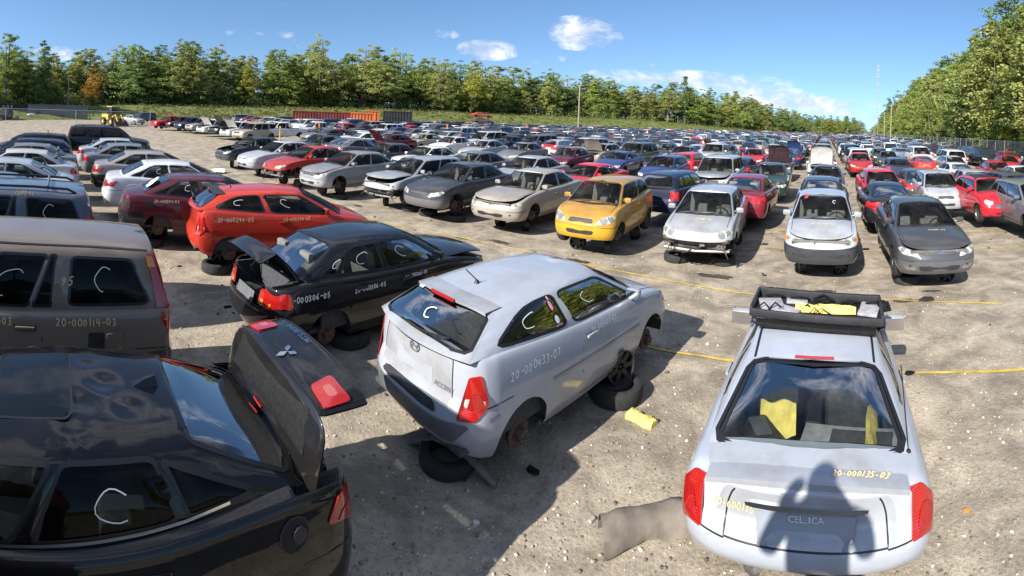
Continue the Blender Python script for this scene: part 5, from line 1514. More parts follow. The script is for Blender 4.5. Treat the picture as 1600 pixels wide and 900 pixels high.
def wood():
    r = random.Random(77)
    # left and centre: an irregular edge of trees on the bank
    rows = [(-3, .92, 8.2), (5, .97, 8.2), (14, 1.02, 8.6)]
    for ri, (dd, hk, step) in enumerate(rows):
        px = -150 + ri * 11
        while px < 1345:
            R_ = path_r(px) + dd + r.uniform(-3, 3)
            h = path_h(px) * hk * r.uniform(.80, 1.04)
            if ri == 0: h *= r.choice([.55, .75, .9, 1.0])
            p = az_r(px, R_)
            kind = r.choices(['broad', 'oval', 'column', 'ragged', 'cone'], [5, 4.5, 1.6, 2.0, .3 if px < 900 else 1.0])[0]
            front = 'front rank' if ri == 0 else 'rear rank'
            wd = 'left' if px < 430 else 'middle' if px < 900 else 'far'
            side = {'left': 'behind the slatted fence', 'middle': 'behind the orange containers', 'far': 'behind the far end of the lot'}[wd]
            tree(kind, p.x, p.y, bank_z(px) * .94, h, tints(r), '%s in the %s %s' % (TREE_TXT[kind], front, side), 'trees at the wood edge ' + side + ', ' + kind + ' ' + front, r, 2.05)
            px += step / R_ * F * r.uniform(.75, 1.25) * (.62 if px > 1130 else 1)
    # the orange tinged maple at the left
    p = az_r(143, 120); tree('broad', p.x, p.y, 2.2, 10.5, (2.1, 1.05, .5), 'round tree turning orange at the top, behind the slatted fence', None, r, 1.0)
    for px, R_, h, kind in ((8, 108, 17.5, 'oval'), (70, 110, 16, 'column'), (285, 132, 20, 'broad'), (395, 138, 16, 'oval'), (505, 146, 24, 'broad'), (460, 140, 16, 'cone'), (690, 156, 18, 'broad'), (735, 158, 19, 'oval'), (1070, 212, 23, 'cone')):
        p = az_r(px, R_); tree(kind, p.x, p.y, bank_z(px) * .9, h * .95, tints(r), {8: 'tall dark tree at the left end of the wood above the black banner', 70: 'slim pale poplar beside the gap of sky at the left', 285: 'big spreading tree above the row of trucks',
            395: 'full leafy tree above the raised beige bonnet', 505: 'tallest feathery tree of the wood, above the red container', 460: 'pointed tree left of the red container', 690: 'bright green bushy tree right of the black skip',
            735: 'bright green rounded tree above the crushed cars', 1070: 'tallest dark pointed tree at the far middle of the wood'}[px], None, r, 1.45)
    # right: the wood behind the chain-link fence
    for ri, (dx, hk) in enumerate(((3.6, .45), (7.5, .70), (12, .92), (17.5, 1.03))):
        y = 30 + ri * 1.3
        while y < 262:
            x = 22.5 + dx + r.uniform(-1.1, 1.1)
            h = lin([(25, 33), (70, 32.5), (82, 31), (116, 29), (150, 28), (190, 26), (215, 23), (270, 15)], y) * hk * r.uniform(.86, 1.06)
            if ri == 0: h *= r.choice([.45, .65, .85, 1.0])
            kind = r.choices(['broad', 'oval', 'column', 'ragged', 'cone'], [5, 5, 1.6, 1.2, .8])[0]
            far = 'near end' if y < 90 else 'far end'
            rk = ['front rank', 'second rank', 'third rank', 'rear rank'][ri]
            tree(kind, x, y, -.03, h, tints(r, .05), '%s in the %s behind the chain-link fence, %s' % (TREE_TXT[kind], rk, far), 'trees behind the chain-link fence, %s %s %s' % (kind, rk, far), r, 1.5)
            y += (4.6 if y < 110 else 7.4) * r.uniform(.75, 1.3)
    for x, y, h in ((25.5, 62, 12), (26, 64.5, 9)):
        tree('column', x, y, -.03, h, (1.9, 1.5, .55), 'yellowing slim tree behind the chain-link fence' if h > 10 else 'shorter yellowing tree beside the slim yellowing one', None, r, 1.2)
wood()

def undergrowth():
    """bushes that close the foot of the wood, and weeds on the bank"""
    r = random.Random(5); rs = np.random.RandomState(5)
    cs, rr = [], []
    px = -160
    while px < 1330:
        R_ = path_r(px) + r.uniform(-7, 14); p = az_r(px, R_); s = r.uniform(1.4, 3.8)
        cs.append(np.array((p.x, p.y, bank_z(px) * .95 + s * .55))); rr.append(s); px += 1.5
    for k in range(330):
        y = r.uniform(28, 262); s = r.uniform(.8, 2.3) ; cs.append(np.array((22.5 + r.uniform(2.4, 7), y, s * .6))); rr.append(s)
    V = leaf_cloud(cs, rr, 95, .55, rs)
    tag(put('undergrowth', quads_mesh('undergrowth', V, 'leaves')), 'dense bushes and saplings along the foot of the wood', kind='stuff')
    cs, rr = [], []
    for k in range(5200):
        px = r.uniform(-180, 1240); d = -34 + 30 * r.random() ** .8; p = az_r(px, path_r(px) + d)
        k_ = lin([(-34, 0), (-28, .25), (-23, .62), (-18, .9), (-13, 1.0), (-4, .97)], d); s = r.uniform(.25, .75)
        if px < 215 and r.random() < .75: continue
        cs.append(np.array((p.x, p.y, bank_z(px) * k_ + s * .4))); rr.append(s)
    V = leaf_cloud(cs, rr, 11, .36, rs, .6)
    tag(put('weeds', quads_mesh('weeds', V, 'weed_leaves')), 'rough yellow-green weeds covering the bank', kind='stuff')
undergrowth()

# ------------------------------------------------------------------ fences
simple('galvanised', (.38, .39, .40), .5, metal=.4, var=.2)
simple('slat_grey', (.13, .14, .165), .8, var=.2)
simple('banner_black', (.02, .02, .022), .8)
def chain_fence(name, A, B, h, label, pitch=.16, wire=.010, post=3.0, bays=None):
    root = empty(name, A, math.atan2(B.y - A.y, B.x - A.x), label, 'fence')
    L_ = (B - A).length
    n = int(L_ / post)
    pm = MB(); pm.tube([(0, 0, -.05), (0, 0, h + .08)], .035, 'galvanised', 7); pm.tube([(0, 0, h + .08), (0, 0, h + .12)], [.045, .01], 'galvanised', 7); pme = pm.mesh('post')
    if n <= 100:
        for k in range(n + 1): put('post', pme, root, (L_ * k / n, 0, 0))
    rb = MB(); rb.tube([(0, 0, h), (L_, 0, h)], .022, 'galvanised', 6); rb.build('top_rail', root)
    vs, fs = [], []
    q = wire / 2
    for sg in (1, -1):
        x = -h
        while x < L_ + h:
            a, b = (x, .03 if sg > 0 else .036, 0.03), (x + h, .03 if sg > 0 else .036, h)
            if sg < 0: a, b = (x + h, a[1], .03), (x, a[1], h)
            # clip to the run
            def cl(p, o):
                if p[0] < 0: t = (0 - p[0]) / (o[0] - p[0])
                elif p[0] > L_: t = (L_ - p[0]) / (o[0] - p[0])
                else: return p
                return (p[0] + (o[0] - p[0]) * t, p[1], p[2] + (o[2] - p[2]) * t)
            if max(a[0], b[0]) > 0 and min(a[0], b[0]) < L_:
                a2, b2 = cl(a, b), cl(b, a); i = len(vs)
                vs += [(a2[0] - q, a2[1], a2[2]), (a2[0] + q, a2[1], a2[2]), (b2[0] + q, b2[1], b2[2]), (b2[0] - q, b2[1], b2[2])]; fs.append((i, i + 1, i + 2, i + 3))
            x += pitch
    put('wire_mesh', mesh('wire_mesh', vs, fs, 'galvanised'), root)
    return root
chain_fence('chain_link_fence', Vector((21.2, 16, 0)), Vector((21.2, 262, 0)), 2.5, 'long galvanised chain-link fence between the lot and the right-hand wood', .15, .022, 3.2)
a, b = az_r(-90, 74), az_r(235, 66)
chain_fence('chain_link_fence', Vector((a.x, a.y, 0)), Vector((b.x, b.y, 0)), 2.2, 'low see-through chain-link fence in front of the slatted grey fence', .22, .008, 9.0)
def slat_fence():
    A, B = az_r(-95, 97), az_r(137, 94); L_ = (B - A).length
    root = empty('slatted_fence', A, math.atan2(B.y - A.y, B.x - A.x), 'grey slatted privacy fence with a black lettered banner at its left part', 'fence')
    mb = MB(); h = 2.75
    x = 0
    while x < L_: mb.box((x + .055, 0, h / 2), (.10, .02, h), 'slat_grey'); x += .115
    mb.build('slats', root)
    for k in range(11):
        p = MB(); p.tube([(L_ * k / 10, .06, -.05), (L_ * k / 10, .06, h + .1)], .04, 'galvanised', 6); p.build('post', root)
    k = (45 + 95) / (137 + 95) * L_
    bb = MB(); bb.box((k / 2, -.05, h - .60), (k, .03, 1.25), 'banner_black'); bo = bb.build('banner', root)
    lt = MB(); surf = lambda x, z: Vector((x, -.068, z))
    V, Fs = font_mesh('LAGE')
    x0 = L_ * (14 + 95) / (137 + 95)
    for i, ch in enumerate('LAGE'):
        V, Fs = font_mesh(ch); xx = L_ * (1 + i * 6.4 + 95) / (137 + 95)
        lt = MB(); lt.add([(xx + v.x * .75, -.068, h - .60 + v.y * .75) for v in V], Fs, 'white_mark'); lt.build('letter', bo)
slat_fence()
# ------------------------------------------------------------------ the cars one can tell apart
C = dict(silver=(.34, .355, .38), pale_silver=(.38, .405, .455), grey=(.17, .175, .185), dark_grey=(.055, .057, .062), black=(.010, .010, .012), white=(.72, .72, .70), red=(.46, .022, .018), orange_red=(.50, .038, .02), maroon=(.085, .014, .022),
         blue=(.03, .055, .20), navy=(.014, .02, .052), green=(.02, .05, .042), beige=(.40, .345, .27), gold=(.45, .245, .045), brown=(.185, .148, .120), blue_grey=(.10, .12, .16), bright_red=(.60, .018, .03), champagne=(.36, .33, .285), sky=(.12, .22, .36), tan=(.30, .27, .25))
PLACED = []          # (x, y, heading, length) of every car that already stands
HERO = {}

def fwd(h): return Vector((math.sin(rad(h)), math.cos(rad(h)), 0))
def lft(h): return Vector((-math.cos(rad(h)), math.sin(rad(h)), 0))

def hero(key, kind, pos, heading, color, label, **k):
    r = car(kind, pos, heading, C[color] if isinstance(color, str) else color, label, cat=k.pop('cat', 'car'), **k)
    PLACED.append((pos[0], pos[1], heading, KINDS[kind].get('L', 4.45)))
    HERO[key] = r
    return r

def cmark(mb, surf, c, r, mat='white_mark', w=.0085, a0=50, a1=300, sx=1.0, asp=1.0):
    """a chalked C on a pane"""
    mb.cut()
    q = random.Random(int(c[0] * 1000 + r * 7919 + len(mb.v)))
    a0 += q.uniform(-22, 14); a1 += q.uniform(-18, 22); sq = q.uniform(.85, 1.18); tl = q.uniform(-.25, .25); r *= q.uniform(.78, .98)
    pts = []
    for k in range(14):
        a = rad(a0 + (a1 - a0) * k / 13); j = 1 + .05 * math.sin(k * 1.3 + tl * 9)
        pts.append((c[0] + sx * r * j * math.cos(a + tl) * asp * sq, c[1] + r * j * math.sin(a + tl)))
    ribbon(mb, surf, pts, w, .004, mat, sub=1)

def marks(root, name='paint_marking', **kw):
    pass

# --- the pale silver two-door hatchback in the foreground
root, S, ob = hero('accent', 'accent', (-3.16, 5.02), 6.5, 'pale_silver', 'pale silver three-door hatchback with red and white lamps, seen from behind in the front row', lift=.12, wheels='hub', rbumper=(.36, .385, .435))
def accent_extras(S, ob, root, spoiler, color, hw, mark):
    lid = ob['lid']; lp = S.lp
    mb = MB()
    # roof spoiler over the rear pane
    pts = []
    n = 10
    vs = []
    for i in range(n + 1):
        u = -.94 + 1.88 * i / n
        a = S.roof(u, .93); b = S.roof(u, 1.0); t = b + Vector((-.085, 0, .008)); lo = b + Vector((-.078, 0, -.022)); bb = b + Vector((.0, 0, -.03))
        a = a + Vector((0, 0, .012))
        vs += [a - lp, t - lp, lo - lp, bb - lp]
    fs = [(4 * i + j, 4 * i + j + 1, 4 * i + 5 + j, 4 * i + 4 + j) for i in range(n) for j in range(3)]
    mb.add(vs, fs, spoiler, True)
    put('roof_spoiler', mb.mesh('roof_spoiler'), lid, color=color)
    bl = MB(); c = S.roof(0, 1.0) - lp
    bl.box(c + Vector((-.082, 0, -.006)), (.022, .36, .034), 'lamp_red', None, .008); bl.build('brake_light', lid)
    an = MB(); p = S.roof(0, .80); an.lathe([(.001, .035), (.018, .03), (.03, 0)], 'trim_black', 10, Matrix.Translation(p)); an.tube([p + Vector((0, 0, .03)), p + Vector((-.16, 0, .17))], .006, 'trim_black', 6); an.build('antenna', root)
    wp = MB(); e = S.end(False)
    ribbon(wp, e, [(.0, .17), (-.30, .20), (-.62, .25)], .018, .02, 'trim_black'); wp.v = [v - lp for v in wp.v]; wp.build('wiper', lid)
    sk = MB()
    for sg in (1, -1):
        sk.cut(); ribbon(sk, S.SX(sg), [(-1.7, .60), (-1.62, .605), (-1.58, .605)], .03, .008, 'paint')
        ribbon(sk, S.SX(sg), [(-.86, .66), (.2, .64), (.88, .62)], .035, .010, 'paint', sub=8)
    sk.build('side_moulding', root, color=tuple(c * .75 for c in color))
root_a = root
accent_extras(S, ob, root, 'paint', C['pale_silver'], None, None)
rb = MB()      # grey insert and plate shelf of the rear bumper
patch(rb, S.SR, roundpoly([(-.66, .40), (.66, .40), (.80, .58), (-.80, .58)], .08, 2), .008, 'grey_plastic', 30, 8)
rb.build('bumper_insert', ob['rear_bumper'])
pb = MB(); patch(pb, S.SR, roundpoly([(-.46, .595), (.46, .595), (.40, .665), (-.40, .665)], .2, 2), .005, 'black_plastic', 8, 2, False); pb.v = [v - S.lp for v in pb.v]; pb.build('tailgate_grip', ob['lid'])
em = MB()
oval = [(.075 * math.cos(a), .985 + .040 * math.sin(a)) for a in [2 * math.pi * k / 20 for k in range(20)]]
ribbon(em, S.SR, oval, .013, .012, 'grey_plastic', True, 1)
for x in (-.030, .030): ribbon(em, S.SR, [(x + .008, .965), (x - .008, 1.005)], .013, .012, 'grey_plastic', sub=2)
ribbon(em, S.SR, [(-.03, .983), (.03, .987)], .012, .012, 'grey_plastic', sub=2)
em.v = [v - S.lp for v in em.v]; em.build('emblem', ob['lid'])
lt = MB(); lettering(lt, S.SR, 'ACCENT', (-.46, .80), (-1, 0), (0, 1), .062, .010, 'grey_plastic'); lt.v = [v - S.lp for v in lt.v]; lt.build('lettering', ob['lid'])
lk = MB(); patch(lk, S.SR, [(-.50 + .02 * math.cos(a), .70 + .02 * math.sin(a)) for a in [k * .7854 for k in range(8)]], .008, 'steel', 2, 2, False); lk.v = [v - S.lp for v in lk.v]; lk.build('lock', ob['lid'])
hw = MB(); r_ = random.Random(4)
handwriting(hw, S.SX(-1), '20-000433-07', (-1.46, .86), (1, 0), (.06, 1), .075, .011, .006, 'white_mark', r_)
handwriting(hw, S.SX(-1), '20-000433-07', (-.20, .88), (1, 0), (.04, 1), .055, .009, .006, 'white_mark', r_)
hw.build('paint_marking', root)
cm = MB(); cmark(cm, S.side(-1), (.74, .50), .19, a0=70, a1=290, asp=-.30); cmark(cm, S.side(-1), (.32, .52), .17, a0=70, a1=290, asp=-.30)
cm.build('chalk_mark', root)
cm = MB(); cmark(cm, S.end(False), (-.05, .52), .12, w=.012, asp=-.9); cm.v = [v - S.lp for v in cm.v]; cm.build('chalk_mark', ob['lid'])
st = MB(); patch(st, S.end(False), [(.80, .82), (.62, .82), (.66, .93), (.84, .93)], .004, 'plate_white', 2, 2, False); patch(st, S.end(False), [(.76, .85), (.68, .85), (.70, .90), (.78, .90)], .006, 'pink', 1, 1, False); st.v = [v - S.lp for v in st.v]; st.build('sticker', ob['lid'])
st = MB()
for c, a, b, mt in (((.595, .66), .011, .13, 'pink'), ((.59, .86), .008, .05, 'pink'), ((.592, .30), .010, .11, 'plate_white')):
    st.cut(); patch(st, S.side(-1), [(c[0] + a * math.cos(q) * (1 if mt == 'pink' else 1.25), c[1] + b * math.sin(q)) for q in [k * .6283 + .3 for k in range(10)]], .006, mt, 2, 2, False)
st.build('sticker', root)

# --- the silver coupe seen straight from behind
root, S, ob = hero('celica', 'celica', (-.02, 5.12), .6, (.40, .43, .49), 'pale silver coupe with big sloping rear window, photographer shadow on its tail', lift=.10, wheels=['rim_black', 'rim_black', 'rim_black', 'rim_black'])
bl = MB(); ribbon(bl, S.roof, [(-.30, .985), (-.15, .985), (0, .985), (.15, .985), (.30, .985)], .045, .012, 'lamp_red', sub=2); bl.build('brake_light', root)
sp = MB()
n = 14; vs = []
for i in range(n + 1):
    u = -1 + 2 * i / n
    p = S.TX(-1.98, u * .95); k = .004 * (1 - abs(u) ** 4)
    vs += [p + Vector((.07, 0, .004)), p + Vector((-.06, 0, .010 + k)), p + Vector((-.115, 0, .006 + k * .7)), p + Vector((-.11, 0, -.03))]
sp.add(vs, [(4 * i + j, 4 * i + j + 1, 4 * i + 5 + j, 4 * i + 4 + j) for i in range(n) for j in range(3)], 'paint', True)
sp.v = [v - S.lp for v in sp.v]; put('rear_spoiler', sp.mesh('rear_spoiler'), ob['lid'], color=(.40, .43, .49))
fr = MB(); ribbon(fr, S.end(False), roundpoly([(-.925, .07), (.925, .07), (.92, .95), (-.92, .95)], .08, 3), .032, -.001, 'trim_black', True, 2); fr.v = [v - S.lp for v in fr.v]; fr.build('glass_frit', ob['lid'])
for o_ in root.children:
    if o_.name.startswith('plate_recess'): o_.color = (.20, .215, .245, 1)  # shade of the recess put into its colour, a darker body tone
tr = MB(); patch(tr, S.SR, roundpoly([(-.40, .835), (.40, .835), (.42, .868), (-.42, .868)], .2, 2), .014, 'chrome', 8, 1); tr.v = [v - S.lp for v in tr.v]; tr.build('chrome_strip', ob['lid'])
lt = MB(); lettering(lt, S.SR, 'CELICA', (0, .80), (-1.35, 0), (0, 1), .052, .012, 'plate_white'); lt.v = [v - S.lp for v in lt.v]; lt.build('lettering', ob['lid'])
hw = MB(); r_ = random.Random(7)
handwriting(hw, S.SR, '20-000135', (.62, .80), (-1, 0), (0, 1), .042, .007, .008, 'yellow_mark', r_)
hw.v = [v - S.lp for v in hw.v]; hw.build('paint_marking', ob['lid'])
hw = MB(); handwriting(hw, S.TX, '20-000135-03', (-2.03, -.24), (0, -1.2), (1, 0), .05, .008, .035, 'yellow_mark', r_); hw.build('paint_marking', root)
an = MB(); p = S.TX(-1.72, -.94); an.tube([p, p + Vector((.62, -.03, .30))], .005, 'trim_black', 5); an.lathe([(.001, .02), (.014, .015), (.02, 0)], 'trim_black', 8, Matrix.Translation(p)); an.build('antenna', root)
seam = MB()
for sg in (1, -1): seam.cut(); ribbon(seam, S.roof, [(sg * .93, 0), (sg * .93, .25), (sg * .93, .5), (sg * .93, .75), (sg * .93, 1)], .022, .003, 'trim_black', sub=3)
seam.build('roof_gutter', root)
# things left lying in its cabin, seen through the rear window
def loose(name, label, cat, mb, loc, rot=(0, 0, 0), group=None):
    return tag(mb.build(name, None, loc, rot), label, cat, group)
def foam_mesh(l, w, h, seed, mat='yellow_foam'):
    r = random.Random(seed); mb = MB()
    bm = bmesh.new(); bmesh.ops.create_grid(bm, x_segments=10, y_segments=4, size=.5)
    top = [Vector((v.co.x * l, v.co.y * w * (1 + .12 * math.sin(v.co.x * 9)), h * (1 - 1.4 * v.co.y ** 2) + r.uniform(-.012, .012))) for v in bm.verts]
    bm.verts.index_update(); fs = [[v.index for v in f.verts] for f in bm.faces]
    edge = [e for e in bm.edges if len(e.link_faces) == 1]
    eds = [(e.verts[0].index, e.verts[1].index) for e in edge]; bm.free()
    n = len(top); bot = [Vector((v.x, v.y, 0)) for v in top]
    mb.add(top + bot, fs + [[n + i for i in reversed(f)] for f in fs] + [(a, b, n + b, n + a) for a, b in eds], mat, True)
    return mb
cx, cy = -.02, 5.12
loose('yellow_foam', 'torn yellow foam pad standing behind the seats inside the silver coupe', 'foam', foam_mesh(.30, .26, .05, 2), (cx - .30, cy - .98, .86), (1.25, 0, .1))
loose('yellow_foam', 'narrow strip of yellow foam along the side inside the silver coupe', 'foam', foam_mesh(.62, .12, .05, 3), (cx + .46, cy - 1.15, .86), (.9, 0, 1.45))
cv = MB(); cv.box((0, 0, 0), (.78, .50, .03), 'grey_felt', None, .012); cv.box((.1, .05, .02), (.5, .3, .02), 'seat_dark', None, .008)
loose('parcel_shelf', 'dark felt parcel shelf thrown in the boot of the silver coupe', 'shelf', cv, (cx + .26, cy - 1.30, .80), (.22, -.08, -.25))
bx = MB(); bx.box((0, 0, .05), (.22, .38, .10), 'black_plastic', None, .03); bx.box((0, .04, .10), (.14, .2, .03), 'grey_plastic', None, .01)
loose('plastic_case', 'black plastic box lying in the boot of the silver coupe', 'box', bx, (cx - .42, cy - 1.22, .80), (.1, .1, .5))
# the trim tray lying over its windscreen
tray = empty('trim_tray', (cx + .0, cy - .20, 1.475), -.03, 'large black moulded trim tray with grey lining lying upside down above the coupe windscreen', 'trim panel'); tray.rotation_euler = (.05, .03, -.035)
tb = MB()
tb.box((0, 0, 0), (1.26, .50, .02), 'black_plastic', None, .008)
for y, h in ((.25, .10), (-.25, .075)): tb.box((0, y, h / 2), (1.28, .028, h), 'black_plastic', None, .01)
for x in (-.635, .635): tb.box((x, 0, .045), (.028, .50, .10), 'black_plastic', None, .01)
tb.box((0, -.30, -.03), (1.14, .10, .05), 'matte_black', None, .02); tb.box((.05, .29, .07), (1.20, .06, .03), 'matte_black', None, .01)
tb.build('tray_shell', tray)
gl = MB()
for x, y, a, b, q in ((-.46, -.02, .24, .30, .3), (.52, .06, .20, .30, -.2), (-.22, .14, .22, .10, .1), (-.28, -.10, .22, .14, -.4)): gl.cut(); gl.box((x, y, .03), (a, b, .03), 'grey_felt', Matrix.Rotation(q, 3, 'Z'), .012)
gl.build('felt_lining', tray)
gb = MB()
for k in range(6): gb.box((-.05 + k * .09, .08, .03), (.05, .12, .03), 'matte_black', None, .006)
for k in range(5): gb.tube([(-.55 + k * .26, .16, .05), (-.45 + k * .26, .10, .09), (-.36 + k * .26, .18, .05)], .012, 'matte_black', 6)
gb.build('clips', tray)
wr = MB(); r_ = random.Random(44)
for k in range(9):
    a = Vector((r_.uniform(-.58, .58), r_.uniform(-.2, .22), .05)); b = a + Vector((r_.uniform(-.22, .22), r_.uniform(-.1, .1), 0))
    wr.cut(); wr.tube([a, (a + b) / 2 + Vector((0, r_.uniform(-.05, .05), .05)), b], r_.uniform(.004, .010), 'matte_black', 5)
wr.build('wire', tray)
hg = MB(); hg.box((.66, .10, .06), (.09, .12, .07), 'matte_black', Matrix.Rotation(.3, 3, 'Z'), .02); hg.tube([(.64, .0, .04), (.72, -.05, .08), (.70, .08, .10)], .018, 'matte_black', 6); hg.build('bracket', tray)
loose('yellow_foam', 'long yellow foam bar lying in the black trim tray on the coupe', 'foam', foam_mesh(.60, .10, .06, 5), (cx + .08, cy - .24, 1.495), (.06, .0, -.05))

# --- the black saloon with its boot open, front row
root, S, ob = hero('black', 'sedan', (-6.22, 4.70), -2.0, 'black', 'black sedan in the front row with boot lid raised, bonnet ajar and chalked numbers', lift=.06, wheels=['hub', 'hub', 'hub', 'hub'], hood=rad(7), lid=rad(62))
def trunk_well(S, root, c='seat_dark'):
    mb = MB(); x0, x1 = S.C0 - .06, S.Lr + .16; w = S.W * .66; z = .52
    mb.box(((x0 + x1) / 2, 0, z), (x0 - x1, w, .03), c)
    for sg in (1, -1): mb.box(((x0 + x1) / 2, sg * w / 2, z + .22), (x0 - x1, .03, .44), c)
    mb.box((x0 + .02, 0, z + .22), (.03, w, .44), c); mb.box((x1, 0, z + .10), (.04, w, .20), 'black_plastic')
    mb.box((x0 - .30, .22, z + .10), (.26, .32, .16), 'engine_black', Matrix.Rotation(.4, 3, 'Z'), .03)
    mb.build('trunk_well', root)
    sl = MB(); sl.cut(); ribbon(sl, S.TX, [(S.C0 - .05, .86), (S.Lr + .30, .84)], .025, .006, 'rubber'); sl.cut(); ribbon(sl, S.TX, [(S.C0 - .05, -.86), (S.Lr + .30, -.84)], .025, .006, 'rubber'); sl.build('trunk_seal', root)
trunk_well(S, root)
for sg in (1, -1):
    am = MB(); patch(am, S.SR, [(sg * .46, .715), (sg * .66, .70), (sg * .68, .765), (sg * .47, .78)], .016, 'lamp_amber', 3, 2, False); am.build('indicator', ob['tail%d' % sg])
hw = MB(); r_ = random.Random(12)
handwriting(hw, S.SX(-1), '20-000306-05', (-2.0, .80), (1, 0), (.05, 1), .072, .011, .005, 'white_mark', r_)
handwriting(hw, S.SX(-1), '20-000306-05', (-.93, .78), (1, 0), (.05, 1), .058, .010, .005, 'white_mark', r_)
handwriting(hw, S.SX(-1), '20-000306-05', (.0, .80), (1, 0), (.05, 1), .048, .009, .005, 'white_mark', r_)
handwriting(hw, S.SX(-1), '20-000306', (1.45, .66), (1, 0), (.05, 1), .055, .010, .005, 'white_mark', r_)
hw.build('paint_marking', root)
cm = MB(); cmark(cm, S.side(-1), (.66, .48), .20, a0=50, a1=285, asp=-.32); cmark(cm, S.side(-1), (.30, .5), .2, a0=50, a1=285, asp=-.32); cmark(cm, S.side(-1), (.86, .4), .15, a0=60, a1=285, asp=-.22); cm.build('chalk_mark', root)
def hinges(S, root):
    hh = MB()
    for sg in (1, -1): hh.cut(); hh.tube([(0, sg * .50, -.02), (-.18, sg * .50, -.16), (-.10, sg * .50, -.36)], .014, 'trim_black', 6)
    hh.build('hinge_arm', root, tuple(S.lp))
hinges(S, root)

# --- red two-door hatchback
root, S, ob = hero('red', 'accent', (-9.25, 4.60), 11, 'orange_red', 'orange-red three-door hatchback with a black roof spoiler, rear wheel off', lift=.20, wheels=[None, None, 'hub', 'hub'])
accent_extras(S, ob, root, 'black_plastic', C['orange_red'], None, None)
hw = MB(); r_ = random.Random(15)
handwriting(hw, S.SX(-1), '20-000294-05', (-1.5, .90), (1, 0), (.05, 1), .075, .011, .006, 'yellow_mark', r_)
handwriting(hw, S.SX(-1), '20-000294-05', (-.2, .90), (1, 0), (.05, 1), .06, .009, .006, 'yellow_mark', r_); hw.build('paint_marking', root)
cm = MB(); cmark(cm, S.side(-1), (.74, .5), .2, a0=60, a1=290, asp=-.30); cmark(cm, S.side(-1), (.32, .5), .2, a0=60, a1=290, asp=-.30); cm.build('chalk_mark', root)

# --- maroon saloon without its tail lamps
root, S, ob = hero('maroon', 'mazda', (-11.35, 3.65), 9, 'maroon', 'dark maroon sedan with one tail lamp removed and a white hubcap on its rear window', lift=.18, wheels=['rim_black', 'rim_black', None, 'hub'], skip=('tail-1',), rbumper=(.02, .02, .022))
tb = MB(); tb.cut(); patch(tb, S.SR, roundpoly([(-.46, .80), (-.66, .72), (-.98, .76), (-1.0, .92), (-.50, .96)], .1, 2), .003, 'underbody', 5, 4, False); tb.cut()
patch(tb, S.SX(-1), [(-1.52 + .085 * math.cos(a), .86 + .085 * math.sin(a)) for a in [k * .5236 for k in range(12)]], .003, 'underbody', 3, 3, False); tb.build('lamp_socket', root)
hw = MB(); r_ = random.Random(17); handwriting(hw, S.SX(-1), '20-000289-03', (-1.40, .90), (1, 0), (.05, 1), .06, .011, .006, 'yellow_mark', r_); hw.build('paint_marking', root)
cm = MB(); cmark(cm, S.side(-1), (.64, .5), .2, a0=60, a1=290, asp=-.30); cm.build('chalk_mark', root)
hc = MB(); hc.lathe([(.001, .03), (.06, .035), (.17, .02), (.195, 0)], 'white_mark', 20); 
for k in range(7):
    a = 2 * math.pi * k / 7; hc.box((.11 * math.cos(a), .11 * math.sin(a), .028), (.07, .028, .012), 'black_plastic', Matrix.Rotation(a, 3, 'Z'))
_p = root.matrix_basis @ (S.end(False)(-.55, .45)); _n = Vector((-.62, 0, .78)); _q = (Matrix.Rotation(math.pi / 2 - rad(9), 3, 'Z') @ _n)
tag(hc.build('hubcap', None, _p + _q * .02, _q.to_track_quat('Z', 'Y').to_euler()), 'white spoked hubcap stuck on the rear window of the maroon sedan', 'hubcap')

root, S, ob = hero('white', 'sonata', (-14.0, 3.5), 6, (.62, .63, .65), 'silver-white sedan with red wrap lamps beyond the maroon sedan', lift=.2, wheels=['rim_black', None, 'rim_black', 'rim_black'])
cm = MB(); cmark(cm, S.side(-1), (.64, .5), .2, a0=60, a1=290, asp=-.30); cm.build('chalk_mark', root)
hero('tan', 'sonata', (-16.9, 3.35), 5, 'tan', 'taupe-grey sedan with torn rear corner beside the silver-white sedan', lift=.2, wheels='hub', rbumper=(.02, .02, .02), lod=0)
hero('dg', 'sedan', (-20.4, 3.1), 5, 'grey', 'mid-grey sedan with upright red lamp between the taupe and the far silver sedan', lift=.2, lod=0)
hero('sil', 'sedan', (-23.3, 3.0), 4, 'pale_silver', 'silver sedan with slanted red lamps next to the black suv at the row end', lift=.2, lod=0)
root, S, ob = hero('bsuv', 'suv', (-27.4, 2.7), 4, 'black', 'black suv with roof rails at the far end of the front row', lift=.25, cat='suv', wheels='rim_black')
def roof_rails(S, root, cross=()):
    mb = MB()
    for sg in (1, -1): mb.cut(); mb.tube([S.roof(sg * .86, w) + Vector((0, 0, .0 if w in (.08, .95) else .055)) for w in (.08, .14, .4, .7, .9, .95)], .02, 'trim_black', 6)
    for w in cross: a, b = S.roof(-.86, w) + Vector((0, 0, .07)), S.roof(.86, w) + Vector((0, 0, .07)); mb.tube([a, b], .02, 'grey_plastic', 6)
    mb.build('roof_rack', root)
roof_rails(S, root, (.3, .75))

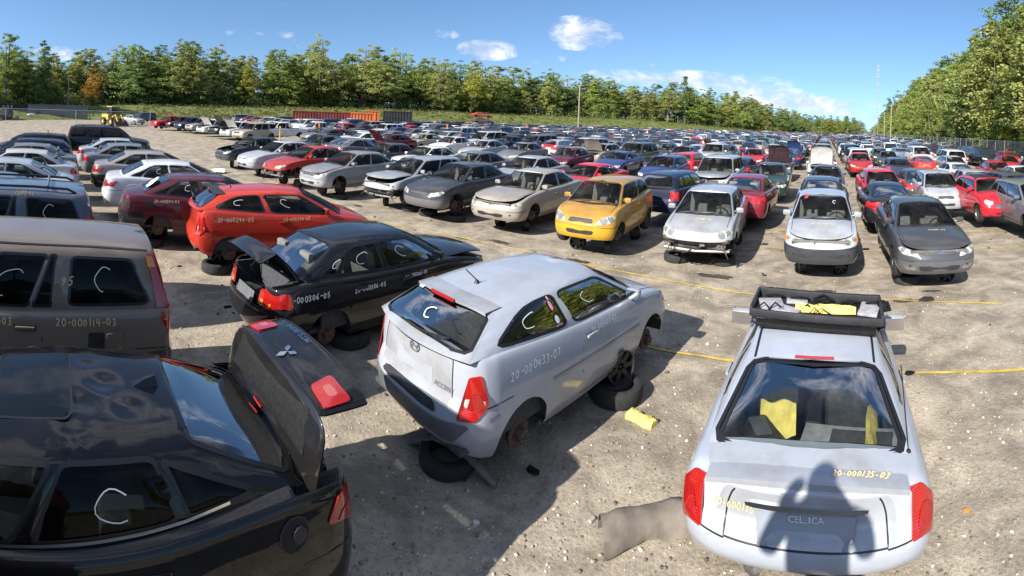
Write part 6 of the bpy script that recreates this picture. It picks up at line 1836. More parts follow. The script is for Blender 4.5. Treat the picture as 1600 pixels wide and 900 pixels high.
# --- the row that faces away to the left: black saloon, brown suv, blue suv and more behind
root, S, ob = hero('lancer', 'lancer', (-3.27, -.30), 180, (.006, .006, .0075), 'glossy black sedan with dented roof and raised boot lid, nearest the camera', lift=-.07, wheels=['hub', 'hub', 'hub', 'hub'], lid=rad(83))
trunk_well(S, root); hinges(S, root)
lid = ob['lid']
for sg in (1, -1):
    tb = MB(); patch(tb, S.SR, [Vector((sg * p[0], p[1])) for p in roundpoly([(.44, .82), (.71, .80), (.72, 1.0), (.48, .99)], .15, 2)], .014, 'lamp_red', 4, 4, True, [[Vector((sg * p[0], p[1])) for p in roundpoly([(.52, .87), (.64, .86), (.64, .93), (.53, .93)], .3, 2)]], ['lamp_pale_red'])
    tb.v = [v - S.lp for v in tb.v]; tb.build('taillight', lid)
em = MB()
for k in range(3):
    a = rad(90 + 120 * k); u = Vector((math.cos(a), math.sin(a))); v = Vector((-u.y, u.x))
    q = [Vector((0, .945)), u * .045 + v * .026 + Vector((0, .945)), u * .09 + Vector((0, .945)), u * .045 - v * .026 + Vector((0, .945))]
    patch(em, S.SR, q, .012, 'chrome', 1, 1, False)
em.v = [v - S.lp for v in em.v]; em.build('emblem', lid)
lt = MB(); lettering(lt, S.SR, 'MITSUBISHI', (-.22, .735), (-1, 0), (0, 1), .078, .010, 'chrome'); lt.v = [v - S.lp for v in lt.v]; lt.build('lettering', lid)
pl = MB(); patch(pl, S.SR, roundpoly([(-.20, .90), (.20, .90), (.20, .925), (-.20, .925)], .2, 1), .0, 'chrome', 4, 1); pl.v = [v - S.lp for v in pl.v]
vin = MB(); patch(vin, S.TX, [(S.C0 - .09, .80), (S.Lr + .14, .84), (S.Lr + .14, -.84), (S.C0 - .09, -.80)], .006, 'matte_black', 6, 10, False); vin.v = [v - S.lp for v in vin.v]; vin.build('vinyl_cover', lid)
sr = MB(); patch(sr, S.roof, roundpoly([(-.62, .10), (.62, .10), (.62, .48), (-.62, .48)], .12, 3), .003, 'roof_glass', 6, 4, False); ribbon(sr, S.roof, roundpoly([(-.64, .09), (.64, .09), (.64, .49), (-.64, .49)], .12, 3), .02, .004, 'trim_black', True, 1); sr.build('sunroof', root)
fn = MB(); p = S.roof(0, .90)
fn.add([p + Vector(q) for q in ((.12, -.035, 0), (.12, .035, 0), (-.07, -.04, 0), (-.07, .04, 0), (-.055, -.012, .065), (-.055, .012, .065), (.02, -.015, .045), (.02, .015, .045))], [(0, 1, 7, 6), (6, 7, 5, 4), (0, 6, 4, 2), (1, 3, 5, 7), (2, 4, 5, 3)], 'paint', True)
put('shark_fin_antenna', fn.mesh('shark_fin_antenna'), root, color=(.007, .007, .009))
bl = MB(); patch(bl, S.end(False), [(-.10, .06), (.10, .06), (.10, .10), (-.10, .10)], .012, 'lamp_red', 2, 1); bl.build('brake_light', root)
fd = MB(); sx = S.SX(1)
patch(fd, sx, [(-1.66 + .09 * math.cos(a), .90 + .09 * math.sin(a)) for a in [k * .4488 for k in range(14)]], .003, 'underbody', 4, 4, False); ribbon(fd, sx, [(-1.66 + .095 * math.cos(a), .90 + .095 * math.sin(a)) for a in [k * .4488 for k in range(14)]], .014, .006, 'trim_black', True, 1)
patch(fd, sx, [(-1.69 + .045 * math.cos(a), .90 + .045 * math.sin(a)) for a in [k * .6283 for k in range(10)]], .02, 'black_plastic', 2, 2); fd.build('fuel_filler', root)
cm = MB(); cmark(cm, S.side(1), (.63, .40), .21, a0=60, a1=290, asp=.25, w=.007); cm.build('chalk_mark', root)
ch = MB(); ribbon(ch, S.side(1), [(.04, .045), (.4, .045), (.76, .045), (.86, .08)], .016, .008, 'chrome', sub=4); ch.build('window_chrome', root)
# roof dents pressed into the panel between sunroof and rear window
def dent(me, pts):
    for v in me.vertices:
        for c, r, d in pts:
            q = (v.co - Vector(c)).length
            if q < r: v.co.z -= d * (1 + math.cos(math.pi * q / r)) / 2
bo = ob['body']; me = bo.data.copy(); me.name = 'body'; bm = bmesh.new(); bm.from_mesh(me)
rf = [e for e in bm.edges if all(v.co.z > 1.40 and abs(v.co.y) < .62 and -1.05 < v.co.x < .15 for v in e.verts)]
bmesh.ops.subdivide_edges(bm, edges=rf, cuts=2, use_grid_fill=True); bm.to_mesh(me); bm.free()
dent(me, [((-.45, .22, 1.49), .20, .018), ((-.62, -.02, 1.48), .17, .020), ((-.42, .42, 1.47), .15, .014), ((-.78, .25, 1.46), .16, .014), ((-.55, -.34, 1.47), .20, .012)])
bo.data = me

root, S, ob = hero('crv', 'crv', (-5.62, -1.02), 180, 'brown', 'brown-grey suv with chalked side windows and open fuel flap next to the black sedan', lift=.15, cat='suv', wheels='rim_alloy', rbumper=(.08, .068, .06))
fl = MB(); sx = S.SX(1)
patch(fl, sx, roundpoly([(-1.50, .70), (-1.34, .70), (-1.34, .87), (-1.50, .87)], .15, 2), .002, 'underbody', 2, 2, False); fl.build('fuel_recess', root)
ff = MB(); ff.box(sx(-1.60, .785) + Vector((0, .02, 0)), (.17, .012, .18), 'paint', Matrix.Rotation(.25, 3, 'Z'), .02); put('fuel_flap', ff.mesh('fuel_flap'), root, color=C['brown'])
hw = MB(); r_ = random.Random(21)
handwriting(hw, sx, '20-000114-03', (-1.02, .935), (-1, 0), (.05, 1), .068, .010, .006, 'yellow_mark', r_); handwriting(hw, sx, '20-000114-03', (.02, .92), (-1, 0), (.05, 1), .068, .010, .006, 'yellow_mark', r_)
handwriting(hw, S.side(1), '9', (.648, .40), (.32, 0), (0, 1.7), .085, .010, .008, 'yellow_mark', r_); handwriting(hw, S.side(1), '5', (.671, .40), (.32, 0), (0, 1.7), .085, .010, .008, 'yellow_mark', r_); hw.build('paint_marking', root)
cm = MB(); cmark(cm, S.side(1), (.80, .5), .22, a0=60, a1=290, asp=.20, w=.008); cmark(cm, S.side(1), (.47, .42), .26, a0=60, a1=290, asp=.20, w=.008); cm.build('chalk_mark', root)
rg = MB()
for sg in (1, -1): rg.cut(); ribbon(rg, S.roof, [(sg * .93, .02), (sg * .93, .25), (sg * .93, .5), (sg * .93, .75), (sg * .93, .98)], .035, .006, 'trim_black', sub=4)
rg.build('roof_gutter', root)

root, S, ob = hero('bluesuv', 'suv', (-8.15, -1.72), 180, 'blue_grey', 'slate-blue suv with roof rack and long red corner lamp beyond the brown suv', lift=.18, cat='suv', wheels='rim_alloy')
roof_rails(S, root, (.78,))
cm = MB(); cmark(cm, S.side(1), (.80, .5), .22, a0=60, a1=290, asp=.20, w=.008); cmark(cm, S.side(1), (.47, .45), .24, a0=60, a1=290, asp=.20, w=.008); cm.build('chalk_mark', root)
hw = MB(); handwriting(hw, S.side(1), '20-00025', (.70, .93), (-.3, 0), (0, 1.7), .06, .009, .008, 'yellow_mark', r_); hw.build('paint_marking', root)
hero('r0a', 'sedan_b', (-11.2, -2.05), 180, (.16, .19, .25), 'blue-grey sedan whose roof shows behind the slate-blue suv', lift=.2, lod=0)
hero('r0b', 'sedan_b', (-13.9, -1.85), 180, 'pale_silver', 'pale silver sedan between the blue-grey sedan and a second silver sedan', lift=.22, lod=0)
hero('r0c', 'sedan', (-16.5, -1.55), 180, (.50, .50, .49), 'dusty silver sedan farther along the row facing left', lift=.24, lod=0)
hero('r0d', 'sedan', (-19.0, -1.5), 180, 'grey', 'grey-blue sedan behind the dusty silver sedan, only its roof in view', lift=.24, lod=0)
hero('r0e', 'hatch', (-21.6, -1.5), 180, 'navy', 'dark navy hatchback in front of the black wagon at the left edge', lift=.24, lod=1)
hero('r0f', 'wagon', (-24.5, -1.55), 180, 'black', 'black wagon with tall red lamps at the far left end of the row', lift=.25, cat='wagon', lod=1)

# --- the second row, nose towards the camera
def front_at(px, py, z, kind, h): 
    p = at(px, py, z); return p - fwd(h) * (KINDS[kind].get('L', 4.45) / 2 - .05)
def row2(key, kind, px, py, z, h, color, label, **k): return hero(key, kind, front_at(px, py, z, kind, h), h, color, label, **k)
r_ = random.Random(31)
def hood_text(S, ob, txt, mat='yellow_mark', size=.075):
    hw = MB(); handwriting(hw, S.TX, txt, (S.A0 + .45, -.28 if False else .38), (0, -1.15), (-1, 0), size, .011, .008, mat, r_)
    hw.v = [v - S.hp for v in hw.v]; hw.build('paint_marking', ob['hood'])
def honda(S, ob, root):
    em = MB(); z = S.grille[0][1] + .045
    ribbon(em, S.SF, [(-.045, z - .035), (.045, z - .035), (.055, z + .04), (-.055, z + .04)], .010, .016, 'chrome', True, 2)
    for q in (-1, 1): ribbon(em, S.SF, [(q * .02, z - .025), (q * .026, z + .03)], .012, .016, 'chrome')
    ribbon(em, S.SF, [(-.02, z), (.02, z)], .010, .016, 'chrome'); em.build('emblem', root)
root, S, ob = row2('civicR', 'sedan', 1468, 432, .42, 179, (.062, .064, .07), 'dark grey sedan facing the camera with hood ajar, right end of the second row', lift=.24, wheels=['hub', 'rim_black', 'hub', 'hub'], hood=rad(2.5), bumper=(.10, .104, .112))
hood_text(S, ob, '20-00161'); honda(S, ob, root)
fg = MB()
for sg in (1, -1): fg.cut(); patch(fg, S.SF, roundpoly([(sg * .50, .31), (sg * .70, .31), (sg * .80, .40), (sg * .52, .38)], .2, 2), .005, 'chrome', 3, 2, False)
fg.build('fog_light_trim', root)
root, S, ob = row2('echo', 'echo', 1282, 418, .42, 180, 'pale_silver', 'silver sedan with dark grey unpainted bumper facing the camera, red tag on its windscreen', lift=.26, wheels=['hub', 'hub', 'hub', 'hub'], bumper=(.05, .053, .06), hood=rad(2))
hood_text(S, ob, '20-00134-02')
am = MB()
for sg in (1, -1): am.cut(); patch(am, S.SF, roundpoly([(sg * .84, .63), (sg * .95, .66), (sg * .98, .77), (sg * .86, .74)], .2, 2), .012, 'lamp_amber', 2, 2, False)
am.build('indicator', root)
st = MB(); patch(st, S.end(True), [(-.74, .80), (-.60, .80), (-.60, .93), (-.74, .93)], .004, 'red_paint', 1, 1, False); st.build('sticker', root); st = MB(); cmark(st, S.end(True), (.45, .66), .08, w=.009, asp=.8); st.build('chalk_mark', root)
root, S, ob = row2('civicH', 'hatch', 1085, 402, .38, 176, 'silver', 'silver hatchback with its front bumper torn off, bare rusty beam showing', lift=.24, wheels=['hub', 'hub', 'hub', 'hub'], skip=('front_bumper', 'lowgrille', 'grille'), stripped=True)
hood_text(S, ob, '20-00149')
hero_ = row2('yaris', 'yaris', 905, 379, .42, 176, 'gold', 'golden yellow three-door hatchback facing the camera in the second row', lift=.30, wheels=['hub', 'rim_black', 'rim_black', 'rim_black'], bumper=(.60, .35, .03))
root, S, ob = row2('accord', 'sedan_b', 765, 343, .45, 176, 'champagne', 'champagne sedan with hood lifted at the front and a missing front wheel', lift=.26, wheels=['hub', None, 'hub', 'hub'], hood=rad(4.5), skip=('grille',)); honda(S, ob, root)
root, S, ob = row2('civicD', 'sedan', 652, 322, .50, 175, (.05, .052, .06), 'charcoal sedan with torn lower bumper between champagne sedan and wrecked silver hatchback', lift=.28, wheels=['hub', 'hub', 'hub', 'hub'], skip=('lowgrille',), bumper=(.15, .15, .155))
root, S, ob = row2('versa', 'wagon', 585, 316, .30, 174, 'silver', 'silver hatchback with smashed front end, engine bare and bonnet crumpled', lift=.28, wheels=['rim_black', 'rim_black', 'hub', 'hub'], skip=('front_bumper', 'lowgrille', 'grille', 'head1'), stripped=True, hood=rad(9), cat='car')
root, S, ob = row2('civicS', 'sedan', 480, 291, .45, 174, (.25, .25, .255), 'mid-grey sedan with silver bumper beside the wrecked hatchback', lift=.28, wheels='hub', bumper=(.42, .42, .43), hood=rad(2.5)); honda(S, ob, root)
row2('rio', 'sedan', 420, 277, .42, 173, (.42, .035, .02), 'red sedan with its bumper gone and front wheel hub bare', lift=.28, skip=('front_bumper', 'lowgrille'), stripped=True)
row2('acc2', 'sedan_b', 378, 262, .42, 172, (.44, .45, .49), 'silver-lilac coupe-like sedan between the red sedan and the bonnetless dark one', lift=.26)
row2('maz2', 'sedan', 342, 249, .48, 172, (.03, .033, .045), 'dark blue-black sedan with its bonnet missing at the left end of the second row', lift=.26, skip=('hood',), bumper=(.09, .095, .11))

# --- their backs are turned to these
hero('b1', 'coupe', (2.15, 17.0), 0, (.012, .012, .016), 'black coupe parked tail-to-tail behind the dark grey sedan', lift=.24, lod=0)
hero('b2', 'sedan', (-.05, 17.2), 0, (.03, .032, .04), 'dark sedan seen from behind over the roof of the silver sedan with grey bumper', lift=.24, lod=0)
hero('b3', 'sedan', (-2.55, 17.0), 1, (.20, .018, .03), 'dark red sedan tail-to-tail with the bumperless silver hatchback', lift=.24, lod=0)
hero('b4', 'wagon', (-5.15, 16.6), 3, 'navy', 'navy wagon with tall red lamps behind the golden hatchback', cat='wagon', lift=.24, lod=0)
hero('b5', 'coupe', (-9.2, 17.6), 182, 'bright_red', 'bright red coupe behind the champagne sedan', lift=.24, lod=0)
hero('b6', 'sedan_b', (-12.0, 17.4), 178, 'silver', 'silver sedan with no front door glass behind the charcoal sedan', lift=.24, lod=0)
hero('b7', 'sedan_b', (-14.9, 17.0), 178, (.13, .14, .15), 'slate-grey rounded sedan behind the wrecked silver hatchback', lift=.24, lod=0)

# --- cars farther back, set out by where the photo shows their roofs
def roofed(key, kind, px, py, h, color, label, lod=1, lift=.22, **k):
    H = max(z for _, z in KINDS[kind].get('rz', [(0, 1.44)])) + lift
    p = at(px, py, H)
    return hero(key, kind, (p.x, p.y), h, color, label, lod=lod, lift=lift, **k)
FAR = [
    ('mini', 1540, 276, 176, 'bright_red', 'bright red small hatchback with black roof and round headlamps at the right', dict(lod=0, lift=.30, wheels=['hub', 'rim_steel', 'rim_steel', 'rim_steel'])),
    ('yaris', 1463, 267, 180, 'pale_silver', 'silver small car facing the camera left of the red small hatchback', dict(lod=0, lift=.25)),
    ('hatch', 1374, 264, 178, 'bright_red', 'bright red hatchback facing the camera with its bumper missing', dict(lod=0, lift=.28, skip=('front_bumper', 'lowgrille', 'grille'), stripped=True)),
    ('wagon', 1610, 283, 177, 'grey', 'grey hatchback cut by the right edge beside the red small hatchback', dict(lod=0, lift=.28)),
    ('sedan', 1430, 262, 2, 'dark_grey', 'dark sedan with white rear panel between the red and the silver small car', {}),
    ('sedan', 1515, 263, 1, 'silver', 'silver sedan tail-on behind the silver small car', {}),
    ('wagon', 1567, 266, 0, 'dark_grey', 'charcoal wagon behind the red small hatchback', dict(cat='wagon')),
    ('sedan', 1597, 259, 181, 'white', 'white sedan at the right edge near the chain-link fence', {}),
    ('sedan_b', 1206, 254, 179, 'green', 'dark green sedan facing the camera behind the dark red sedan', dict(lod=0)),
    ('coupe', 1292, 258, 180, (.05, .055, .065), 'charcoal car with no bonnet facing the camera in the centre column', dict(skip=('hood',))),
    ('sedan', 1284, 243, 180, 'white', 'white car with its bonnet standing fully open in the centre column', dict(hood=rad(78), lod=1)),
    ('sedan', 1220, 240, 180, (.06, .035, .045), 'dark plum car with its bonnet standing open', dict(hood=rad(72))),
    ('suv', 1125, 243, 178, 'silver', 'silver wagon with crumpled front facing the camera behind the navy wagon', dict(cat='suv', hood=rad(5))),
    ('hatch', 1080, 237, 2, 'bright_red', 'bright red hatchback seen from behind in the third row', dict(lod=0)),
    ('wagon', 1040, 243, 178, 'blue', 'royal blue wagon with pale headlamps facing the camera', dict(cat='wagon')),
    ('coupe', 970, 236, 178, 'blue', 'deep blue coupe with a red door sill in the third row', dict(lod=0)),
    ('sedan', 890, 230, 176, (.13, .015, .025), 'maroon sedan facing left of the deep blue coupe', dict(lod=0)),
    ('sedan_b', 818, 222, 175, (.16, .165, .175), 'mid-grey sedan with its front corner damaged near the maroon sedan', dict(lod=0)),
    ('sonata', 757, 218, 174, (.38, .39, .42), 'lilac-silver sedan left of the mid-grey sedan', {}),
    ('sedan', 706, 213, 174, 'white', 'white sedan with a sunroof in the left part of the third row', {}),
    ('sedan_b', 663, 208, 173, 'beige', 'beige sedan with a light roof in front of the navy pickup', {}),
    ('sedan', 668, 228, 176, 'white', 'white saloon with bonnet raised behind the charcoal sedan', dict(hood=rad(6))),
    ('sedan', 604, 223, 174, 'dark_grey', 'dark sedan behind the mid-grey one with silver bumper', {}),
    ('coupe', 548, 215, 5, (.07, .075, .10), 'dark blue-grey coupe showing its rear quarter', {}),
    ('sedan', 505, 211, 174, (.025, .05, .05), 'dark teal sedan with red seats behind the lilac sedan', {}),
    ('sedan_b', 835, 206, 175, 'white', 'white saloon with open windows in the fourth row', {}),
    ('sedan', 885, 209, 178, (.04, .042, .045), 'black-grey sedan with crushed bonnet right of the white saloon', {}),
    ('sedan_b', 795, 212, 176, 'navy', 'navy sedan between the lilac-silver and the white saloon', {}),
    ('suv', 995, 222, 180, (.07, .07, .065), 'dark crossover with its bonnet gone and engine bare in the third row', dict(skip=('hood',), cat='suv')),
    ('wagon', 940, 224, 180, (.30, .26, .23), 'taupe wagon under a raised brown bonnet', dict(hood=rad(65), cat='wagon')),
    ('sedan', 1180, 232, 180, 'bright_red', 'red sedan facing the camera left of the dark plum car', {}),
    ('hatch', 1160, 244, 2, 'navy', 'navy hatchback seen from behind beside the crumpled silver wagon', {}),
    ('minivan', 1436, 228, 178, 'white', 'white van among the cars to the right', dict(cat='minivan')),
    ('wagon', 1400, 245, 2, 'navy', 'navy wagon with amber-red lamps behind the bright red hatchback', dict(cat='wagon')),
    ('hatch', 1488, 243, 178, 'silver', 'grey hatchback with a red stripe behind the silver small car', {}),
    ('coupe', 1440, 243, 2, 'orange_red', 'orange-red coupe among the cars to the right', {}),
    ('sedan', 1573, 243, 182, 'bright_red', 'red sedan close to the chain-link fence with its boot open', {}),
    ('pickup', 440, 190, 177, 'white', 'white extended-cab pickup truck behind the yellow posts', dict(cat='pickup truck', lod=0)),
    ('pickup', 497, 190, 178, (.68, .68, .67), 'second white pickup truck between the white and the red one', dict(cat='pickup truck')),
    ('pickup', 540, 192, 5, 'red', 'red extended-cab pickup truck facing away to the right', dict(cat='pickup truck', lod=0)),
    ('suv', 604, 193, 176, 'white', 'small white suv with black lower trim right of the red pickup', dict(cat='suv')),
    ('suv', 580, 189, 176, 'beige', 'beige suv between the red pickup and the small white suv', dict(cat='suv')),
    ('suv', 645, 191, 176, 'navy', 'navy suv with its rear door open right of the small white suv', dict(cat='suv')),
    ('suv', 706, 192, 178, 'navy', 'dark navy suv tail-on beside the yellow post', dict(cat='suv')),
    ('sedan', 750, 195, 178, 'red', 'deep red sedan beyond the yellow post', {}),
    ('sedan_b', 785, 196, 176, (.40, .41, .44), 'silver sedan showing its flank in the fourth row', {}),
]
for i, (kind, px, py, h, col, lab, k) in enumerate(FAR): roofed('far%d' % i, kind, px, py, h, col, lab, **k)
root, S, ob = HERO['far0']
rp = MB(); patch(rp, S.roof, [(-.97, .02), (.97, .02), (.97, .98), (-.97, .98)], .006, 'trim_black', 8, 6, False); rp.build('roof_panel', root)
gr = MB()
for z in (.52, .555, .59): gr.cut(); ribbon(gr, S.SF, [(-.36, z), (0, z), (.36, z)], .018, .014, 'chrome', sub=6)
gr.build('grille_bar', root)
bs = MB(); patch(bs, S.TX, [(S.A0 - .02, .52), (S.Lf - .30, .50), (S.Lf - .30, .36), (S.A0 - .02, .38)], .004, 'trim_black', 8, 2, False); bs.v = [v - S.hp for v in bs.v]; bs.build('bonnet_stripe', ob['hood'])
# the line of trucks and suvs at the far left, placed by the ground under their bumpers
TRUCKS = [
    (172, 193, 'wagon', 85, 'blue_grey', 'slate-blue hatchback parked sideways in front of the yellow loader', 2), (205, 192, 'suv', 160, 'dark_grey', 'dark suv at the left end of the truck line', 2), (222, 196, 'sedan', 60, 'silver', 'silver sedan pointing away at the left end of the truck line', 2),
    (238, 203, 'pickup', 165, 'bright_red', 'bright red pickup truck at the left of the truck line', 1), (259, 204, 'suv', 163, (.16, .05, .04), 'stripped reddish truck with its engine bare', 1), (275, 207, 'suv', 163, 'navy', 'navy suv third from the bright red pickup', 1),
    (293, 209, 'suv', 163, 'tan', 'sand-coloured suv beside the white suv in the truck line', 1), (311, 213, 'suv', 163, 'white', 'white suv with black bumper left of the raised black bonnet', 1), (330, 217, 'pickup', 165, 'black', 'black truck with raised bonnet and smashed front', 1),
    (349, 219, 'suv', 160, (.66, .66, .64), 'white compact suv right of the truck with the raised black bonnet', 1), (369, 223, 'suv', 160, 'beige', 'beige boxy suv with amber lamp next to the white compact suv', 1), (392, 222, 'suv', 160, (.5, .47, .40), 'cream truck with its bonnet raised high', 1)]
for px, py, kind, h, col, lab, lod in TRUCKS:
    c = C[col] if isinstance(col, str) else col
    p = front_at(px, py, .0, kind, h)
    k = {}
    if 'raised' in lab: k['hood'] = rad(60)
    if 'bare' in lab: k['skip'] = ('front_bumper', 'hood', 'lowgrille'); k['stripped'] = True
    hero('truck', kind, (p.x, p.y), h, c, lab, lod=lod, lift=.12, cat='pickup truck' if kind == 'pickup' else 'suv' if kind == 'suv' else 'car', wheels='rim_steel' if not k else 'hub', **k)
for px, py, kind, col, lab in ((8, 187, 'suv', 'dark_grey', 'grey suv behind the see-through fence at the left edge'), (32, 184, 'wagon', 'white', 'white hatchback behind the see-through fence'), (52, 185, 'hatch', (.3, .31, .33), 'silver-grey hatchback right of the white one behind the see-through fence'), (-20, 188, 'sedan', 'silver', 'silver sedan cut by the left edge behind the see-through fence')):
    p = at(px, py); hero('lf', kind, (p.x, p.y), 100, col, lab, lod=2, lift=.05)

# ------------------------------------------------------------------ the packed rows behind
PAL = [('silver', (.44, .45, .47), 20), ('grey', (.17, .175, .185), 16), ('charcoal', (.055, .057, .062), 16), ('black', (.012, .012, .014), 10), ('white', (.70, .70, .68), 12), ('red', (.46, .022, .02), 7), ('maroon', (.10, .014, .022), 4),
       ('blue', (.03, .06, .2), 6), ('navy', (.014, .022, .055), 7), ('green', (.02, .055, .04), 3), ('beige', (.38, .33, .26), 5), ('slate-blue', (.10, .13, .18), 6)]
KMIX = [('sedan', 26), ('sedan_b', 16), ('sonata', 10), ('hatch', 10), ('wagon', 8), ('suv', 9), ('coupe', 7), ('minivan', 6), ('echo', 5), ('crv', 5)]
KWORD = dict(sedan='sedan', sedan_b='long sedan', sonata='rounded sedan', hatch='hatchback', wagon='wagon', suv='suv', coupe='coupe', minivan='minivan', echo='compact sedan', crv='compact suv', pickup='pickup')
ORD = 'first second third fourth fifth sixth seventh eighth ninth tenth eleventh twelfth thirteenth fourteenth fifteenth sixteenth seventeenth eighteenth nineteenth twentieth'.split()
def in_lot(x, y):
    if y > 255 or x > 19.6: return False
    px, py = pix((x, y, 0))
    if px < -30: return False
    r = math.hypot(x, y)
    return r < path_r(px) - 37 and inside((x, y), LOT)
def clash(x, y):
    for a, b, h, L_ in PLACED:
        f = fwd(h); d = Vector((x - a, y - b, 0)); u = abs(d.dot(f)); v = abs(d.dot(lft(h)))
        if u < L_ / 2 + 2.35 and v < 2.15: return True
    return False
slots = []
rr = random.Random(99)
rowi = 1
for k in range(0, 21):
    for half in (0, 1):
        y0 = 12.2 + 11.6 * k + 4.7 * half
        if k == 0 and half == 0: continue
        rowi += 1
        j = -60; row = []
        while j < 8:
            x = -.1 + 2.65 * j + rr.uniform(-.14, .14); y = y0 + rr.uniform(-.3, .3) + .0
            j += 1
            if k == 0 and x < -27: continue
            if x < -40 and y < 24: continue
            if k == 1 and x < -46: continue
            # the open lane in front of the truck line
            r = math.hypot(x, y)
            if not in_lot(x, y): continue
            if rr.random() < .045: continue
            kind = rr.choices([a for a, _ in KMIX], [b for _, b in KMIX])[0]
            col = rr.choices(PAL, [p[2] for p in PAL])[0]
            h = 180 if half == 0 else 0
            if rr.random() < .22: h = 180 - h
            row.append([x, y, kind, col, h + rr.uniform(-4, 4), r, rowi])
        ok = [s for s in row if not clash(s[0], s[1])]
        for i, s in enumerate(ok):
            s.append((ok[i - 1] if i > 0 else None, ok[i + 1] if i + 1 < len(ok) else None)); slots.append(s)
slots.sort(key=lambda s: s[5])
N_IND = 300 - len(PLACED) - 1
ind, rest = slots[:N_IND], slots[N_IND:]
used_labels = {}
for x, y, kind, (cn, cc), h, r, ri, (a, b) in [(s[0], s[1], s[2], s[3][:2], s[4], s[5], s[6], s[7]) for s in ind]:
    nose = 'nose-out' if 90 < h < 270 else 'tail-out'
    lab = '%s %s %s in the %s row' % (cn, KWORD[kind], nose, ORD[min(ri, 20) - 1])
    def nb(s): return '%s %s' % (s[3][0], KWORD[s[2]].split()[-1])
    if a and b: lab += ' between %s and %s' % (nb(a), nb(b))
    elif a: lab += ' right of a %s' % nb(a)
    elif b: lab += ' left of a %s' % nb(b)
    j = 1.0 + rr.uniform(-.12, .12)
    lod = 1 if r < 48 else 2
    k = {}
    if lod == 1 and rr.random() < .16: k['hood'] = rad(rr.choice([4, 6, 55, 68]))
    elif lod == 1 and rr.random() < .12: k['skip'] = ('hood',)
    if lod == 1 and 'hood' not in k and rr.random() < .30: k['skip'] = k.get('skip', ()) + ('front_bumper', 'lowgrille', 'grille'); k['stripped'] = True
    if lod == 1 and rr.random() < .25: k['skip'] = k.get('skip', ()) + (rr.choice(['head1', 'head-1', 'tail1', 'tail-1', 'mirror1']),)
    if lod == 1 and rr.random() < .14: k['panel'] = {rr.choice(['door0L', 'door0R', 'hood', 'front_bumper', 'rear_bumper', 'lid']): rr.choice(PAL)[1]}
    car(kind, (x, y), h, tuple(c * j for c in cc), lab, cat={'suv': 'suv', 'crv': 'suv', 'minivan': 'minivan', 'wagon': 'wagon'}.get(kind, 'car'), group='cars packed in rows on the gravel lot', lod=lod, lift=rr.uniform(.16, .28),
        wheels=rr.choice(['hub', 'rim_black', 'rim_steel', 'rim_alloy']), roll=rr.uniform(-.012, .012), pitch=rr.uniform(-.02, .02), **k)
print('CARS placed', len(PLACED), 'individual', len(ind), 'rest', len(rest))

def rest_mesh():
    """the far rows, beyond counting, as one mass"""
    vs, fs, cs, mi = [], [], [], []
    mats = ['paint_far', 'opaque_glass', 'rubber', 'lamp_red', 'lamp_clear', 'underbody']
    cache = {}
    for kd, _ in KMIX:
        me = merged_mesh(kd, 3)
        cache[kd] = ([v.co.copy() for v in me.vertices], [tuple(p.vertices) for p in me.polygons], [(lambda n: {'paint': 0, 'opaque_glass': 1, 'glass': 1, 'dark_glass': 1, 'rubber': 2, 'steel': 2, 'lamp_red': 3, 'lamp_clear': 4}.get(n, 5))(me.materials[p.material_index].name) for p in me.polygons])
    for s in rest:
        x, y, kind, (cn, cc, _), h = s[:5]
        j = 1.0 + rr.uniform(-.15, .15); M = Matrix.Translation((x, y, rr.uniform(.15, .28))) @ Matrix.Rotation(math.pi / 2 - rad(h), 4, 'Z')
        V, Fs, Ms = cache[kind]; b = len(vs)
        vs += [tuple(M @ v) for v in V]; fs += [tuple(b + i for i in f) for f in Fs]; mi += Ms
        cs += [(cc[0] * j, cc[1] * j, cc[2] * j, 1)] * len(V)
    me = mesh('distant_cars', vs, fs, None, True, mats, mi)
    at_ = me.color_attributes.new('Col', 'FLOAT_COLOR', 'POINT')
    at_.data.foreach_set('color', [q for c in cs for q in c])
    mark_sharp(me, 50)
    return me
if rest: tag(put('distant_cars', rest_mesh()), 'hundreds of small distant cars filling the far rows of the lot', kind='stuff')
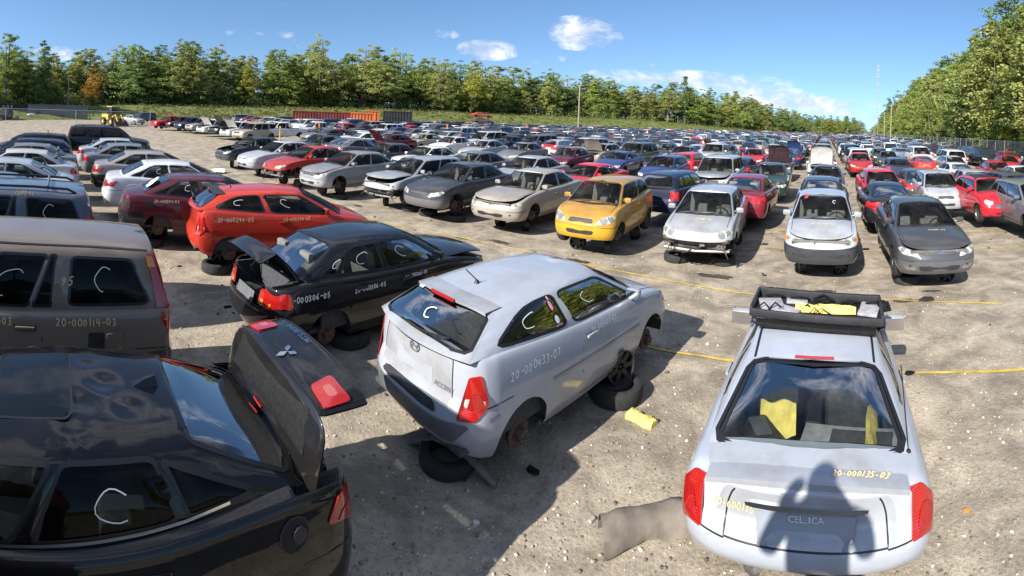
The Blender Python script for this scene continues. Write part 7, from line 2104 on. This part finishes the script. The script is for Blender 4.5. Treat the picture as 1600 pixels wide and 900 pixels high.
# ------------------------------------------------------------------ stands under the cars: a rim upright on a flat tyre
_ST = {}
def stand(x, y, z_rim=True, rz=0.0, label='wheel rim standing on a flat tyre under a raised car', group='rim and tyre stands under the raised cars', flat=True):
    e = empty('wheel_stand', (x, y, 0), rz, label, 'wheel stand', group)
    z = 0
    if flat:
        t = put('tyre', SH['tyre'], e, (0, 0, .10)); t.rotation_euler = (math.pi / 2, 0, 0); z = .20
    if z_rim:
        t = put('rim', SH['rim_black'], e, (0, 0, z + .19)); t.rotation_euler = (0, 0, rz * 1.7)
    return e
for key, offs in (('accent', ((.55, -.62), (.9, .5))), ('black', ((-.75, -.5), (.8, -.6), (.8, .5))), ('red', ((-1.42, -.35), (.7, -.6), (-.9, .5))), ('maroon', ((-1.45, -.45), (.7, -.6), (-1.3, .4))), ('white', ((-1.5, -.4), (.8, -.6))), ('tan', ((-1.5, -.4), (.8, -.6))), ('dg', ((-1.5, -.4),)), ('sil', ((-1.5, -.4),)),
                  ('civicR', ((1.15, .42, 0), (1.1, -.45, 1), (-1.0, .5, 0))), ('echo', ((1.0, .45, 0), (1.0, -.45, 0), (-.9, .5, 0))), ('civicH', ((1.0, .5, 1), (1.1, -.62, 1), (-.9, .6, 0))), ('yaris', ((.85, .35, 0), (.85, -.45, 0), (-.9, .5, 0))), ('accord', ((1.1, .45, 0), (1.1, -.45, 0), (-.9, .6, 0))), ('civicD', ((1.0, .60, 1), (1.1, -.5, 1), (-.9, .6, 0))), ('versa', ((1.0, .62, 1), (1.1, -.5, 0), (-.9, .6, 0))), ('civicS', ((1.1, .62, 1), (1.1, -.5, 0))), ('rio', ((1.1, .6, 0), (1.1, -.5, 0))), ('acc2', ((1.1, .6, 1), (1.1, -.5, 0))), ('maz2', ((1.1, .6, 0), (1.1, -.5, 0))), ('lancer', ((-1.4, .3), (1.2, .3))), ('crv', ((-1.2, .5),)), ('bluesuv', ((-1.2, .5),))):
    root = HERO[key][0]; M = root.matrix_basis.copy()
    for o_ in offs:
        p = M @ Vector((o_[0], o_[1], 0)); fl = len(o_) < 3 or bool(o_[2])
        stand(p.x, p.y, True, RNG.uniform(0, 3), 'wheel rim standing on a flat tyre under a raised car' if fl else 'bare dark wheel rim propping up a car', 'rim and tyre stands under the raised cars' if fl else 'bare rims propping up cars', fl)

# ------------------------------------------------------------------ litter near the camera
p = at(700, 722)
t = put('flat_tyre', SH['tyre'], None, (p.x, p.y, .10)); t.rotation_euler = (math.pi / 2, 0, 0); t.scale = (.92, .75, .92); t.location.z = .075; tag(t, 'worn tyre lying flat behind the silver three-door hatchback', 'tyre')
def strip(name, pts, w, mat, label, cat, th=.02, curl=.02):
    mb = MB(); vs = []
    P = [Vector(p) for p in pts]
    for i, q in enumerate(P):
        d = (P[min(i + 1, len(P) - 1)] - P[max(i - 1, 0)]).normalized(); s = Vector((-d.y, d.x, 0))
        for u in (-1, -.5, 0, .5, 1): vs.append(q + s * (u * w / 2) + Vector((0, 0, curl * (1 - u * u))))
        for u in (1, .5, 0, -.5, -1): vs.append(q + s * (u * w / 2) + Vector((0, 0, curl * (1 - u * u) - th)))
    n = 10
    fs = [(i * n + j, i * n + (j + 1) % n, (i + 1) * n + (j + 1) % n, (i + 1) * n + j) for i in range(len(P) - 1) for j in range(n)] + [tuple(range(n))[::-1], tuple(range((len(P) - 1) * n, len(P) * n))]
    mb.add(vs, fs, mat, True)
    return tag(mb.build(name), label, cat)
a, b = at(640, 690, .03), at(776, 756, .03)
strip('trim_strip', [a, a.lerp(b, .3) + Vector((0, 0, .18)), a.lerp(b, .6) + Vector((0, 0, .19)), b], .085, 'dusty_plastic', 'dusty broken trim strip lying across the flat tyre behind the silver hatchback', 'trim strip')
p = at(966, 622)
e = stand(p.x - .02, p.y + .0, True, .4, 'black rim standing in a flat tyre beside the right flank of the silver three-door hatchback', None)
p = at(1000, 662)
fm = foam_mesh(.34, .15, .07, 9); fo = fm.build('yellow_foam', None, (p.x, p.y + .05, .0), (0, 0, -.25)); tag(fo, 'yellow foam block lying on the gravel beside the flat tyre', 'foam')
def bumper_shell(name, A, B, h, label, seed, bend=.12):
    """a torn bumper cover lying on the gravel: a curved dusty trough, with a dark face at one end for the shade inside"""
    r = random.Random(seed); mb = MB(); n, m = 14, 9
    d = (B - A); s = Vector((-d.y, d.x, 0)).normalized(); vs = []
    for i in range(n + 1):
        t = i / n; c = A.lerp(B, t) + s * bend * math.sin(math.pi * t)
        for j in range(m + 1):
            a = math.pi * (-.08 + 1.16 * j / m); k = h * (1 + .10 * math.sin(t * 9 + seed) + (.10 if j > 6 else 0))
            vs.append(c + s * (math.cos(a) * k * 1.05 + r.uniform(-.008, .008)) + Vector((0, 0, max(.004, math.sin(a) * k * 1.1 + .02 + (1 - t) * .05 + r.uniform(-.008, .008)))))
    fs = [(i * (m + 1) + j, (i + 1) * (m + 1) + j, (i + 1) * (m + 1) + j + 1, i * (m + 1) + j + 1) for i in range(n) for j in range(m)]
    mb.add([A.lerp(B, .04) + s * (math.cos(math.pi * j / 8) * h * .98) + Vector((0, 0, max(.005, math.sin(math.pi * j / 8) * h * 1.05 + .06))) for j in range(9)], [tuple(range(9))], 'underbody')  # dark end face stands in for the shade inside the trough
    mb.add(vs, fs, 'dusty_plastic', True)
    return tag(mb.build(name), label, 'bumper cover')
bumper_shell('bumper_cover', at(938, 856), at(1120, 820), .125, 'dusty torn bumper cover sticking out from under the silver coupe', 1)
for px, py, s, mt, lab in ((340, 270, .5, 'white_mark', 'white scrap of torn plastic lying on the open lane'), (1480, 395, .1, 'white_mark', 'small pale scrap of plastic near the grey sedan with the hood ajar'), (832, 738, .07, 'matte_black', 'small black shard on the gravel before the silver hatchback'), (1420, 585, .07, 'matte_black', 'small black scrap beside the coupe mirror'), (1510, 800, .03, 'lamp_amber', 'tiny orange lamp shard on the gravel right of the coupe'), (1448, 470, .16, 'engine_black', 'bent dark metal rod in front of the grey sedan')):
    p = at(px, py); r = random.Random(px); mb = MB()
    n = 7; top = [Vector((s * r.uniform(.5, 1) * math.cos(2 * math.pi * k / n) * 1.3, s * r.uniform(.5, 1) * math.sin(2 * math.pi * k / n), .012 + r.uniform(0, .35) * s)) for k in range(n)]
    mb.add(top + [Vector((v.x, v.y, v.z - .01)) for v in top], [tuple(range(n)), tuple(range(2 * n - 1, n - 1, -1))] + [(k, (k + 1) % n, n + (k + 1) % n, n + k) for k in range(n)], mt)
    tag(mb.build('plastic_scrap', None, (p.x, p.y, 0)), lab, 'scrap')
def panel_piece(px, py, z, sx, sy, rot, mt, label):
    mb = MB(); mb.box((0, 0, 0), (sx, sy, .03), mt, None, .012); mb.box((sx * .1, sy * .5, -.06), (sx * .8, .03, .14), mt, None, .01)
    p = at(px, py, z); tag(mb.build('loose_panel', None, p, rot), label, 'panel')
def litter():
    r = random.Random(61); mb = MB()
    for k in range(420):
        x = r.uniform(-22, 7); y = r.choice([r.gauss(8.6, .9), r.gauss(3.0, 1.6), r.gauss(13.6, .8), r.uniform(1.5, 20)])
        if x > -1.3 and y < 8: continue
        s = r.uniform(.012, .045) * (1.6 if r.random() < .12 else 1)
        mb.box((x, y, s * .25 + .004), (s * r.uniform(.8, 3), s, s * r.uniform(.2, .6)), r.choice(['matte_black', 'engine_black', 'engine_black', 'steel', 'dusty_plastic', 'dusty_plastic', 'rust', 'lamp_clear', 'steel']),
               Matrix.Rotation(r.uniform(0, 6.3), 3, 'Z') @ Matrix.Rotation(r.uniform(-.5, .5), 3, 'X'))
    tag(mb.build('debris'), 'broken bits of plastic, metal and lamp glass strewn on the gravel', kind='stuff')
litter()
# pillar posts
def yellow_post(px, py, h, label, red=False):
    p = at(px, py); e = empty('yellow_post', p, 0, label, 'post', 'yellow marker posts among the rows')
    mb = MB(); mb.tube([(0, 0, -.03), (0, 0, h)], .055, 'yellow_paint', 8); mb.build('post', e)
    mb = MB(); mb.box((0, 0, h + .10 if red else h + .03), (.34, .06, .26 if red else .05), 'red_paint' if red else 'yellow_paint'); mb.build('marker_board', e)
yellow_post(74, 241, 1.5, 'yellow steel post with a short crossbar standing in the lane at the left')
yellow_post(437, 226, 1.6, 'yellow post in front of the white extended-cab pickup')
yellow_post(498, 222, 1.8, 'yellow post with a red board left of the red pickup', True)
yellow_post(683, 218, 1.3, 'short yellow post by the navy suv')
yellow_post(698, 222, 2.0, 'taller yellow post with a red board beyond the beige sedan', True)
yellow_post(823, 216, 1.9, 'yellow post with a red board behind the white saloon', True)
yellow_post(1014, 216, 1.9, 'yellow post with a red board in the far middle rows', True)

# ------------------------------------------------------------------ skips and containers on the far side
def ribbed_box(name, px0, px1, r, z, h, depth, mat, label, cat, posts=0, open_top=True):
    A, B = az_r(px0, r), az_r(px1, r); L_ = (B - A).length
    e = empty(name, (A.x, A.y, z), math.atan2(B.y - A.y, B.x - A.x), label, cat)
    mb = MB(); mb.box((L_ / 2, depth / 2, h / 2), (L_, depth, h), mat); mb.build('shell', e)
    rb = MB(); n = int(L_ / .55)
    for k in range(n + 1): rb.box((L_ * k / n, -.06, h / 2), (.16, .10, h - .1), mat)
    rb.box((L_ / 2, -.08, h - .08), (L_ + .1, .14, .16), mat); rb.box((L_ / 2, -.08, .1), (L_ + .1, .14, .2), mat)
    rb.build('ribs', e)
    return e
simple('container_red', (.26, .065, .04), .7, var=.35, scale=.6)
simple('container_orange', (.62, .16, .045), .7, var=.2, scale=.6)
simple('skip_black', (.028, .028, .03), .7, var=.4, scale=.7)
ribbed_box('freight_container', 458, 548, 96, .0, 3.1, 2.4, 'container_red', 'long rust-red ribbed container behind the parked trucks', 'container')
ribbed_box('freight_container', 549, 584, 95, .0, 3.1, 2.4, 'container_orange', 'plain orange container right of the rust-red one', 'container')
ribbed_box('freight_container', 572, 592, 99, .0, 3.6, 2.4, 'container_orange', 'taller orange container end standing behind the plain orange one', 'container')
ribbed_box('waste_skip', 599, 644, 96, .0, 3.7, 2.6, 'skip_black', 'big black ribbed skip right of the orange containers', 'skip')
# crushed cars piled up
for i, (px, z, c, lab) in enumerate(((753, .6, (.30, .27, .24), 'dirty grey crushed car at the bottom of the pile before the bank'), (755, 1.9, (.06, .05, .05), 'flattened dark car in the middle of the crushed pile'), (752, 3.1, (.35, .06, .03), 'flattened red car on top of the crushed pile'))):
    p = az_r(px, 100); o = put('crushed_car', merged_mesh('sedan', 2, False), None, (p.x, p.y, z), (0, .03 * (i - 1), .5 + .2 * i), c); o.scale = (1, 1, .75); tag(o, lab, 'crushed car')
b_ = MB(); b_.box((0, 0, .45), (4.6, 2.0, .9), 'rust', None, .05); p = az_r(753, 100); tag(b_.build('scrap_block', None, (p.x, p.y, 0), (0, 0, .5)), 'compressed block of rusty scrap under the pile of crushed cars', 'scrap block')

# ------------------------------------------------------------------ wheel loader
def loader():
    p = az_r(176, 72); e = empty('wheel_loader', p, rad(25), 'yellow wheel loader with dark glazed cab behind the slate-blue hatchback', 'loader'); e.scale = (.86, .86, .86)
    mb = MB(); mb.box((-1.2, 0, 1.45), (2.2, 1.7, 1.0), 'yellow_paint', None, .12); mb.box((.5, 0, 1.0), (1.4, 1.2, .5), 'yellow_paint', None, .08); mb.build('body', e)
    mb = MB(); mb.box((.2, 0, 2.55), (1.5, 1.5, 1.35), 'opaque_glass', None, .06); mb.box((.2, 0, 3.28), (1.7, 1.65, .14), 'yellow_paint', None, .04)
    for x in (-.52, .92):
        for y in (-.72, .72): mb.box((x, y, 2.55), (.09, .09, 1.4), 'black_plastic')
    mb.build('cab', e)
    mb = MB(); mb.lathe([(.001, .16), (.07, .14), (.08, 0)], 'lamp_amber', 10, Matrix.Translation((.0, 0, 3.36))); mb.build('beacon', e)
    for x in (-1.3, 1.3):
        for y in (-1.0, 1.0):
            mb = MB(); M = Matrix.Translation((x, y, .72)) @ Matrix.Rotation(math.pi / 2, 4, 'X'); mb.lathe([(.35, -.25), (.66, -.27), (.72, -.15), (.72, .15), (.66, .27), (.35, .25)], 'rubber', 18, M); mb.lathe([(.001, -.2), (.36, -.2), (.36, .2), (.001, .2)], 'yellow_paint', 14, M); mb.build('wheel', e)
    mb = MB()
    for y in (-.55, .55): mb.tube([(.9, y, 1.5), (1.9, y, 1.9), (2.7, y, .8)], .13, 'yellow_paint', 6)
    mb.build('lift_arm', e)
    mb = MB(); mb.add([(2.6, -1.25, .15), (2.6, 1.25, .15), (3.5, 1.25, .1), (3.5, -1.25, .1), (2.5, -1.25, 1.0), (2.5, 1.25, 1.0), (2.7, -1.25, .2), (2.7, 1.25, .2)], [(0, 1, 2, 3), (0, 4, 5, 1), (0, 3, 4), (1, 5, 2)], 'rust'); mb.build('bucket', e)
loader()

# ------------------------------------------------------------------ poles and mast
simple('pole_wood', (.30, .24, .16), .9, var=.3, scale=3)
p = az_r(904, 100); e = empty('light_pole', p, 0, 'tall wooden light pole with floodlights rising from the rows', 'light pole')
mb = MB(); mb.tube([(0, 0, 0), (0, 0, 10.6)], [.17, .13], 'pole_wood', 8); mb.build('pole', e)
mb = MB(); mb.box((0, 0, 10.5), (1.3, .1, .1), 'galvanised'); mb.build('crossarm', e)
for x in (-.45, .35): mb = MB(); mb.box((x, -.15, 10.85), (.5, .35, .42), 'galvanised', Matrix.Rotation(.5, 3, 'X'), .05); mb.build('floodlight', e)
for px, r, h, rr_, mt, lab in ((1392, 128, 10.5, .17, 'pole_wood', 'tan wooden utility pole beside the chain-link fence'), (1382, 150, 9.2, .11, 'galvanised', 'thin grey pole left of the tan utility pole'), (1366, 205, 10.5, .13, 'pole_wood', 'slim weathered pole farthest along the fence'), (1372, 190, 8.8, .10, 'galvanised', 'faint slender pole near the farthest one along the fence'), (106, 108, 9.0, .14, 'pole_wood', 'dark wooden pole before the trees at the left')):
    p = az_r(px, r); e = empty('utility_pole', p, 0, lab, 'pole'); mb = MB(); mb.tube([(0, 0, 0), (0, 0, h)], [rr_, rr_ * .75], mt, 8); mb.build('pole', e)
    mb = MB(); mb.box((0, 0, h - .35), (.9 if mt == 'pole_wood' else .4, .10, .12), mt); mb.build('crossarm', e)
def mast():
    p = az_r(1370, 430); e = empty('radio_mast', p, .4, 'slender lattice radio mast with dishes above the far trees', 'radio mast')
    mb = MB(); h = 62; w = 1.1
    cs = [Vector((w * math.cos(a), w * math.sin(a), 0)) for a in (0, 2.094, 4.189)]
    for c in cs: mb.tube([c, c * .75 + Vector((0, 0, h))], .10, 'galvanised', 5)
    n = 26
    for k in range(n):
        z0, z1 = h * k / n, h * (k + 1) / n; s0, s1 = 1 - .25 * k / n, 1 - .25 * (k + 1) / n
        for i in range(3): mb.tube([cs[i] * s0 + Vector((0, 0, z0)), cs[(i + 1) % 3] * s1 + Vector((0, 0, z1))], .05, 'galvanised', 4); mb.tube([cs[i] * s1 + Vector((0, 0, z1)), cs[(i + 1) % 3] * s1 + Vector((0, 0, z1))], .05, 'galvanised', 4)
    mb.build('lattice', e)
    for z, s in ((38, 1.1), (44, .9), (51, 1.0), (57, 1.2), (61, 1.1)):
        mb = MB()
        for a in (0, 2.1, 4.2): mb.cut(); mb.box((1.6 * math.cos(a), 1.6 * math.sin(a), z), (.35, .35, 1.5 * s), 'galvanised', Matrix.Rotation(a, 3, 'Z'), .1)
        mb.build('antenna_panel', e)
mast()

# ------------------------------------------------------------------ the photographer, standing on a car behind the view
car('suv', (-.45, -2.15), 180, C['black'], 'black suv behind the camera that the photographer stands on', cat='suv', lod=1, lift=.08, wheels='rim_black')
def photographer(x, y, z):
    e = bpy.data.meshes.new('person')
    pts = {'pelvis': (0, 0, .95), 'waist': (0, .0, 1.10), 'chest': (0, .02, 1.32), 'sh': (0, .0, 1.45), 'neck': (0, .02, 1.53), 'head': (0, .05, 1.62), 'crown': (0, .04, 1.74)}
    for s, q in ((1, 'l'), (-1, 'r')):
        pts.update({'hip' + q: (.10 * s, 0, .90), 'knee' + q: (.12 * s, .02, .50), 'ank' + q: (.13 * s, -.02, .09), 'toe' + q: (.15 * s, .14, .04),
                    'shl' + q: (.19 * s, 0, 1.43), 'elb' + q: (.25 * s, .06, 1.17), 'wri' + q: (.13 * s, .24, 1.40), 'han' + q: (.06 * s, .26, 1.50)})
    nm = list(pts); ix = {n: i for i, n in enumerate(nm)}
    ed = [('pelvis', 'waist'), ('waist', 'chest'), ('chest', 'sh'), ('sh', 'neck'), ('neck', 'head'), ('head', 'crown')]
    for q in 'lr': ed += [('pelvis', 'hip' + q), ('hip' + q, 'knee' + q), ('knee' + q, 'ank' + q), ('ank' + q, 'toe' + q), ('sh', 'shl' + q), ('shl' + q, 'elb' + q), ('elb' + q, 'wri' + q), ('wri' + q, 'han' + q)]
    e.from_pydata([pts[n] for n in nm], [(ix[a], ix[b]) for a, b in ed], [])
    o = put('person', e, None, (x, y, z)); o.scale = (1.22, 1, .955)
    sk = o.modifiers.new('skin', 'SKIN'); o.modifiers.new('sub', 'SUBSURF').levels = 2; o.modifiers['sub'].render_levels = 2
    rads = {'pelvis': (.17, .12), 'waist': (.16, .11), 'chest': (.19, .13), 'sh': (.13, .09), 'neck': (.06, .06), 'head': (.085, .10), 'crown': (.06, .07)}
    for q in 'lr': rads.update({'hip' + q: (.10, .10), 'knee' + q: (.07, .07), 'ank' + q: (.05, .05), 'toe' + q: (.045, .035), 'shl' + q: (.075, .075), 'elb' + q: (.055, .055), 'wri' + q: (.035, .035), 'han' + q: (.045, .035)})
    for i, n in enumerate(nm): e.skin_vertices[0].data[i].radius = rads[n]; e.skin_vertices[0].data[i].use_root = (n == 'pelvis')
    e.materials.append(MATS['seat_dark'])
    tag(o, 'person in dark clothes holding up a phone, standing on the black suv', 'person')
photographer(-.66, -.62, 1.76 + .08)
